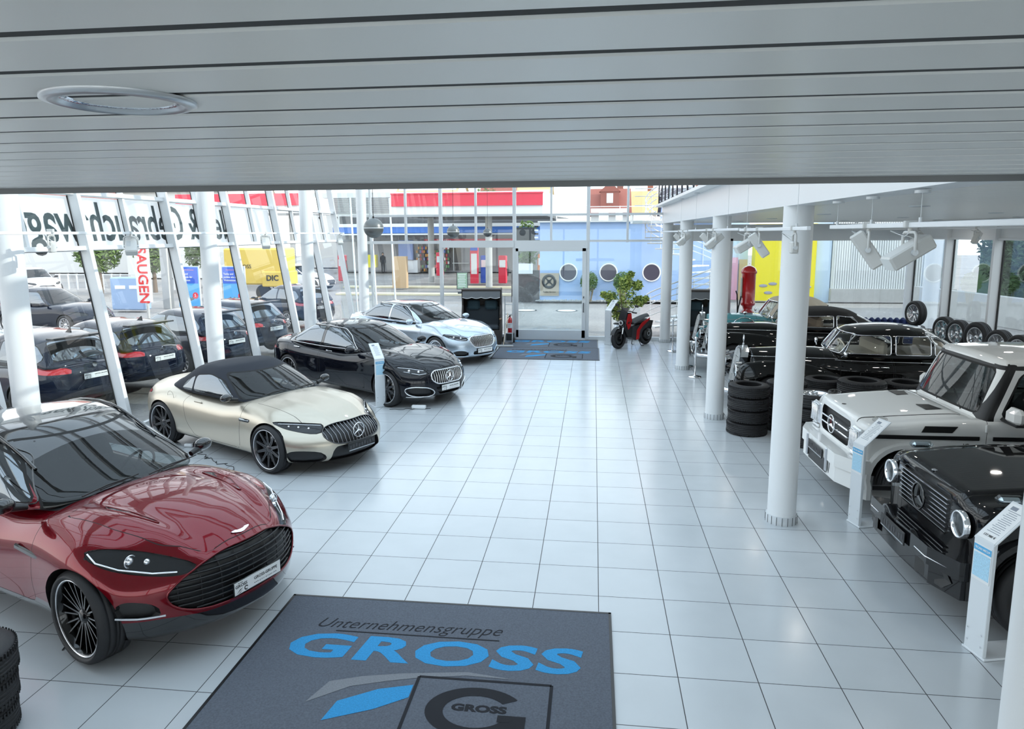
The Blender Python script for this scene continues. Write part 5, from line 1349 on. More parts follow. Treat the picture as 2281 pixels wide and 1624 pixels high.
stack(4.05, 5.45, 3, 'the stack hidden behind the white off-roader indicator', .95) if False else None
stack(5.15, 6.2, 4, 'the stack right of the wide tyre', 1.05)
def alloy(name, label, cat, loc, rot, style, rimmat, R=.33, w=.21, rr=.235, group=None):
    t = thing(name, label, cat, loc, 0, group); t.rotation_euler = rot
    ty, ri, sp, di = wheel_mesh(style, R, w, rr, rimmat); link('tyre', ty, RUBBER, t); link('rim', ri, rimmat, t); link('spokes', sp, [rimmat, LIP], t); return t
SILV = mat('silver alloy', (.68, .69, .71), .22, .95)
alloy('wheel', 'wheel with chrome spokes lying on top of a tyre stack beside the thick column', 'wheel', (3.42, 5.36, z+.108), (radians(-90), 0, 0), 'five_y', CHROME, .325)
# wheels on the rack along the right windows
r = MB(); 
for zz in (.05, .60): r.box((8.75, 11.6, zz), (.62, 6.8, .04))
for y in (8.3, 10.5, 12.7, 14.9):
    for x in (8.47, 9.03): r.box((x, y, .31), (.04, .04, .62))
tag(r.obj('tyre_rack', DARKG), 'low dark metal rack carrying alloy wheels under the right windows', 'rack')
def up(y, label, style, R=.33, x=8.68, z=.62, rz=-76, m_=SILV): alloy('wheel', label, 'wheel', (x, y, z+R), (0, 0, radians(rz)), style, m_, R, group='alloy wheels under the right windows')
alloy('wheel', 'flat-lying wheel on the rack left of the upright silver wheels', 'wheel', (8.62, 13.6, .73), (radians(-90), 0, 0), 'double5', SILV, group='alloy wheels under the right windows')
alloy('wheel', 'flat-lying wheel under the highest upright wheel', 'wheel', (8.62, 14.5, .73), (radians(-90), 0, 0), 'double5', SILV, group='alloy wheels under the right windows')
up(14.45, 'highest upright wheel at the window, wide double spokes', 'double5', .34, z=.84)
up(12.75, 'bright silver wheel nearest to the flat-lying one', 'five_y'); up(12.05, 'bright silver wheel second from the flat-lying one', 'five_y')
up(11.15, 'wheel with silver five-double-spoke rim in front of the window mullion', 'double5', .36); up(10.25, 'wheel with five broad black-backed blades, above the off-roader roof', 'blade'); up(9.45, 'ten-spoke silver wheel at the right picture edge above the off-roader roof', 'ten')
# lone wheel leaning at the left facade, tyres bottom left
alloy('wheel', 'black wheel leaning against the leaning window behind the convertible', 'wheel', (-7.75, 8.15, .35), (0, radians(0), radians(-25)), 'double5', SILV, .35)
bx, by = -4.34, -2.44
for k in range(3): tyre(bx-.0+.02*k, by, k*.2145, ['lowest', 'middle', 'top'][k]+' tyre of the stack cut off at the bottom left corner', 'stacked black tyres', 1.0)
# ================================================================ sign stands
PAPER = mat('white paper', (.82, .84, .85), .5); SBLUE = mat('light blue print', (.10, .42, .72), .5); PALEB = mat('pale blue print', (.42, .68, .85), .5, noise=.35, nscale=90)
STANDM = mat('white coated sheet', (.72, .76, .79), .35)
def sign_stand(loc, rz, label, scan=True, lean_=1, price=None, h=.98, m_=None):
    """front faces local -y"""
    t = thing('sign_stand', label, 'sign', loc, rz, 'leaning price stands'); w = .20; m_ = m_ or STANDM
    b = MB(); b.box((0, 0, h/2+.01), (w, .035, h-.02), bev=.004); b.obj('post', m_, t)
    b = MB(); b.box((0, .19, .012), (w+.04, .42, .02), bev=.004); b.obj('foot', m_, t)
    b = MB()
    for x in (-.07, .07):
        for z in (.1, .2, h-.08): b.cyl((x, -.018, z), (x, -.024, z), .006, n=8)
    b.obj('screws', CHROME, t)
    M = Matrix.Translation((0, -.016, h-.02)) @ Matrix.Rotation(radians(-48), 4, 'X')
    b = MB(); b.box((0, 0, .21), (w+.01, .012, .42), M, bev=.003); o = b.obj('sloping_plate', m_, t)
    b = MB(); b.box((0, -.0075, .21), (w-.02, .002, .38), M); b.obj('price_sheet', PAPER, o)
    b = MB()
    for k in range(13):
        z = .10+k*.019; b.box((-.0+.004*sin(k*2), -.009, z), (.12-.02*(k % 3), .001, .005), M)
    b.box((-.03, -.009, .36), (.06, .001, .035), M); b.obj('printed_lines', mat('grey print', (.25, .28, .33), .6), o)
    if price: text('price', price, .028, INK, o, M @ Matrix.Translation((0, -.0095, .06)) @ Matrix.Rotation(radians(90), 4, 'X'), depth=.0005, bold=.0005)
    if scan:
        b = MB(); b.box((0, -.020, h-.20), (w-.02, .003, .30)); o = b.obj('blue_sheet', PAPER, t)
        b = MB(); b.box((0, -.0225, h-.085), (w-.025, .002, .05)); b.obj('sheet_header', SBLUE, o)
        b = MB(); b.box((0, -.0225, h-.225), (w-.035, .002, .20)); b.obj('sheet_pattern', PALEB, o)
        text('sheet_title', 'SCAN MICH', .026, PAPER, o, frameM((0, -.0245, h-.085), (1, 0, 0), (0, 0, 1)), depth=.0004, bold=.0004)
    return t
sign_stand((3.02, -.60, 0), radians(-76), 'white sign stand with price sheet and blue notice, in front of the black off-roader', price='137.980 €')
sign_stand((2.98, 2.04, 0), radians(-74), 'white sign stand with blue notice, in front of the white off-roader')
sign_stand((-4.24, 7.12, 0), radians(38), 'white sign stand with blue notice beside the front wheel of the black saloon')
t4 = sign_stand((.38, 15.72, 0), radians(-40), 'plain silver sign stand beside the red and black scooter', scan=False, m_=ALU, h=.92)
t4.scale = (1.15, 1.15, 1.15)
# ================================================================ mats
MATG = mat('dark grey pile', (.105, .118, .145), .95, noise=.45, nscale=70, bump=.5)
MATB = mat('mat blue', (.03, .27, .55), .95, noise=.4, nscale=90); MATK = mat('mat black', (.012, .013, .018), .95); MATL = mat('mat light grey', (.20, .21, .23), .95, noise=.3, nscale=80)
def ring(cx, cy, rx, ry, tx, ty, a0, a1, n=40, z0=.0115, z1=.013):
    vs = []
    for i in range(n+1):
        a = a0+(a1-a0)*i/n
        vs += [(cx+rx*cos(a), cy+ry*sin(a)), (cx+(rx-tx)*cos(a), cy+(ry-ty)*sin(a))]
    b = MB(); V = [(x, y, z1) for x, y in vs]; b.add(V, [[2*i, 2*i+1, 2*i+3, 2*i+2] for i in range(n)]); return b
def floor_mat_(x0, y1, label, w=2.98, d=2.04, ext=0.):
    t = thing('floor_mat', label, 'mat', (x0, y1-d, 0), 0, 'company door mats')
    b = MB(); b.box((w/2, (d-ext)/2, .005), (w, d+ext, .01)); b.obj('pile', MATG, t)
    b = MB()
    for c_, s_ in (((w/2, .012-ext, .006), (w, .024, .012)), ((w/2, d-.012, .006), (w, .024, .012)), ((.012, (d-ext)/2, .006), (.024, d+ext, .012)), ((w-.012, (d-ext)/2, .006), (.024, d+ext, .012))): b.box(c_, s_)
    b.obj('rubber_edge', BLACK, t)
    X = lambda x: x+2.85; Y = lambda y: y+.315+2.04
    o = lambda x, y, z=.0112: Matrix.Translation((X(x), Y(y), z))
    if d > 2:
        text('mat_lettering', 'Unternehmensgruppe', .215, MATK, t, o(-1.63, -.76) @ Matrix.Rotation(radians(1), 4, 'Z'), depth=.0008, shear=.45, sx=.86, bold=-.002)
        b = MB(); b.box((X(-1.52), Y(-.885), .0118), (1.42, .014, .001)); b.obj('mat_line', MATK, t)
    if d > 1.6:
        text('mat_lettering', 'GROSS', .47, MATB, t, o(-1.36, -1.13), depth=.0008, bold=.015, sx=1.62, shear=.10, spacing=1.06)
    b = MB(); P = [(-2.12, -1.84), (-2.03, -1.58), (-1.8, -1.49), (-1.5, -1.42), (-1.0, -1.345), (-.62, -1.40), (-1.0, -1.39), (-1.35, -1.455), (-1.6, -1.53), (-1.85, -1.62)]
    b.add([(X(x), Y(y), .0122) for x, y in P], [list(range(len(P)))]); b.obj('mat_swoosh', MATL, t, fix=False)
    b = MB(); P = [(-1.93, -2.02), (-1.89, -1.80), (-1.63, -1.63), (-1.38, -1.55), (-1.38, -1.70), (-1.60, -1.86)]
    b.add([(X(x), Y(y), .0122) for x, y in P], [list(range(len(P)))]); b.obj('mat_swoosh', MATB, t, fix=False)
    b = MB(); bx0, bx1, by0, by1 = -1.36, -.34, -2.18, -1.44
    for c_, s_ in ((((bx0+bx1)/2, by1), (bx1-bx0, .025)), (((bx0+bx1)/2, by0), (bx1-bx0, .025)), ((bx0, (by0+by1)/2), (.025, by1-by0)), ((bx1, (by0+by1)/2), (.025, by1-by0))): b.box((X(c_[0]), Y(c_[1]), .0118), (s_[0], s_[1], .001))
    b.obj('mat_frame', MATK, t)
    b = ring(X(-.87), Y(-1.80), .36, .27, .13, .095, radians(35), radians(335)); b.box((X(-.60), Y(-1.86), .0138), (.20, .07, .001)); b.box((X(-.555), Y(-1.985), .0138), (.11, .18, .001)); b.obj('mat_emblem', MATK, t)
    text('mat_lettering', 'GROSS', .10, MATK, t, o(-.845, -1.77), depth=.0008, bold=.005, sx=1.3)
    return t
floor_mat_(-2.87, -.31, 'big grey company mat in the foreground with blue lettering', ext=.5)
floor_mat_(-2.87, 14.90, 'nearer grey company mat in front of the glass door')
floor_mat_(-2.90, 16.58, 'grey company mat directly at the glass door', d=1.66)
# ================================================================ beach chairs
CHAR = mat('charcoal fabric', (.035, .045, .055), .85, bump=.2, nscale=200); WICK = mat('dark brown wicker', (.03, .022, .018), .6, bump=.8, nscale=60); AWN = mat('grey awning fabric', (.13, .14, .15), .85); PIP = mat('white piping', (.8, .8, .8), .5)
def beach_chair(loc, rz, label):
    t = thing('beach_chair', label, 'beach chair', loc, rz, 'hooded beach chairs'); w, d = 1.22, .78
    b = MB(); b.box((0, .0, .22), (w, d, .44), bev=.01)
    b.obj('base_box', WICK, t)
    b = MB()
    for s_ in (-1, 1): b.prism([(-d/2, .4), (-d/2+.03, .95), (-.22, 1.20), (-.30, 1.66), (.18, 1.72), (d/2, .95), (d/2, .4)], s_*w/2, s_*(w/2-.05), axis='x')
    b.box((0, .23, 1.15), (w, .05, 1.1), Matrix.Translation((0, .23, 1.15)) @ Matrix.Rotation(radians(8), 4, 'X') @ Matrix.Translation((0, -.23, -1.15)))
    b.box((0, -.06, 1.68), (w, .52, .05)); b.obj('wicker_hood', WICK, t)
    b = MB(); b.box((0, -.05, .52), (w-.12, .62, .16), bev=.05); b.obj('seat_cushion', CHAR, t)
    b = MB(); b.box((0, .14, .86), (w-.12, .14, .62), bev=.05); b.obj('back_cushion', CHAR, t)
    for s_ in (-1, 1):
        b = MB(); b.box((0, 0, 0), (.40, .11, .30), bev=.05); M = Matrix.Translation((s_*.28, .04, 1.20)) @ Matrix.Rotation(radians(-10), 4, 'X'); me = b.mesh('pillow'); me.transform(M); link('pillow', me, mat('dark teal fabric', (.03, .06, .075), .85), t)
    b = MB()
    def aw(u, v): x = (u-.5)*(w-.06); return (x, -.30-.06*v, 1.66-.20*v-(.035*abs(sin(u*pi*4))*v if v > .6 else 0))
    b.grid(aw, 48, 4); b.obj('awning', AWN, t, fix=False)
    b = MB(); b.tube([tuple(Vector(aw(i/48, 1))+Vector((0, -.004, 0))) for i in range(49)], .007, 5); b.obj('awning_piping', PIP, t)
    b = MB(); b.box((0, -d/2-.006, .36), (w-.1, .012, .20)); b.box((.28, -d/2-.016, .33), (.18, .012, .04), mi=1); b.obj('footrest_drawer', [WICK, CHROME], t)
    for s_ in (-1, 1): b = MB(); b.box((s_*(w/2-.02), -.30, .80), (.07, .3, .05), bev=.02); b.obj('armrest', mat('oiled wood', (.25, .15, .08), .5), t)
    return t
beach_chair((-3.52, 15.75, 0), radians(4), 'black wicker hooded beach chair with grey awning, beside the silver saloon and the glass door')
beach_chair((3.26, 15.78, 0), radians(-6), 'black wicker hooded beach chair with grey awning, seen between the white columns')
# ================================================================ small things by the door
REDX = mat('signal red', (.55, .012, .015), .25, coat=1.)
t = thing('fire_extinguisher', 'red fire extinguisher beside the glass door', 'fire extinguisher', (-2.72, 16.38, .24))
b = MB(); b.lathe([(.001, 0), (.075, 0), (.08, .02), (.08, .40), (.06, .46), (.03, .49), (.03, .52), (.001, .52)], 24); b.obj('cylinder', REDX, t)
b = MB(); b.box((0, 0, .54), (.04, .05, .04)); b.box((.04, 0, .57), (.12, .02, .015)); b.tube([(-.02, 0, .54), (-.10, 0, .45), (-.10, -.02, .15)], .012, 6); b.obj('valve', BLACK, t)
b = MB(); b.lathe([(.0805, .16), (.0805, .32)], 24, a0=-2.6, a1=-.5); b.obj('instruction_label', PAPER, t)
b = MB(); b.box((0, .05, .1), (.1, .02, .5)); b.box((0, 0, -.12), (.25, .25, .24), bev=.02); b.obj('stand', DARKG, t)
t = thing('hand_truck', 'silver and white hand truck standing beside the black beach chair', 'hand truck', (-2.70, 15.78, 0))
b = MB()
for x in (-.12, .12): b.tube([(x, 0, .03), (x, .1, .9), (x, .16, 1.45)], .018, 8)
for z in (.3, .6, .9, 1.2): b.cyl((-.12, .03+z*.08, z), (.12, .03+z*.08, z), .014)
b.obj('frame', ALU, t); b = MB(); b.box((0, -.16, .015), (.3, .36, .012)); b.obj('toe_plate', DARKG, t)
for s_ in (-1, 1): b = MB(); b.lathe([(.03, -.02), (.09, -.02), (.1, 0), (.09, .02), (.03, .02)], 20, 0, Matrix.Translation((s_*.17, .06, .1)) @ Matrix.Rotation(radians(90), 4, 'Y'), closed=True); b.obj('wheel', RUBBER, t)
t = thing('dust_mop', 'wide grey floor mop with wooden handle leaning by the entrance', 'mop', (-2.86, 14.95, 0))
b = MB(); b.box((.1, 0, .03), (.6, .13, .06), bev=.02); b.obj('mop_head', mat('mop grey', (.4, .4, .4), .9), t); b = MB(); b.cyl((.1, 0, .05), (.20, .35, 1.0), .013); b.obj('handle', mat('pale wood', (.6, .5, .38), .5), t)
t = thing('waste_bin', 'brushed steel waste bin behind the sign stand at the scooter', 'bin', (.72, 16.22, 0))
b = MB(); b.lathe([(.001, 0), (.17, 0), (.17, .58), (.16, .585)], 32); b.obj('body', STEEL, t); b = MB(); b.lathe([(.165, .55), (.175, .60), (.16, .61), (.13, .56), (.001, .5)], 32); b.obj('rim', BLACK, t)
# ficus
random.seed(3)
LEAF = mat('light green variegated leaves', (.50, .58, .16), .5, noise=.5, nscale=9); LEAF2 = mat('dark green leaves', (.12, .22, .06), .5)
def foliage(center, rad, n, size, mi_fn, cl=None):
    b = MB()
    cl = cl or [(0, 0, 0, 1)]
    for i in range(n):
        c = random.choice(cl); d = Vector((random.gauss(0, 1), random.gauss(0, 1), random.gauss(0, 1))).normalized()*(random.random()**.4)
        p = Vector(center)+Vector((c[0]+d.x*rad[0]*c[3], c[1]+d.y*rad[1]*c[3], c[2]+d.z*rad[2]*c[3]))
        M = Matrix.Translation(p) @ Euler((random.uniform(-1.2, 1.2), random.uniform(-1.2, 1.2), random.uniform(0, 6.3))).to_matrix().to_4x4()
        s_ = size*random.uniform(.6, 1.3)
        b.add([(0, -s_, 0), (s_*.42, -s_*.1, s_*.12), (0, s_, -s_*.15), (-s_*.42, -s_*.1, s_*.12)], [[0, 1, 2], [0, 2, 3]], mi_fn(i), False, M)
    return b
t = thing('potted_ficus', 'potted weeping fig with yellow-green leaves behind the scooter', 'plant', (.86, 16.12, 0))
b = MB(); b.lathe([(.001, 0), (.13, 0), (.17, .34), (.185, .35), (.17, .37), (.15, .33), (.001, .32)], 28); b.obj('pot', mat('grey pot', (.35, .35, .36), .5), t)
b = MB()
for a, k in ((0, .02), (2, .05), (4.2, .06)): b.tube([(0, 0, .3), (k*cos(a), k*sin(a), .8), (k*3*cos(a), k*3*sin(a), 1.3), (k*5*cos(a), k*5*sin(a), 1.75)], [.02, .016, .012, .006], 6)
b.obj('stems', mat('brown bark', (.14, .10, .07), .8), t)
foliage((0, 0, 1.38), (.46, .28, .46), 3400, .06, lambda i: 0 if i % 3 else 1, [(0, 0, 0, .9), (-.42, 0, .05, .4), (.40, 0, .42, .35), (.46, 0, -.08, .4), (.05, 0, .5, .5), (-.15, 0, -.5, .45), (-.3, 0, -.25, .45), (-.62, 0, .12, .2), (.66, 0, .0, .2), (.2, 0, .75, .2)]).obj('foliage', [LEAF, LEAF2], t, fix=False)
# chrome rope posts
def rope_post(x, y, label):
    t = thing('rope_post', label, 'barrier post', (x, y, 0), 0, 'chrome rope posts')
    b = MB(); b.lathe([(.001, 0), (.15, 0), (.155, .015), (.14, .03), (.03, .04), (.02, .06), (.02, .90), (.035, .92), (.035, .95), (.02, .97), (.001, .98)], 28); b.obj('post', CHROME, t); return t
rope_post(2.33, 10.78, 'chrome rope post between the white columns, nearest to the limousine')
rope_post(2.20, 14.55, 'chrome rope post farthest away, beside the beach chair between the columns')
b = MB(); b.tube([Vector((2.33+(.0)*u, 10.78+1.4*u, .88-.75*4*u*(1-u)*.55)) for u in [i/20 for i in range(21)]], .018, 8)
tag(b.obj('barrier_rope', BLACK), 'black sagging rope hanging from the near chrome post', 'rope')
rope_post(2.33, 12.2, 'chrome rope post mostly hidden behind a white column')
# blue bench
t = thing('tufted_bench', 'dark blue tufted velvet bench behind the black vintage convertible', 'bench', (7.9, 15.6, 0), radians(0))
BLV = mat('blue velvet', (.008, .022, .10), .7)
b = MB(); b.box((0, 0, .2), (2.6, .6, .4), bev=.05); b.obj('seat', BLV, t)
b = MB()
for k in range(15): b.box((-1.21+k*.173, .28, .62), (.17, .14, .55), bev=.06)
b.obj('backrest', BLV, t)
# cables on the floor beside the convertible and the saloon
def cable(pts, label): tag(MB().tube(pts, .005, 5).obj('cable', BLACK), label, 'cable')
random.seed(5)
P0, P1 = Vector((-6.3, 3.9, .006)), Vector((-5.1, 3.0, .006))
cable([P0.lerp(P1, i/24)+Vector((random.uniform(-.06, .06), random.uniform(-.07, .07), 0)) for i in range(25)], 'tangled black cable on the floor under the beige convertible sill')
b = MB(); b.box((-6.55, 4.15, .03), (.14, .07, .05), bev=.01); tag(b.obj('power_adapter', PAPER), 'small white power adapter on the floor under the beige convertible', 'adapter')
P0, P1 = Vector((-4.0, 6.95, .006)), Vector((-3.2, 7.05, .006))
cable([P0.lerp(P1, i/14)+Vector((random.uniform(-.03, .03), random.uniform(-.05, .05), 0)) for i in range(15)], 'black cable on the floor in front of the black saloon')
b = MB(); b.box((-3.45, 7.05, .04), (.28, .09, .07), bev=.015); tag(b.obj('charger', PAPER), 'white charger box on the floor under the black saloon nose', 'charger')
cable([(-4.6, -.98, .006), (-4.62, -1.05, .006), (-4.55, -1.2, .006), (-4.42, -1.35, .006), (-4.40, -1.42, .006)], 'thin dark cable on the floor beside the red car sill')
# ================================================================ ceiling things
def pendant(loc, label, top):
    t = thing('pendant_speaker', label, 'speaker', loc, 0, 'grey pendant globes')
    b = MB(); b.sphere((0, 0, 0), .135, 20); b.obj('globe', mat('grey globe', (.16, .17, .17), .35, .6), t)
    b = MB(); b.lathe([(.136, -.006), (.138, 0), (.136, .006)], 40); b.obj('seam_ring', ALU, t)
    b = MB(); b.cyl((0, 0, .13), (0, 0, top-loc[2]), .004, n=6); b.cyl((0, 0, .13), (0, 0, .16), .012, n=10); b.obj('cable', BLACK, t)
pendant((-3.08, 3.27, 3.47), 'nearest grey pendant globe in front of the far-left column', HT-.02)
pendant((-3.09, 9.0, 3.43), 'middle grey pendant globe', HT-.02); pendant((-3.40, 16.2, 3.42), 'farthest and smallest grey pendant globe at the facade', HT-.02)
SPM = mat('white lamp body', (.62, .62, .60), .4)
def spot(loc, rz, tilt, label, L=.32, w=.15):
    t = thing('spotlight', label, 'lamp', loc, rz, 'track spotlights')
    b = MB(); b.box((0, 0, .025), (.09, .035, .05), bev=.005); b.cyl((0, 0, -.03), (0, 0, .0), .015); b.obj('track_adapter', SPM, t)
    b = MB(); ww = w/2+.012
    b.tube([(0, -ww, -.16), (0, -ww, -.05), (0, -ww+.02, -.03), (0, ww-.02, -.03), (0, ww, -.05), (0, ww, -.16)], .011, 6); b.obj('yoke', SPM, t)
    M = Matrix.Translation((0, 0, -.17)) @ Matrix.Rotation(tilt, 4, 'Y')
    b = MB(); b.box((0, 0, 0), (L, w, w*.72), M, bev=.012); o = b.obj('lamp_body', SPM, t)
    b = MB()
    for k in range(7): b.box((-L*.18+k*.014, -w*.2, w*.36+.001), (.006, w*.35, .003), M)
    for sy in (-1, 1): b.cyl(M @ Vector((0, sy*w*.5, 0)), M @ Vector((0, sy*(w*.5+.02), 0)), .022, n=14)
    b.obj('vents_and_knobs', DARKG if False else ALU, o)
    b = MB(); b.box((L/2+.001, 0, 0), (.004, w*.86, w*.6), M); b.obj('lamp_glass', mat('lamp front', (.7, .72, .7), .1), o)
    b = MB(); b.tube([M @ Vector((-L*.45, .02, 0)), (-.12 if tilt > 0 else .12, .03, -.02), (-.03, .01, -.06), (0, 0, -.03)], .004, 5); b.obj('cable', PAPER, t)
    return t
def track(x, y0, y1, label, z=3.43, tops=None, ceil=3.66):
    t = thing('lighting_track', label, 'lighting track', (x, 0, z), 0, 'white lighting tracks')
    b = MB(); b.box((0, (y0+y1)/2, 0), (.04, y1-y0, .036), bev=.004); b.obj('rail', WHITE, t)
    for y in tops or (y0+.3, y1-.3):
        b = MB(); b.cyl((0, y, .02), (0, y, ceil-z), .0025, n=5); b.cyl((0, y, .015), (0, y, .05), .012, n=10); b.cyl((0, y, ceil-z-.02), (0, y, ceil-z), .05, n=20); b.obj('suspension_cable', ALU, t)
track(2.10, -2.6, .70, 'nearest white lighting track along the columns, right of the thick column', tops=(-1.15, -.27, .55)); track(2.02-.1, .78, 4.0, 'white lighting track in front of the thick column top', z=3.42, tops=(1.2, 3.6), ceil=4.17)
track(1.92, 4.1, 9.5, 'white lighting track above the four-tyre stack', tops=(5.0, 8.5), ceil=4.17); track(1.92, 9.7, 16.2, 'farthest white lighting track along the columns', z=3.42, tops=(11, 15.5), ceil=4.17)
spot((2.10, -.22, 3.41), radians(-15), radians(55), 'large white track spotlight aimed down to the right, left one of the near pair'); spot((2.10, -1.0, 3.41), radians(5), radians(148), 'large white track spotlight aimed left, right one of the near pair')
spot((1.92, 3.55, 3.40), radians(10), radians(150), 'left one of the spotlight pair above the red fuel pump'); spot((1.92, 2.85, 3.40), radians(-10), radians(55), 'right one of the spotlight pair above the red fuel pump')
spot((1.92, 6.2, 3.41), radians(10), radians(140), 'spotlight between second and third column, silver-lit'); spot((1.92, 6.9, 3.41), radians(-10), radians(45), 'dark-sided spotlight between second and third column')
spot((1.92, 10.4, 3.40), radians(10), radians(140), 'small spotlight beside the last column, aimed left'); spot((1.92, 11.2, 3.40), radians(-10), radians(45), 'small spotlight beside the last column, aimed right')
spot((1.93, 1.30, 3.40), 0, radians(90), 'short square downward spotlight in front of the thick column', .12, .10)
track(7.4, 2.2, 16.0, 'white lighting track near the right windows', z=3.45)
spot((7.4, 11.6, 3.43), radians(20), radians(130), 'small white spotlight at the right windows, beside the large right spotlight', .24, .12); spot((7.4, 9.0, 3.43), radians(20), radians(120), 'small white spotlight at the right picture edge over the rack', .24, .12)
track(-6.8, -2.4, 12.6, 'thin white lighting track along the leaning windows', z=3.42, tops=(1.0, 5.5, 10), ceil=HT)
spot((-6.8, 3.47, 3.40), radians(-60), radians(50), 'white spotlight in front of the banner letters, left', .26, .16); spot((-6.8, 7.87, 3.40), radians(-60), radians(50), 'white spotlight on the left track, above the convertible', .26, .16); spot((-6.8, 12.3, 3.40), radians(-60), radians(45), 'farthest white spotlight on the left track', .26, .13)
spot((-6.8, 1.9, 3.42), 0, radians(90), 'small downward spotlight beside the nearest left column', .14, .09)
# recessed downlight in the low ceiling
t = thing('ceiling_downlight', 'round recessed ceiling light with silver reflector', 'ceiling light', (-1.06, -4.98, 3.66))
b = MB(); b.lathe([(.145, .0), (.145, -.008), (.125, -.012), (.118, -.006), (.11, .0)], 48); b.obj('trim_ring', mat('satin ring', (.6, .62, .64), .3, .8), t)
b = MB(); b.lathe([(.112, -.002), (.10, .0), (.09, .05), (.06, .11), (.03, .14)], 48); b.obj('reflector', mat('ribbed reflector', (.8, .82, .85), .12, 1., bump=.6, nscale=30), t)
b = MB(); b.cyl((0, 0, .08), (0, 0, .13), .022, n=16); b.obj('bulb', mat('warm bulb', (.9, .8, .5), .3, emit=(1, .8, .45), es=1.5), t)
def downlight(x, y, z, label, P=5):
    t = thing('ceiling_downlight', label, 'ceiling light', (x, y, z), 0, 'recessed downlights under the gallery')
    b = MB(); b.lathe([(.11, 0), (.11, -.01), (.085, -.012), (.08, .03)], 28); b.obj('trim_ring', ALU, t)
    b = MB(); b.lathe([(.001, .012), (.08, .012)], 28); b.obj('glowing_disc', mat('lit lamp disc', (1, 1, 1), .5, emit=(1, .93, .82), es=3), t)
    l = bpy.data.lights.new('lamp', 'AREA'); l.shape = 'DISK'; l.size = .16; l.energy = P; l.color = (1, .94, .86); lo = bpy.data.objects.new('lamp_light', l); COL.objects.link(lo); lo.parent = t; lo.location = (0, 0, -.02)
for i, y in enumerate((-1.0, 2.5, 6.0, 9.5, 13.0)):
    for j, x in enumerate((3.6, 6.2, 8.4)): downlight(x, y, 3.675, 'recessed downlight in the gallery ceiling above the '+['black off-roader', 'white off-roader', 'tyre stacks', 'vintage cars', 'turquoise car'][i]+', '+['nearest the columns', 'in the middle', 'nearest the right windows'][j])
# ================================================================ scooter
t = thing('electric_scooter', 'red and black scooter on its stand beside the plain sign stand', 'scooter', (1.10, 15.45, 0), radians(-130)); K = BLACK
for x, m_ in ((.66, 'five_y'), (-.66, 'disc')): make_wheel(t, x, 0, .30, 'double5', .30, .11, .20, mat('black scooter rim', (.02, .02, .02), .3, .5), right=True)
b = MB(); 
for s_ in (-1, 1): b.cyl((.66, s_*.08, .30), (.50, s_*.07, .72), .022); 
b.obj('fork', BLACK, t)
for s_ in (-1, 1): b = MB(); b.cyl((.60, s_*.082, .44), (.54, s_*.075, .62), .026); b.obj('fork_tube', CHROME, t)
b = MB(); b.grid(lambda u, v: (.66+.33*cos(radians(20+120*u)), (v-.5)*.14, .32+.33*sin(radians(20+120*u))), 12, 2); b.obj('front_mudguard', K, t, fix=False)
b = MB(); b.prism([(.52, .55), (.46, .92), (.36, 1.06), (.26, 1.05), (.28, .80), (.20, .55), (.22, .30), (.36, .32)], -.13, .13, axis='y'); b.obj('front_body', K, t)
b = MB()
for s_ in (-1, 1): b.prism([(.47, .74), (.40, 1.02), (.26, 1.04), (.22, .82), (.30, .62), (.38, .56)], s_*.13, s_*.15, axis='y')
b.obj('red_side_panel', REDX, t)
text('scooter_lettering', 'MÓ', .09, BLACK, t, frameM((.34, .152, .76), (-1, 0, .15), (0, 0, 1)), depth=.002, bold=.004); text('scooter_lettering', 'MÓ', .09, BLACK, t, frameM((.34, -.152, .76), (1, 0, -.15), (0, 0, 1)), depth=.002, bold=.004)
b = MB(); b.prism([(.20, .30), (.15, .62), (-.28, .66), (-.62, .74), (-.66, .60), (-.35, .45), (-.2, .22), (0, .20)], -.13, .13, axis='y'); b.obj('main_body', mat('dark grey plastic', (.03, .032, .036), .5), t)
b = MB()
for s_ in (-1, 1): b.prism([(-.66, .78), (-.35, .62), (-.18, .50), (-.12, .22), (-.02, .22), (-.06, .50), (-.28, .70), (-.66, .84)], s_*.13, s_*.16, axis='y')
b.obj('red_stripe', REDX, t)
b = MB(); b.grid(lambda u, v: (.10-.80*u, (v-.5)*.30*(1-.25*u), .80+.06*sin(pi*u*.6)+.10*u-.09*(2*v-1)**2), 16, 8); b.box((-.28, 0, .74), (.78, .22, .14), bev=.05); b.obj('seat', mat('seat vinyl', (.05, .055, .06), .45), t)
b = MB(); b.tube([(.30, -.34, 1.06), (.34, -.16, 1.10), (.34, .16, 1.10), (.30, .34, 1.06)], .016, 8); b.cyl((.34, 0, 1.02), (.34, 0, 1.10), .03)
for s_ in (-1, 1): b.cyl((.29, s_*.36, 1.06), (.31, s_*.22, 1.07), .022)
b.obj('handlebar', K, t)
for s_ in (-1, 1): b = MB(); b.tube([(.32, s_*.22, 1.08), (.30, s_*.32, 1.22)], .008, 6); b.box((.30, s_*.36, 1.26), (.03, .13, .07), bev=.012); b.obj('mirror', K, t)
b = MB(); b.lathe([(.001, 0), (.05, 0), (.075, -.02), (.08, -.06)], 24, 0, Matrix.Translation((.56, 0, .76)) @ Matrix.Rotation(radians(80), 4, 'Y')); b.obj('headlight', K, t); b = MB(); b.tube([(.565, .062*cos(a), .76+.062*sin(a)) for a in [2*pi*i/24 for i in range(24)]], .009, 6, closed=True); b.obj('headlight_ring', PAPER, t)
b = MB(); b.grid(lambda u, v: (.52-.16*u, (v-.5)*.26, .86+.34*u), 6, 4); b.obj('windscreen', mat('smoked screen', (.01, .01, .012), .05), t, fix=False)
b = MB(); b.tube([(.575, .0+.045*cos(a), .0) for a in (0, 1)], .001); 
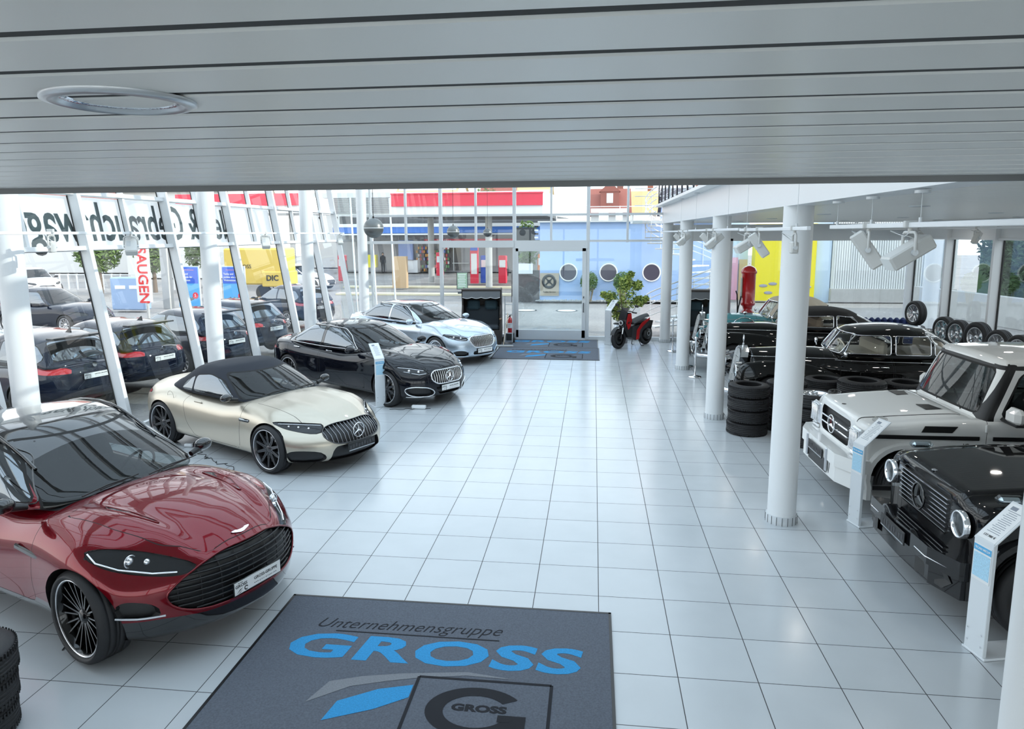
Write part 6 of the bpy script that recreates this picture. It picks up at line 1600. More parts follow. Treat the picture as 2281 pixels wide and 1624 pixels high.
b = MB(); b.lathe([(.055, -.19), (.07, -.19), (.07, -.185), (.055, -.185)], 28, 0, Matrix.Translation((-.58, 0, .36)) @ Matrix.Rotation(radians(90), 4, 'X'), closed=True); b.lathe([(.055, .19), (.07, .19), (.07, .185), (.055, .185)], 28, 0, Matrix.Translation((-.58, 0, .36)) @ Matrix.Rotation(radians(90), 4, 'X'), closed=True); b.obj('hub_ring', STEEL, t)
b = MB(); b.lathe([(.001, -.18), (.16, -.17), (.17, -.1), (.17, .1), (.16, .17), (.001, .18)], 28, 0, Matrix.Translation((-.60, 0, .34)) @ Matrix.Rotation(radians(90), 4, 'X')); b.obj('hub_motor', K, t)
b = MB(); b.box((-.86, 0, .60), (.02, .2, .26), Matrix.Translation((-.86, 0, .6)) @ Matrix.Rotation(radians(-20), 4, 'Y') @ Matrix.Translation((.86, 0, -.6))); b.tube([(-.6, 0, .76), (-.86, 0, .72)], .02); b.obj('plate_bracket', K, t)
b = MB()
for s_ in (-1, 1): b.tube([(-.15, s_*.10, .24), (-.22, s_*.18, .02), (-.32, s_*.19, .012)], .012, 6)
b.obj('centre_stand', K, t)
# ================================================================ OUTSIDE
SKYB = mat('light blue wall paint', (.40, .55, .82), .8, noise=.06, nscale=1.2)
PALEW = mat('pale grey render', (.70, .70, .68), .8); RED = mat('canopy red', (.78, .03, .07), .45); DKW = mat('dark glazing', (.03, .035, .04), .15); WOODG = mat('grey boards', (.16, .15, .15), .8, noise=.3, nscale=6)
CONC = mat('concrete', (.45, .45, .44), .85, noise=.12, nscale=5); TILE = mat('red roof tiles', (.33, .10, .07), .8, noise=.25, nscale=20); OCH = mat('ochre roof tiles', (.60, .42, .20), .8, noise=.2, nscale=20)
YEL = mat('yellow paint', (.85, .72, .02), .5); BLUP = mat('poster blue', (.03, .12, .62), .4); LBL = mat('poster light blue', (.10, .42, .80), .4)
def bx(name, label, cat, c, d, mt, group=None, rz=0, bev=0.):
    b = MB(); b.box((0, 0, 0), d, bev=bev); o = b.obj(name, mt, loc=c, rot=(0, 0, rz)); return tag(o, label, cat, group)
def span(p, q, y0, y1):          # box centre/size from two corner points in a Y plane
    return ((p.x+q.x)/2, (y0+y1)/2, (p.z+q.z)/2), (abs(q.x-p.x), abs(y1-y0), abs(p.z-q.z))
# ---- blue building with portholes
YB = 30.4
t = thing('blue_building', 'light blue flat-roofed building with three round windows', 'building', (0, YB, 0))
b = MB(); b.box((0.95, 2.5, 1.97), (7.5, 5, 3.94)); b.box((5.5, 2.2, 1.97), (1.7, 4.0, 3.94)); b.box((-3.2, 1.8, 3.3), (.9, .1, .5)); b.obj('wall', SKYB, t)
b = MB(); b.box((1.7, 2.4, 3.97), (9.2, 5.2, .07)); b.obj('roof_edge', PALEW, t)
for x in (-1.35, .66, 2.79):
    b = MB(); M = Matrix.Translation((x, -.01, 1.43)) @ Matrix.Rotation(radians(90), 4, 'X'); b.lathe([(.40, .0), (.40, .05), (.46, .05), (.46, .0)], 40, 0, M); o = b.obj('porthole_frame', PAPER, t)
    b = MB(); b.lathe([(.001, .02), (.41, .02)], 40, 0, M); b.obj('porthole_glass', mat('porthole glass', (.10, .09, .12), .1), o)
b = MB()
for x in (-2.0, -.4, 1.2, 2.8): b.cyl((x, .8, 3.95), (x, .8, 4.75), .02)
for z in (4.3, 4.72): b.cyl((-2, .8, z), (3.6, .8, z), .018)
b.obj('roof_railing', PAPER, t)
for x, w_, h_ in ((.2, .5, .45), (1.0, .35, .5), (2.2, .9, .35)): bx('roof_unit', 'pale rooftop box behind the railing of the blue building', 'roof unit', (x+.2, YB+1.8, 4.0+h_/2+.0), (w_, .5, h_), PALEW, 'rooftop boxes')
b = MB(); b.box((1.5, YB-.25, .01), (9, .5, .02)); 
for i in range(260): b.sphere((random.uniform(-2.8, 5.5), YB-random.uniform(.05, .5), .03), random.uniform(.03, .06), 3)
tag(b.obj('gravel_strip', CONC), 'strip of pale pebbles at the foot of the blue wall', 'gravel', kind='stuff')
t = thing('wheel_poster', 'beige poster with a black wheel on the blue wall', 'poster', (-2.3, YB-.06, .82))
b = MB(); b.box((0, 0, 0), (.96, .03, 1.15)); b.obj('panel', mat('beige poster', (.50, .42, .33), .6), t)
b = MB(); M = Matrix.Translation((-.02, -.02, .15)) @ Matrix.Rotation(radians(90), 4, 'X'); b.lathe([(.23, 0), (.37, 0), (.37, .008), (.23, .008)], 40, 0, M, closed=True); b.lathe([(.001, .008), (.09, .008)], 20, 0, M)
for k in range(4): a = pi/4+k*pi/2; b.box((-.02+.16*cos(a), -.024, .15+.16*sin(a)), (.16, .006, .07), Matrix.Translation((-.02+.16*cos(a), 0, .15+.16*sin(a))) @ Matrix.Rotation(-a, 4, 'Y') @ Matrix.Translation((.02-.16*cos(a), 0, -.15-.16*sin(a))))
b.obj('wheel_print', DARKG, t); text('poster_lettering', 'Reifen-Service', .11, INK, t, frameM((0, -.02, -.38), (1, 0, 0), (0, 0, 1)), depth=.002)
BUSH = mat('bamboo leaves', (.10, .20, .04), .6, noise=.5, nscale=5)
for x, l in ((-.30, 'round clipped bamboo bush left of the middle porthole, half hidden by the door frame'), (1.35, 'round clipped bamboo bush behind the potted fig, right of the middle porthole')):
    t = thing('bamboo_bush', l, 'bush', (x, YB-.55, 0), 0, 'clipped bamboo bushes'); random.seed(int(x*10)+9)
    foliage((0, 0, 1.0), (.46, .35, .50), 1500, .06, lambda i: 0).obj('foliage', BUSH, t, fix=False)
    b = MB()
    for k in range(26): a = random.uniform(0, 6.3); r = random.uniform(0, .14); b.tube([(r*cos(a), r*sin(a), 0), (r*2.2*cos(a), r*2*sin(a), .75)], .010, 4)
    b.obj('canes', mat('dry canes', (.35, .28, .16), .8), t)
for x, y in ((-3.14, 26.5), (-1.28, 26.5)):
    b = MB(); b.cyl((0, 0, -.10), (0, 0, -.098+.0), .42, n=32); b.lathe([(.43, -.10), (.47, -.094), (.50, -.10)], 32, 1); tag(b.obj('manhole_cover', [PALEW, DARKG], loc=(x, y, .002)), ('left' if x < -2 else 'right')+' round manhole cover in the yard outside the glass door', 'manhole cover')
bx('board_fence', 'dark grey horizontal board gate left of the blue building', 'gate', (-3.55, YB+.1, .72), (1.45, .08, 1.64), WOODG)
bx('notice_board', 'white notice board above the grey board gate', 'sign', (-3.62, YB-.05, 1.62), (.92, .04, .52), PAPER)
t = thing('lifting_barrier', 'black and white striped container corner beside the blue building', 'container', (-3.0, YB+.5, 3.2))
b = MB(); b.box((-.65, 0, 0), (1.1, .4, 1.0)); b.obj('dark_panel', DARKG, t); b = MB()
for k in range(7): b.box((0, -.22, -.55+k*.18), (.2, .02, .09), Matrix.Translation((0, 0, 0)), mi=k % 2)
b.obj('striped_edge', [INK, PAPER], t)
# ---- petrol station
t = thing('station_canopy', 'white petrol station canopy with long red fascia', 'canopy', (0, 38, 0))
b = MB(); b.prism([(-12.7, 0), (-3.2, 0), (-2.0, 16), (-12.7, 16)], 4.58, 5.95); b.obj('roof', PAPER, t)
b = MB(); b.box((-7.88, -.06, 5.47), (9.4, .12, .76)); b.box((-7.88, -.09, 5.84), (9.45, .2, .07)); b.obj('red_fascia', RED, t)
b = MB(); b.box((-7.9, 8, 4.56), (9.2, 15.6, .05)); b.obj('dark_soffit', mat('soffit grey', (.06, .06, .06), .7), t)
for x in (-6.7,): b = MB(); b.cyl((x, 1.3, 0), (x, 1.3, 4.6), .22, n=20); b.obj('pillar', CONC, t)
b = MB(); b.cyl((-11.5, 6, 0), (-11.5, 6, 4.6), .22, n=20); b.obj('pillar', CONC, t)
t = thing('side_canopy', 'second red and white canopy seen through the leaning windows', 'canopy', (0, 38, 0))
b = MB(); b.box((-22.7, 3, 5.3), (8.4, 6, 1.1)); b.obj('roof', PAPER, t); b = MB(); b.box((-22.7, -.06, 5.6), (8.3, .12, .75)); b.obj('red_fascia', RED, t)
for x in (-25.5, -20): b = MB(); b.cyl((x, 2, 0), (x, 2, 4.8), .18, n=16); b.obj('pillar', CONC, t)
t = thing('grey_hall', 'grey hall with louvred upper wall between the two canopies', 'building', (-23.5, 66, 0))
b = MB(); b.box((0, 3, 3.8), (13.5, 6, 7.6)); b.obj('wall', PALEW, t); b = MB()
for k in range(9): b.box((0, -.05, 5.6+k*.18), (13, .08, .1))
b.obj('louvres', mat('louvre grey', (.3, .3, .31), .6), t)
for k in range(6): b = MB(); b.cyl((-4.6+k*1.8, -.08, 5.1), (-4.6+k*1.8, -.02, 5.1), .12, n=14); b.obj('wall_lamp', DKW, t)
t = thing('station_shop', 'petrol station shop with blue fascia band and glass front', 'building', (-13.5, 58, 0))
b = MB(); b.box((0, 2.5, 4.6), (20, 3, .9)); b.obj('upper_louvres', mat('dark louvres', (.08, .08, .085), .7), t); b = MB(); b.box((0, 3, 1.9), (20, 6, 3.8)); b.obj('wall', mat('shop grey', (.33, .33, .35), .7), t)
b = MB(); b.box((0, -1.4, 3.75), (18.5, 3, .55)); b.obj('blue_fascia', mat('fascia blue', (.06, .20, .62), .4), t); b = MB(); b.box((0, -1.4, 4.15), (18.6, 3.1, .28)); b.box((0, -1.5, 3.38), (18.4, 2.8, .12)); b.obj('white_fascia', PAPER, t)
b = MB(); b.box((3.0, -.1, 2.78), (9.5, .15, .34)); b.obj('red_sign', RED, t); text('sign_lettering', 'Snack & Shop', .34, PAPER, t, frameM((-.2, -.19, 2.78), (1, 0, 0), (0, 0, 1)), depth=.005, bold=.004)
b = MB(); b.box((-.45, -.06, 1.3), (4.0, .08, 2.3)); b.obj('shop_window', mat('shop glass', (.07, .06, .06), .1), t)
b = MB()
for x in (-2.4, -.9, -.0, .9): b.box((x, -.12, 1.3), (.07, .05, 2.4))
b.box((1.6, -.3, .8), (1.5, .4, .06)); b.obj('window_frame', ALU, t)
random.seed(21)
cols = [mat('goods '+n, c, .5) for n, c in (('red', (.6, .05, .05)), ('orange', (.8, .35, .05)), ('white', (.8, .8, .78)), ('green', (.1, .3, .1)), ('brown', (.25, .16, .08)), ('blue', (.08, .15, .5)))]
for k in random.sample(range(126), 80):
    c_ = random.randrange(6); x = -16.0+.17*(k % 18)+.1; z = .08+.33*(k//18)
    bx('shop_goods', 'small packaged goods stacked at the shop window', 'packaged goods', (x, 57.6, z+.1), (.14, .12, .24), cols[c_], 'packaged goods in the shop window')
bx('service_counter', 'white box counter left of the shop window', 'counter', (-16.4, 57.0, .55), (1.6, 1.0, 1.1), PAPER); bx('grey_bin', 'grey bin in front of the white box counter', 'bin', (-16.9, 56.0, .45), (.7, .7, .9), CONC, bev=.05)
def pump_(x, y, lab, col=RED):
    t = thing('fuel_pump', lab, 'fuel pump', (x, y, 0), 0, 'petrol pumps')
    b = MB(); b.box((0, 0, .95), (.55, .5, 1.9), bev=.04); b.obj('cabinet', col, t); b = MB(); b.box((0, -.26, 1.35), (.42, .03, .5)); b.obj('display', PAPER, t)
    b = MB(); b.tube([(.3, 0, 1.5), (.42, -.1, .9), (.36, -.1, .5), (.3, -.05, 1.0)], .025, 6); b.obj('hose', BLACK, t)
pump_(-18.4, 45, 'red fuel pump seen beside the far-left end column'); pump_(-12.6, 52, 'red fuel pump in front of the station shop'); pump_(-7.6, 43.5, 'blue fuel pump beside the red and white price pillar', BLUP); pump_(-6.3, 43.2, 'red fuel pump behind the canopy pillar'); pump_(-3.9, 47, 'orange-red pump right of the canopy pillar', mat('orange pump', (.8, .2, .03), .4))
t = thing('price_pillar', 'red and white price pillar left of the blue pump', 'sign', (-8.25, 43, 0)); b = MB(); b.box((0, 0, 1.3), (.55, .3, 2.6)); b.obj('pillar', RED, t); b = MB(); b.box((0, -.17, 1.35), (.40, .03, 1.4)); b.obj('white_panel', PAPER, t); b = MB(); b.box((0, -.17, 2.4), (.5, .03, .3)); b.obj('blue_panel', BLUP, t)
t = thing('green_notice_stand', 'pavement sign with pale green sheet and white text lines', 'sign', (-7.22, 32.6, 0), radians(10)); b = MB(); b.box((0, 0, .85), (.62, .05, .95), bev=.01); b.obj('frame', DARKG, t); b = MB(); b.box((0, -.03, .85), (.54, .01, .86)); b.obj('sheet', mat('pale green', (.35, .50, .35), .5), t); b = MB(); b.box((0, 0, .2), (.5, .3, .1)); b.cyl((0, 0, .1), (0, 0, .4), .03); b.obj('foot', DARKG, t)
b = MB()
for k in range(8): b.box((-.02, -.037, 1.18-k*.09), (.44-.05*(k % 3), .004, .03))
b.obj('text_lines', PAPER, t)
bx('yellow_bin', 'yellow box bin beside the walking person', 'bin', (-19.6, 56, 1.05), (.9, .6, 1.1), YEL); bx('orange_column', 'orange-brown pillar box in front of the shop', 'box', (-12.3, 38.5, 1.0), (.9, .5, 2.0), mat('tan box', (.55, .38, .22), .7))
bx('blue_kiosk', 'grey and blue price display in front of the shop wall', 'kiosk', (-16.6, 56.5, 2.0), (1.3, .4, 1.7), mat('kiosk blue-grey', (.25, .32, .55), .5))
for k, (x, y, w_) in enumerate(((-9.5, 40, 14), (-9, 34.5, 12))): bx('kerb_strip', ('far' if k == 0 else 'near')+' warm sunlight-painted kerb strip in the station yard', 'kerb', (x, y, -.05), (w_, .9, .1), mat('sunlight-painted kerb', (.80, .72, .52), .8))  # sunlight on these strips is put into their cream colour
for k, x in enumerate((-9.3, -8.6, -7.9)): b = MB(); b.cyl((x, 21+k*.3, -.1), (x-.25, 21.3+k*.3, 4.8), .035); tag(b.obj('flag_pole', PAPER), ['left', 'middle', 'right'][k]+' one of three thin white poles behind the far facade', 'pole')
# person walking
def person(loc, rz, label):
    t = thing('person', label, 'person', loc, rz)
    me = bpy.data.meshes.new('body'); V = [(0, 0, .95), (0, 0, 1.2), (0, .01, 1.42), (0, .0, 1.52), (0, .02, 1.64), (.19, 0, 1.40), (.24, .02, 1.12), (.22, .12, .90), (-.19, 0, 1.40), (-.24, -.02, 1.12), (-.22, .05, .88), (.09, 0, .90), (.10, .06, .50), (.10, -.04, .08), (.10, .12, .03), (-.09, 0, .90), (-.10, -.02, .50), (-.10, -.22, .10), (-.10, -.08, .03)]
    E_ = [(0, 1), (1, 2), (2, 3), (3, 4), (2, 5), (5, 6), (6, 7), (2, 8), (8, 9), (9, 10), (0, 11), (11, 12), (12, 13), (13, 14), (0, 15), (15, 16), (16, 17), (17, 18)]
    me.from_pydata(V, E_, []); o = link('body', me, mat('black clothes', (.015, .016, .02), .8), t)
    Rr = [.15, .14, .15, .06, .10, .07, .045, .035, .07, .045, .035, .10, .065, .045, .04, .10, .065, .045, .04]
    o.modifiers.new('s', 'SKIN'); sk = me.skin_vertices[0].data
    for i, r in enumerate(Rr): sk[i].radius = (r, r)
    sk[0].use_root = True; s_ = o.modifiers.new('ss', 'SUBSURF'); s_.levels = s_.render_levels = 1
    b = MB(); b.sphere((0, .02, 1.66), .105, 8, 0, (.85, 1, 1.15)); b.obj('head', mat('skin', (.45, .28, .2), .6), t); b = MB(); b.sphere((0, .0, 1.70), .112, 8, 0, (.88, 1, 1)); b.obj('hair', mat('dark hair', (.02, .015, .01), .7), t)
person((-18.6, 56, 0), radians(200), 'person in dark clothes walking by the yellow bin at the petrol station')
# ---- houses and trees on the skyline
def house(x, y, w, d, h, rh, roofm, label, wallm=PALEW, dormer=False, rz=0.):
    t = thing('house', label, 'house', (x, y, 0), rz)
    b = MB(); b.box((0, 0, h/2), (w, d, h)); b.prism([(-d/2, h), (0, h+rh), (d/2, h)], -w/2, w/2, axis='x'); b.obj('wall', wallm, t)
    b = MB()
    for s_ in (-1, 1): b.add([(-w/2-.3, s_*(d/2+.3), h-.25), (w/2+.3, s_*(d/2+.3), h-.25), (w/2+.3, 0, h+rh+.06), (-w/2-.3, 0, h+rh+.06)], [[0, 1, 2, 3]])
    b.obj('roof', roofm, t, fix=False)
    b = MB(); b.box((w*.3, d*.1, h+rh), (.6, .6, 1.4)); b.obj('chimney', mat('brick', (.3, .12, .08), .8), t)
    for k in (-1, 1): b = MB(); b.box((k*w*.22, -d/2-.03, h*.72), (w*.12, .06, h*.16)); b.obj('window', DKW, t)
    if dormer:
        b = MB(); b.box((0, -d*.28, h+rh*.5), (1.7, 1.6, 1.6)); b.prism([(-1.0, h+rh*.5+.8), (0, h+rh*.5+1.7), (1.0, h+rh*.5+.8)], -d*.28-.9, -d*.28+.9, axis='y'); o = b.obj('dormer', roofm, t); b = MB(); b.box((0, -d*.28-.85, h+rh*.5+.2), (.6, .1, .9)); b.obj('dormer_window', PAPER, o)
house(1.35, 66, 3.5, 6, 5.3, 2.3, TILE, 'house with dark red tiled roof and dormer above the blue building', dormer=True)
house(-6.8, 78, 3.4, 6, 7.4, 1.9, OCH, 'ochre-roofed house behind the right end of the red fascia'); house(-20.0, 84, 7, 8, 8.6, 2.2, OCH, 'wide ochre-roofed house behind the louvred hall'); house(-12.0, 88, 4.5, 6, 7.6, 2.6, TILE, 'timber-framed gable with dark roof behind the canopy')
house(8.2, 62, 4, 6, 5.2, 2.2, mat('slate', (.10, .10, .12), .7), 'light blue house with dark gable beside the gallery railing', SKYB); house(5.4, 78, 2.6, 5, 5.6, 2.4, OCH, 'small gabled house with pale ochre roof right of the dormer house'); house(-46, 60, 16, 9, 6, 3.5, TILE, 'long house with dark tiled roof at the far left'); house(-33, 52, 9, 8, 7.0, 3.0, mat('beige roof', (.45, .36, .25), .8), 'beige house beyond the banner, far left')
TR = mat('tree leaves', (.13, .20, .05), .6, noise=.5, nscale=1)
def tree(x, y, h, r, label, n=1500):
    random.seed(int(abs(x)*3+y)); t = thing('tree', label, 'tree', (x, y, 0), 0, 'trees in the street'); b = MB(); b.cyl((0, 0, 0), (0, 0, h*.6), .14, .08); b.obj('trunk', mat('brown bark', (.14, .10, .07), .8), t)
    foliage((0, 0, h*.68), (r, r, h*.34), n, .16, lambda i: 0).obj('foliage', TR, t, fix=False)
tree(-11.6, 72, 8.4, 2.0, 'yellow-green tree rising above the red fascia'); tree(-2.6, 36.5, 4.0, .6, 'small bright tree left of the blue building', 700); tree(-3.9, 35.2, 4.1, .7, 'bright green shrub tree above the striped container corner', 700); tree(-29, 33, 3.6, 1.3, 'broad green tree behind the parked cars, far left'); tree(-26.2, 34, 3.4, 1.0, 'slim yellow-green tree right of the broad one'); tree(-27.5, 41, 3.2, .8, 'small yellow tree by the street railing', 600)
# ---- right hand yard
bx('blue_outbuilding', 'pale blue building wall behind the fuel column', 'building', (7.3, 33.2, 2.1), (1.2, 1.0, 4.2), mat('pale blue wall', (.52, .66, .82), .8, noise=.08, nscale=1)); bx('pink_panel', 'pink panel beside the beige curtain window', 'panel', (7.15, 32.6, 1.0), (.45, .1, 2.2), mat('pink paint', (.80, .45, .65), .7)); bx('beige_panel', 'beige curtain panel left of the red fuel column', 'panel', (7.65, 32.62, .95), (.4, .1, 2.1), mat('beige curtain', (.60, .50, .36), .8))
t = thing('yellow_wall', 'bright yellow wall with grey leaping figures and pipes', 'wall', (9.35, 31.0, 0)); b = MB(); b.box((0, .4, 1.9), (2.9, .8, 3.8)); b.obj('wall', YEL, t)
b = MB()
for x in (.0, .52): b.cyl((x, -.06, 0), (x, -.06, 3.6), .06)
b.obj('pipes', CONC, t); b = MB()
for x, z, a in ((-1.0, .75, 30), (-.55, .85, 60), (-.75, .4, -20), (.2, .9, 80), (.35, .5, 20), (.95, 1.0, 60), (1.1, .7, 0)): b.sphere((x, -.02, z), .16, 6, 0, (1.3, .1, .5))
b.obj('painted_figures', mat('mural grey', (.35, .35, .40), .8), t)
bx('blue_gate_wall', 'light blue wall strip between the yellow wall and the corrugated hall', 'wall', (11.2, 31.6, 2.0), (.8, .6, 4.2), mat('pale blue wall', (.5, .6, .8)))
t = thing('corrugated_hall', 'white corrugated metal hall on a concrete plinth', 'building', (14.5, 31.2, 0)); b = MB()
for k in range(52): b.box((-2.75+k*.11, 0, 2.3), (.055, .05, 3.4)); 
b.box((0, .3, 2.3), (5.7, .5, 3.4)); b.obj('corrugated_wall', mat('white cladding', (.74, .77, .77), .5), t); b = MB(); b.box((0, .1, .3), (5.8, .7, .62)); b.obj('plinth', CONC, t)
t = thing('retaining_wall', 'low concrete retaining wall below the hedge', 'wall', (0, 0, 0)); b = MB(); b.prism([(13.9, 27.5), (15.3, 19.5), (15.7, 19.5), (14.3, 27.5)], -.1, 1.0); b.prism([(15.3, 19.5), (19.5, 14.0), (19.9, 14.3), (15.7, 19.6)], -.1, 1.0); b.obj('wall', CONC, t)
random.seed(4); HED = mat('hedge green', (.045, .09, .035), .8, noise=.5, nscale=4)
b = MB(); b.box((19.2, 25.5, 1.4), (4.2, 6, 2.6)); tag(b.obj('planted_bank', HED), 'grassy planted bank behind the retaining wall', 'bank')
t = thing('hedge', 'tall dark green hedge on the bank behind the retaining wall', 'hedge', (16.6, 23.6, 2.6)); foliage((0, 0, 0), (1.3, 3.2, 1.9), 9000, .13, lambda i: 0, [(0, 0, 0, 1), (1.2, -3.0, -.2, .8), (.4, 1.8, .6, .8)]).obj('foliage', HED, t, fix=False)
t = thing('yard_column', 'thick pale blue-white column standing outside the right windows', 'column', (11.0, 19.0, 0), group='outdoor columns'); b = MB(); b.lathe([(.24, -.1), (.24, 4.2)], 32); b.obj('shaft', WHITE, t)
t = thing('yard_column', 'pale column outside at the right picture edge', 'column', (10.7, 11.6, 0), group='outdoor columns'); b = MB(); b.lathe([(.22, -.1), (.22, 4.2)], 32); b.obj('shaft', WHITE, t)
b = MB(); b.cyl((11.9, 20, -.1), (11.9, 20, 4), .06); tag(b.obj('drain_pipe', ALU), 'thin grey pipe right of the thick outdoor column', 'pipe')
# ---- antique fuel column inside
t = thing('antique_fuel_pump', 'tall red antique fuel pump with black hoses behind the turquoise car', 'fuel pump', (4.54, 16.0, 0)); b = MB()
b.lathe([(.001, 0), (.22, 0), (.22, .08), (.14, .12), (.12, .80), (.14, .92), (.20, .98), (.20, 1.02), (.13, 1.08), (.15, 1.18), (.215, 1.24), (.215, 1.30), (.20, 1.32), (.20, 2.16), (.23, 2.18), (.23, 2.24), (.18, 2.34), (.08, 2.40), (.001, 2.41)], 28); b.obj('column', REDX, t)
b = MB(); b.tube([(0, 0, 2.44+.02), (.03, 0, 2.47), (0, 0, 2.50), (-.03, 0, 2.47)], .008, 6, closed=True); b.obj('lifting_eye', CHROME, t)
b = MB(); b.tube([(-.30, -.1, .7), (-.32, -.1, 1.3), (-.34, -.1, 1.55), (-.38, -.1, 1.66)], .02, 6); b.tube([(-.22, -.1, 1.5), (-.30, -.12, 1.1), (-.34, -.12, .75)], .02, 6); b.obj('hoses', BLACK, t); b = MB(); b.box((-.21, -.02, 1.75), (.03, .16, .6)); b.obj('sight_glass', mat('old sight glass', (.5, .5, .42), .2), t)
# ---- spiral stair beyond the far glass
t = thing('spiral_staircase', 'white steel spiral staircase outside behind the columns', 'staircase', (3.1, 19.2, 0)); SR = 1.45; nst = 18
b = MB(); b.cyl((0, 0, 0), (0, 0, 4.6), .07); b.obj('centre_pole', DARKG, t)
for k in range(nst):
    a = radians(200+k*21); a2 = radians(200+(k+1)*21); z = .2*(k+1); b = MB(); b.add([(.07*cos(a), .07*sin(a), z), (SR*cos(a), SR*sin(a), z), (SR*cos(a2), SR*sin(a2), z), (.07*cos(a2), .07*sin(a2), z), (.07*cos(a), .07*sin(a), z+.04), (SR*cos(a), SR*sin(a), z+.04), (SR*cos(a2), SR*sin(a2), z+.04), (.07*cos(a2), .07*sin(a2), z+.04)], [[0, 1, 2, 3], [4, 5, 6, 7], [0, 1, 5, 4], [1, 2, 6, 5], [2, 3, 7, 6]]); b.obj('tread', PAPER, t)
for hh in (.3, .5, .7, .9, 1.1): MB().tube([(SR*cos(radians(200+k*10.5)), SR*sin(radians(200+k*10.5)), .1*k+.2+hh) for k in range(37)], .016 if hh < 1 else .024, 6).obj('helical_rail', PAPER, t)
for k in range(nst): a = radians(210+k*21); b = MB(); b.cyl((SR*cos(a), SR*sin(a), .2*(k+1)), (SR*cos(a), SR*sin(a), .2*(k+1)+1.1), .012, n=6); b.obj('baluster', PAPER, t)
b = MB(); b.box((-.9, .2, 3.75), (2.0, 1.6, .08))
for z in (4.0, 4.3, 4.6, 4.85): b.cyl((-1.85, -.6, z), (.2, -.6, z), .015, n=6)
b.obj('landing', PAPER, t)
# ---- banner with mirrored letters on the leaning facade (readable from outside)
b = MB(); z0, z1 = LT+.04, LU-.04
p = [on_left(-2.6, z0, -.06), on_left(12.1, z0, -.06), on_left(12.1, z1, -.06), on_left(-2.6, z1, -.06)]; b.add(p, [[0, 1, 2, 3]])
m_, nt_, bb = newmat('banner film'); nt_.nodes.remove(bb); tl = nt_.nodes.new('ShaderNodeBsdfTranslucent'); tl.inputs[0].default_value = (.9, .92, .93, 1); df = nt_.nodes.new('ShaderNodeBsdfDiffuse'); df.inputs[0].default_value = (.9, .92, .93, 1); mx_ = nt_.nodes.new('ShaderNodeMixShader'); mx_.inputs[0].default_value = .35; nt_.links.new(tl.outputs[0], mx_.inputs[1]); nt_.links.new(df.outputs[0], mx_.inputs[2]); nt_.links.new(mx_.outputs[0], nt_.nodes['Material Output'].inputs[0])
bn = b.obj('advertising_banner', m_, fix=False); tag(bn, 'long white banner with dark mirrored lettering along the leaning windows', 'banner')
nrm = dirv; org = on_left(2.95, (z0+z1)/2-.03, -.045)
me = text_me('Neu & Gebrauchtwagen', .95, depth=.003, bold=.010, sx=.76, align='RIGHT'); me.transform(frameM(org, (0, -1, 0), dirv))
link('banner_lettering', me, mat('banner letters', (.03, .05, .055), .6), bn)
# ---- posters, boards, machines in the left yard
def tanke(x, y, label):
    t = thing('blue_poster_board', label, 'poster', (x, y, 0), radians(-8), 'blue poster boards'); b = MB(); b.box((0, 0, 1.1), (1.15, .08, 1.85)); b.box((-.5, 0, .05), (.06, .3, .3)); b.box((.5, 0, .05), (.06, .3, .3)); b.obj('board', ALU, t)
    b = MB(); b.box((0, -.05, 1.1), (1.08, .02, 1.78)); b.obj('blue_sheet', LBL, t); b = MB(); b.box((0, -.065, 1.62), (1.08, .01, .72)); b.box((0, -.072, 1.86), (.7, .005, .02), mi=1); b.obj('dark_blue_area', [BLUP, mat('pink line', (.8, .3, .3), .5)], t)
    for k, s_ in enumerate(('Tanke und', 'punkte wie der', 'Weltmeister.')): text('poster_text', s_, .12, PAPER, t, frameM((-.48, -.08, 1.68-k*.14), (1, 0, 0), (0, 0, 1)), depth=.002, bold=.002, align='LEFT')
    b = MB(); b.cyl((.35, -.06, .72), (.35, -.08, .72), .14, n=24); o = b.obj('red_disc', RED, t); text('poster_text', '5', .18, PAPER, o, frameM((.35, -.083, .72), (1, 0, 0), (0, 0, 1)), depth=.002, bold=.003)
    b = MB()
    for k in range(6): b.sphere((-.3+k*.1, -.06, .55+.04*(k % 2)), .07, 6, 0, (1, .2, 1))
    b.obj('crowd_print', mat('crowd print', (.12, .15, .2), .7), t)
tanke(-18.1, 24, 'blue poster board with white text, left of the column by the convertible'); tanke(-15.95, 24, 'blue poster board with white text, right of the column by the convertible')
t = thing('vacuum_sign', 'tall white sign with red vertical word SAUGEN', 'sign', (-18.95, 22, 0)); b = MB(); b.box((0, 0, 1.85), (.62, .12, 2.5)); b.obj('panel', PAPER, t); b = MB(); b.cyl((.1, 0, -.1), (.1, 0, .7), .06); b.obj('pole', CONC, t)
text('sign_lettering', 'SAUGEN', .62, mat('sign red letters', (.75, .03, .03), .5), t, frameM((0, -.07, 1.72), (0, 0, -1), (1, 0, 0)), depth=.004, bold=.012)
b = MB(); b.box((-21.3, 24.5, .75), (1.6, .6, 1.5), bev=.05)
for k in range(2): b.box((-21.6+k*.7, 24.19, 1.05), (.5, .03, .16), mi=1, bev=.01)
tag(b.obj('recycling_container', [mat('pale blue container', (.30, .42, .62), .6), PAPER]), 'pale blue container with white slots beside the SAUGEN sign', 'container')
for x in (-20.4, -17.9): bx('grey_post', ('left' if x < -19 else 'right')+' square grey canopy post behind the SAUGEN sign', 'post', (x, 26, 2.2), (.35, .35, 4.6), CONC)
t = thing('yellow_trailer', 'yellow machine trailer with dark letters behind the leaning windows', 'trailer', (-17.8, 30.5, 0)); b = MB(); b.box((0, 0, 1.75), (3.2, 1.8, 1.9), bev=.08); b.box((1.2, -.3, 1.1), (1.4, 1.4, .8), bev=.05); b.obj('body', mat('trailer yellow', (.70, .50, .08), .5), t)
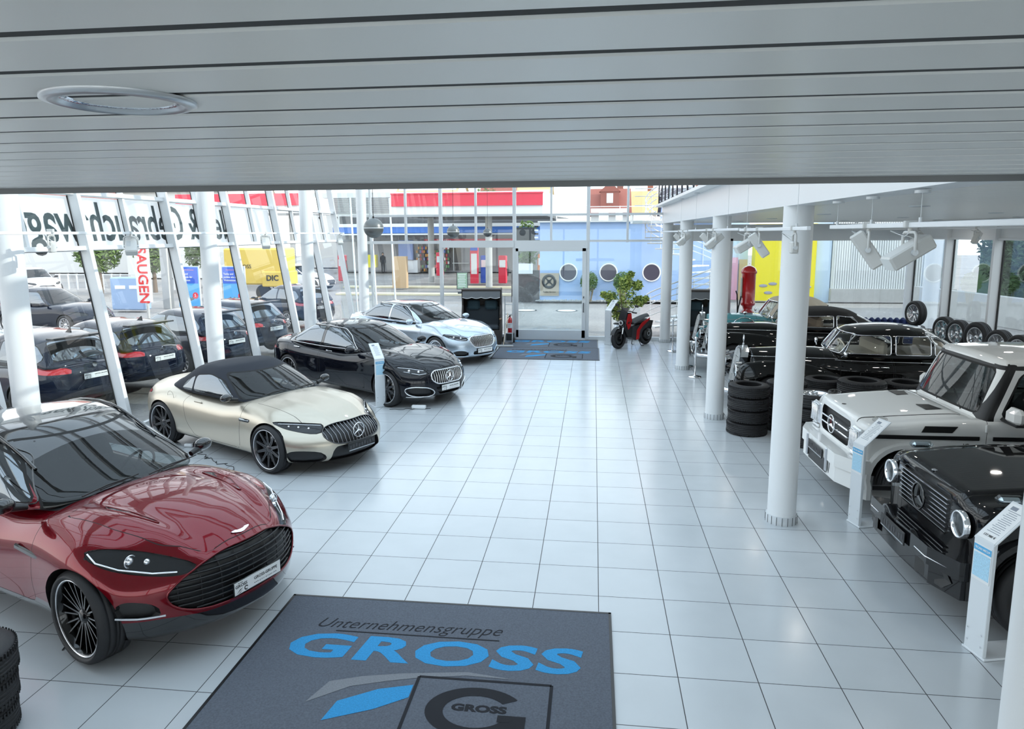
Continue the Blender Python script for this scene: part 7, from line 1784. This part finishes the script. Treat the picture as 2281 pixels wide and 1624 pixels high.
text('trailer_lettering', 'GROSS', .28, INK, t, frameM((-.5, -.92, 1.75), (1, 0, 0), (0, 0, 1)), depth=.004); text('trailer_lettering', 'DIC', .4, INK, t, frameM((1.1, -1.02, 1.15), (1, 0, 0), (0, 0, 1)), depth=.004, bold=.01)
for x in (-.9, .5): b = MB(); b.cyl((x, -.9, .4), (x, -.7, .4), .4, n=24); b.obj('wheel', RUBBER, t)
t = thing('stone_planter', 'low concrete planter filled with gravel, far left', 'planter', (-15.6, 12.9, 0), radians(20)); b = MB(); b.box((0, 0, .3), (4.6, 1.6, .6), bev=.02); b.obj('box', CONC, t); b = MB(); random.seed(8)
for i in range(300): b.sphere((random.uniform(-2.2, 2.2), random.uniform(-.7, .7), .6), random.uniform(.04, .08), 3)
g_ = b.obj('gravel', PALEW, t); g_['kind'] = 'stuff'
b = MB()
for k in range(16): b.box((-34+k*.6, 36, .5), (.08, .08, 1.0))
b.box((-29.5, 36, .95), (9.6, .06, .06)); tag(b.obj('street_railing', PAPER), 'white street railing far left beyond the yard', 'railing')
# ---- cars in the yard
NAVY = paint('dark blue-black car paint', (.008, .012, .025), .15)
wb = 2.75; e = -wb-.92
hb = dict(x0=e, x1=.85, hz=.36, r=(.15, .12, .12), n=(56, 18, 12), W=[(e, .82), (e+.4, .91), (-wb, .93), (0, .92), (.85, .82)], top=[(e, 1.02), (e+.4, 1.05), (-1.4, .98), (-.5, 1.04), (0, 1.0), (.85, .80)], bot=[(e, .30), (0, .2), (.85, .22)], crown=.06,
    sec=[(0, .94), (.4, 1), (.8, .985), (1, .92)], nose=[(0, -.05), (.4, 0), (1, -.16)], tail=[(0, .08), (.3, 0), (.7, .02), (1, .08)], fs=(.4, 2.6), rs=(.30, 2.6), lf=1., lr=.9)
hg = dict(x0=e+.12, x1=-.45, hz=.26, r=(.16, .15, .10), n=(44, 18, 12), W=[(e+.12, .78), (-2.4, .80), (-.45, .76)], top=[(e+.12, 1.47), (-2.6, 1.55), (-1.6, 1.57), (-.45, 1.50)], bot=[(e, .94), (-.45, .93)], crown=.04, sec=[(0, 1.02), (.4, .97), (1, .80)], nose=[(0, 0), (1, -1.0)], tail=[(0, 0), (1, .42)], fs=(.22, 2.2), rs=(.14, 2.4), lf=1.7, lr=1.0)
HB = dict(name='parked_car', loc=(0, 0, 0), rz=0, body=hb, green=hg, wb=wb, R=.34, hi=False, hood=[(-.5, -.66), (-.5, .66), (.7, .45), (.7, -.45)], doors=[[(-.6, .3), (-.6, 1.0), (-1.7, 1.0), (-1.7, .3)], [(-1.75, .3), (-1.75, 1.0), (-wb+.1, 1.0), (-wb+.45, .5), (-wb+.5, .3)]], deck=[(-.7, -.62), (-.7, .62), (-3.3, .6), (-3.3, -.6)],
    wind=[(-.70, 1.0), (-.56, 1.46), (.56, 1.46), (.70, 1.0)], side=[[(-.95, 1.03), (-1.5, 1.42), (-2.0, 1.44), (-2.0, 1.03)], [(-2.06, 1.03), (-2.06, 1.44), (-3.0, 1.38), (-3.25, 1.15), (-3.1, 1.04)]], rear=[(-.60, 1.10), (-.52, 1.44), (.52, 1.44), (.60, 1.10)], tail=[(.40, .86), (.42, .96), (.86, 1.02), (.92, .94), (.80, .86)], boot=[(-.58, .55), (-.62, 1.08), (.62, 1.08), (.58, .55)], rearlow=[(-.55, .26), (-.6, .42), (.6, .42), (.55, .26)],
    head=[(.46, .66), (.5, .74), (.84, .80), (.86, .72), (.6, .62)], grille=[(-.36, .42), (-.42, .62), (.42, .62), (.36, .42)], bars=('h', 4, .008, CHROME), plate=(.36, 'dark'), rplate=.78, wheel=('ten', .24, SILV), yw=.81, mirror=(-.85, .84, 1.04, NAVY, .9), seats=[-1.6], pillar=[])
c0, _, _ = modern_car(dict(HB, label='dark parked car seen from behind, nearest outside the leaning windows', paint=NAVY, side=HB['side']))
b = MB(); b.prism([(0, 0), (.16, 0), (.02, .10)], -.012, .012, axis='y'); b.obj('roof_antenna', BLACK, c0, (-3.05, 0, 1.55))
b = MB(); b.box((e+.42, 0, 1.50), (.20, 1.16, .035), bev=.012); b.obj('roof_spoiler', BLACK, c0)
b = MB(); b.cyl((e+.05, 0, .98), (e+.03, 0, .98), .045, n=20); b.obj('round_badge', CHROME, c0)
def place_tail(px, py, h, lab, first=None):
    P = AZ(px, py, .95); h_ = radians(h); off = Vector((-3.58, .70)); x = P.x-(cos(h_)*off.x-sin(h_)*off.y); y = P.y-(sin(h_)*off.x+cos(h_)*off.y)
    if first: first.location = (x, y, 0); first.rotation_euler = (0, 0, h_)
    else: copy_tree(c0, (x, y, 0), (0, 0, h_), lab, 'dark cars parked along the leaning windows')
place_tail(128, 828, 163, '', c0); c0['group'] = 'dark cars parked along the leaning windows'
place_tail(298, 789, 163, 'dark parked car with yellow reflection in its boot, second outside the leaning windows'); place_tail(571, 724, 163, 'dark parked car with red tail light, outside behind the black saloon')
copy_tree(c0, (-12.3, 11.6, 0), (0, 0, radians(160)), 'dark parked car half hidden by the column, below the blue posters', 'dark cars parked along the leaning windows')
copy_tree(c0, (-18.0, 17.1, 0), (0, 0, radians(-12)), 'dark hatchback facing right behind the parked row, far left', 'cars across the yard')
copy_tree(c0, (-11.3, 2.4, 0), (0, 0, radians(163)), 'dark parked car at the left picture edge behind the first column', 'dark cars parked along the leaning windows')
copy_tree(c0, (-13.0, 20.5, 0), (0, 0, radians(150)), 'dark car farther away, seen between the last leaning mullions', 'dark cars parked along the leaning windows')
c1, _, _ = modern_car(dict(HB, label='white parked car far left in front of the trees', paint=paint('white car paint', (.75, .76, .78), .25), loc=(-31.5, 31.5, 0), rz=radians(-35), wheel=('ten', .24, SILV))); c1['group'] = 'cars across the yard'
copy_tree(c1, (-17.0, 37, 0), (0, 0, radians(-15)), 'pale van-like car on the street, above the third leaning bay', 'cars across the yard')
copy_tree(c1, (13.1, 13.3, 0), (0, 0, radians(-150)), 'white car outside the right windows at the picture edge', 'cars across the yard')
# ================================================================ end
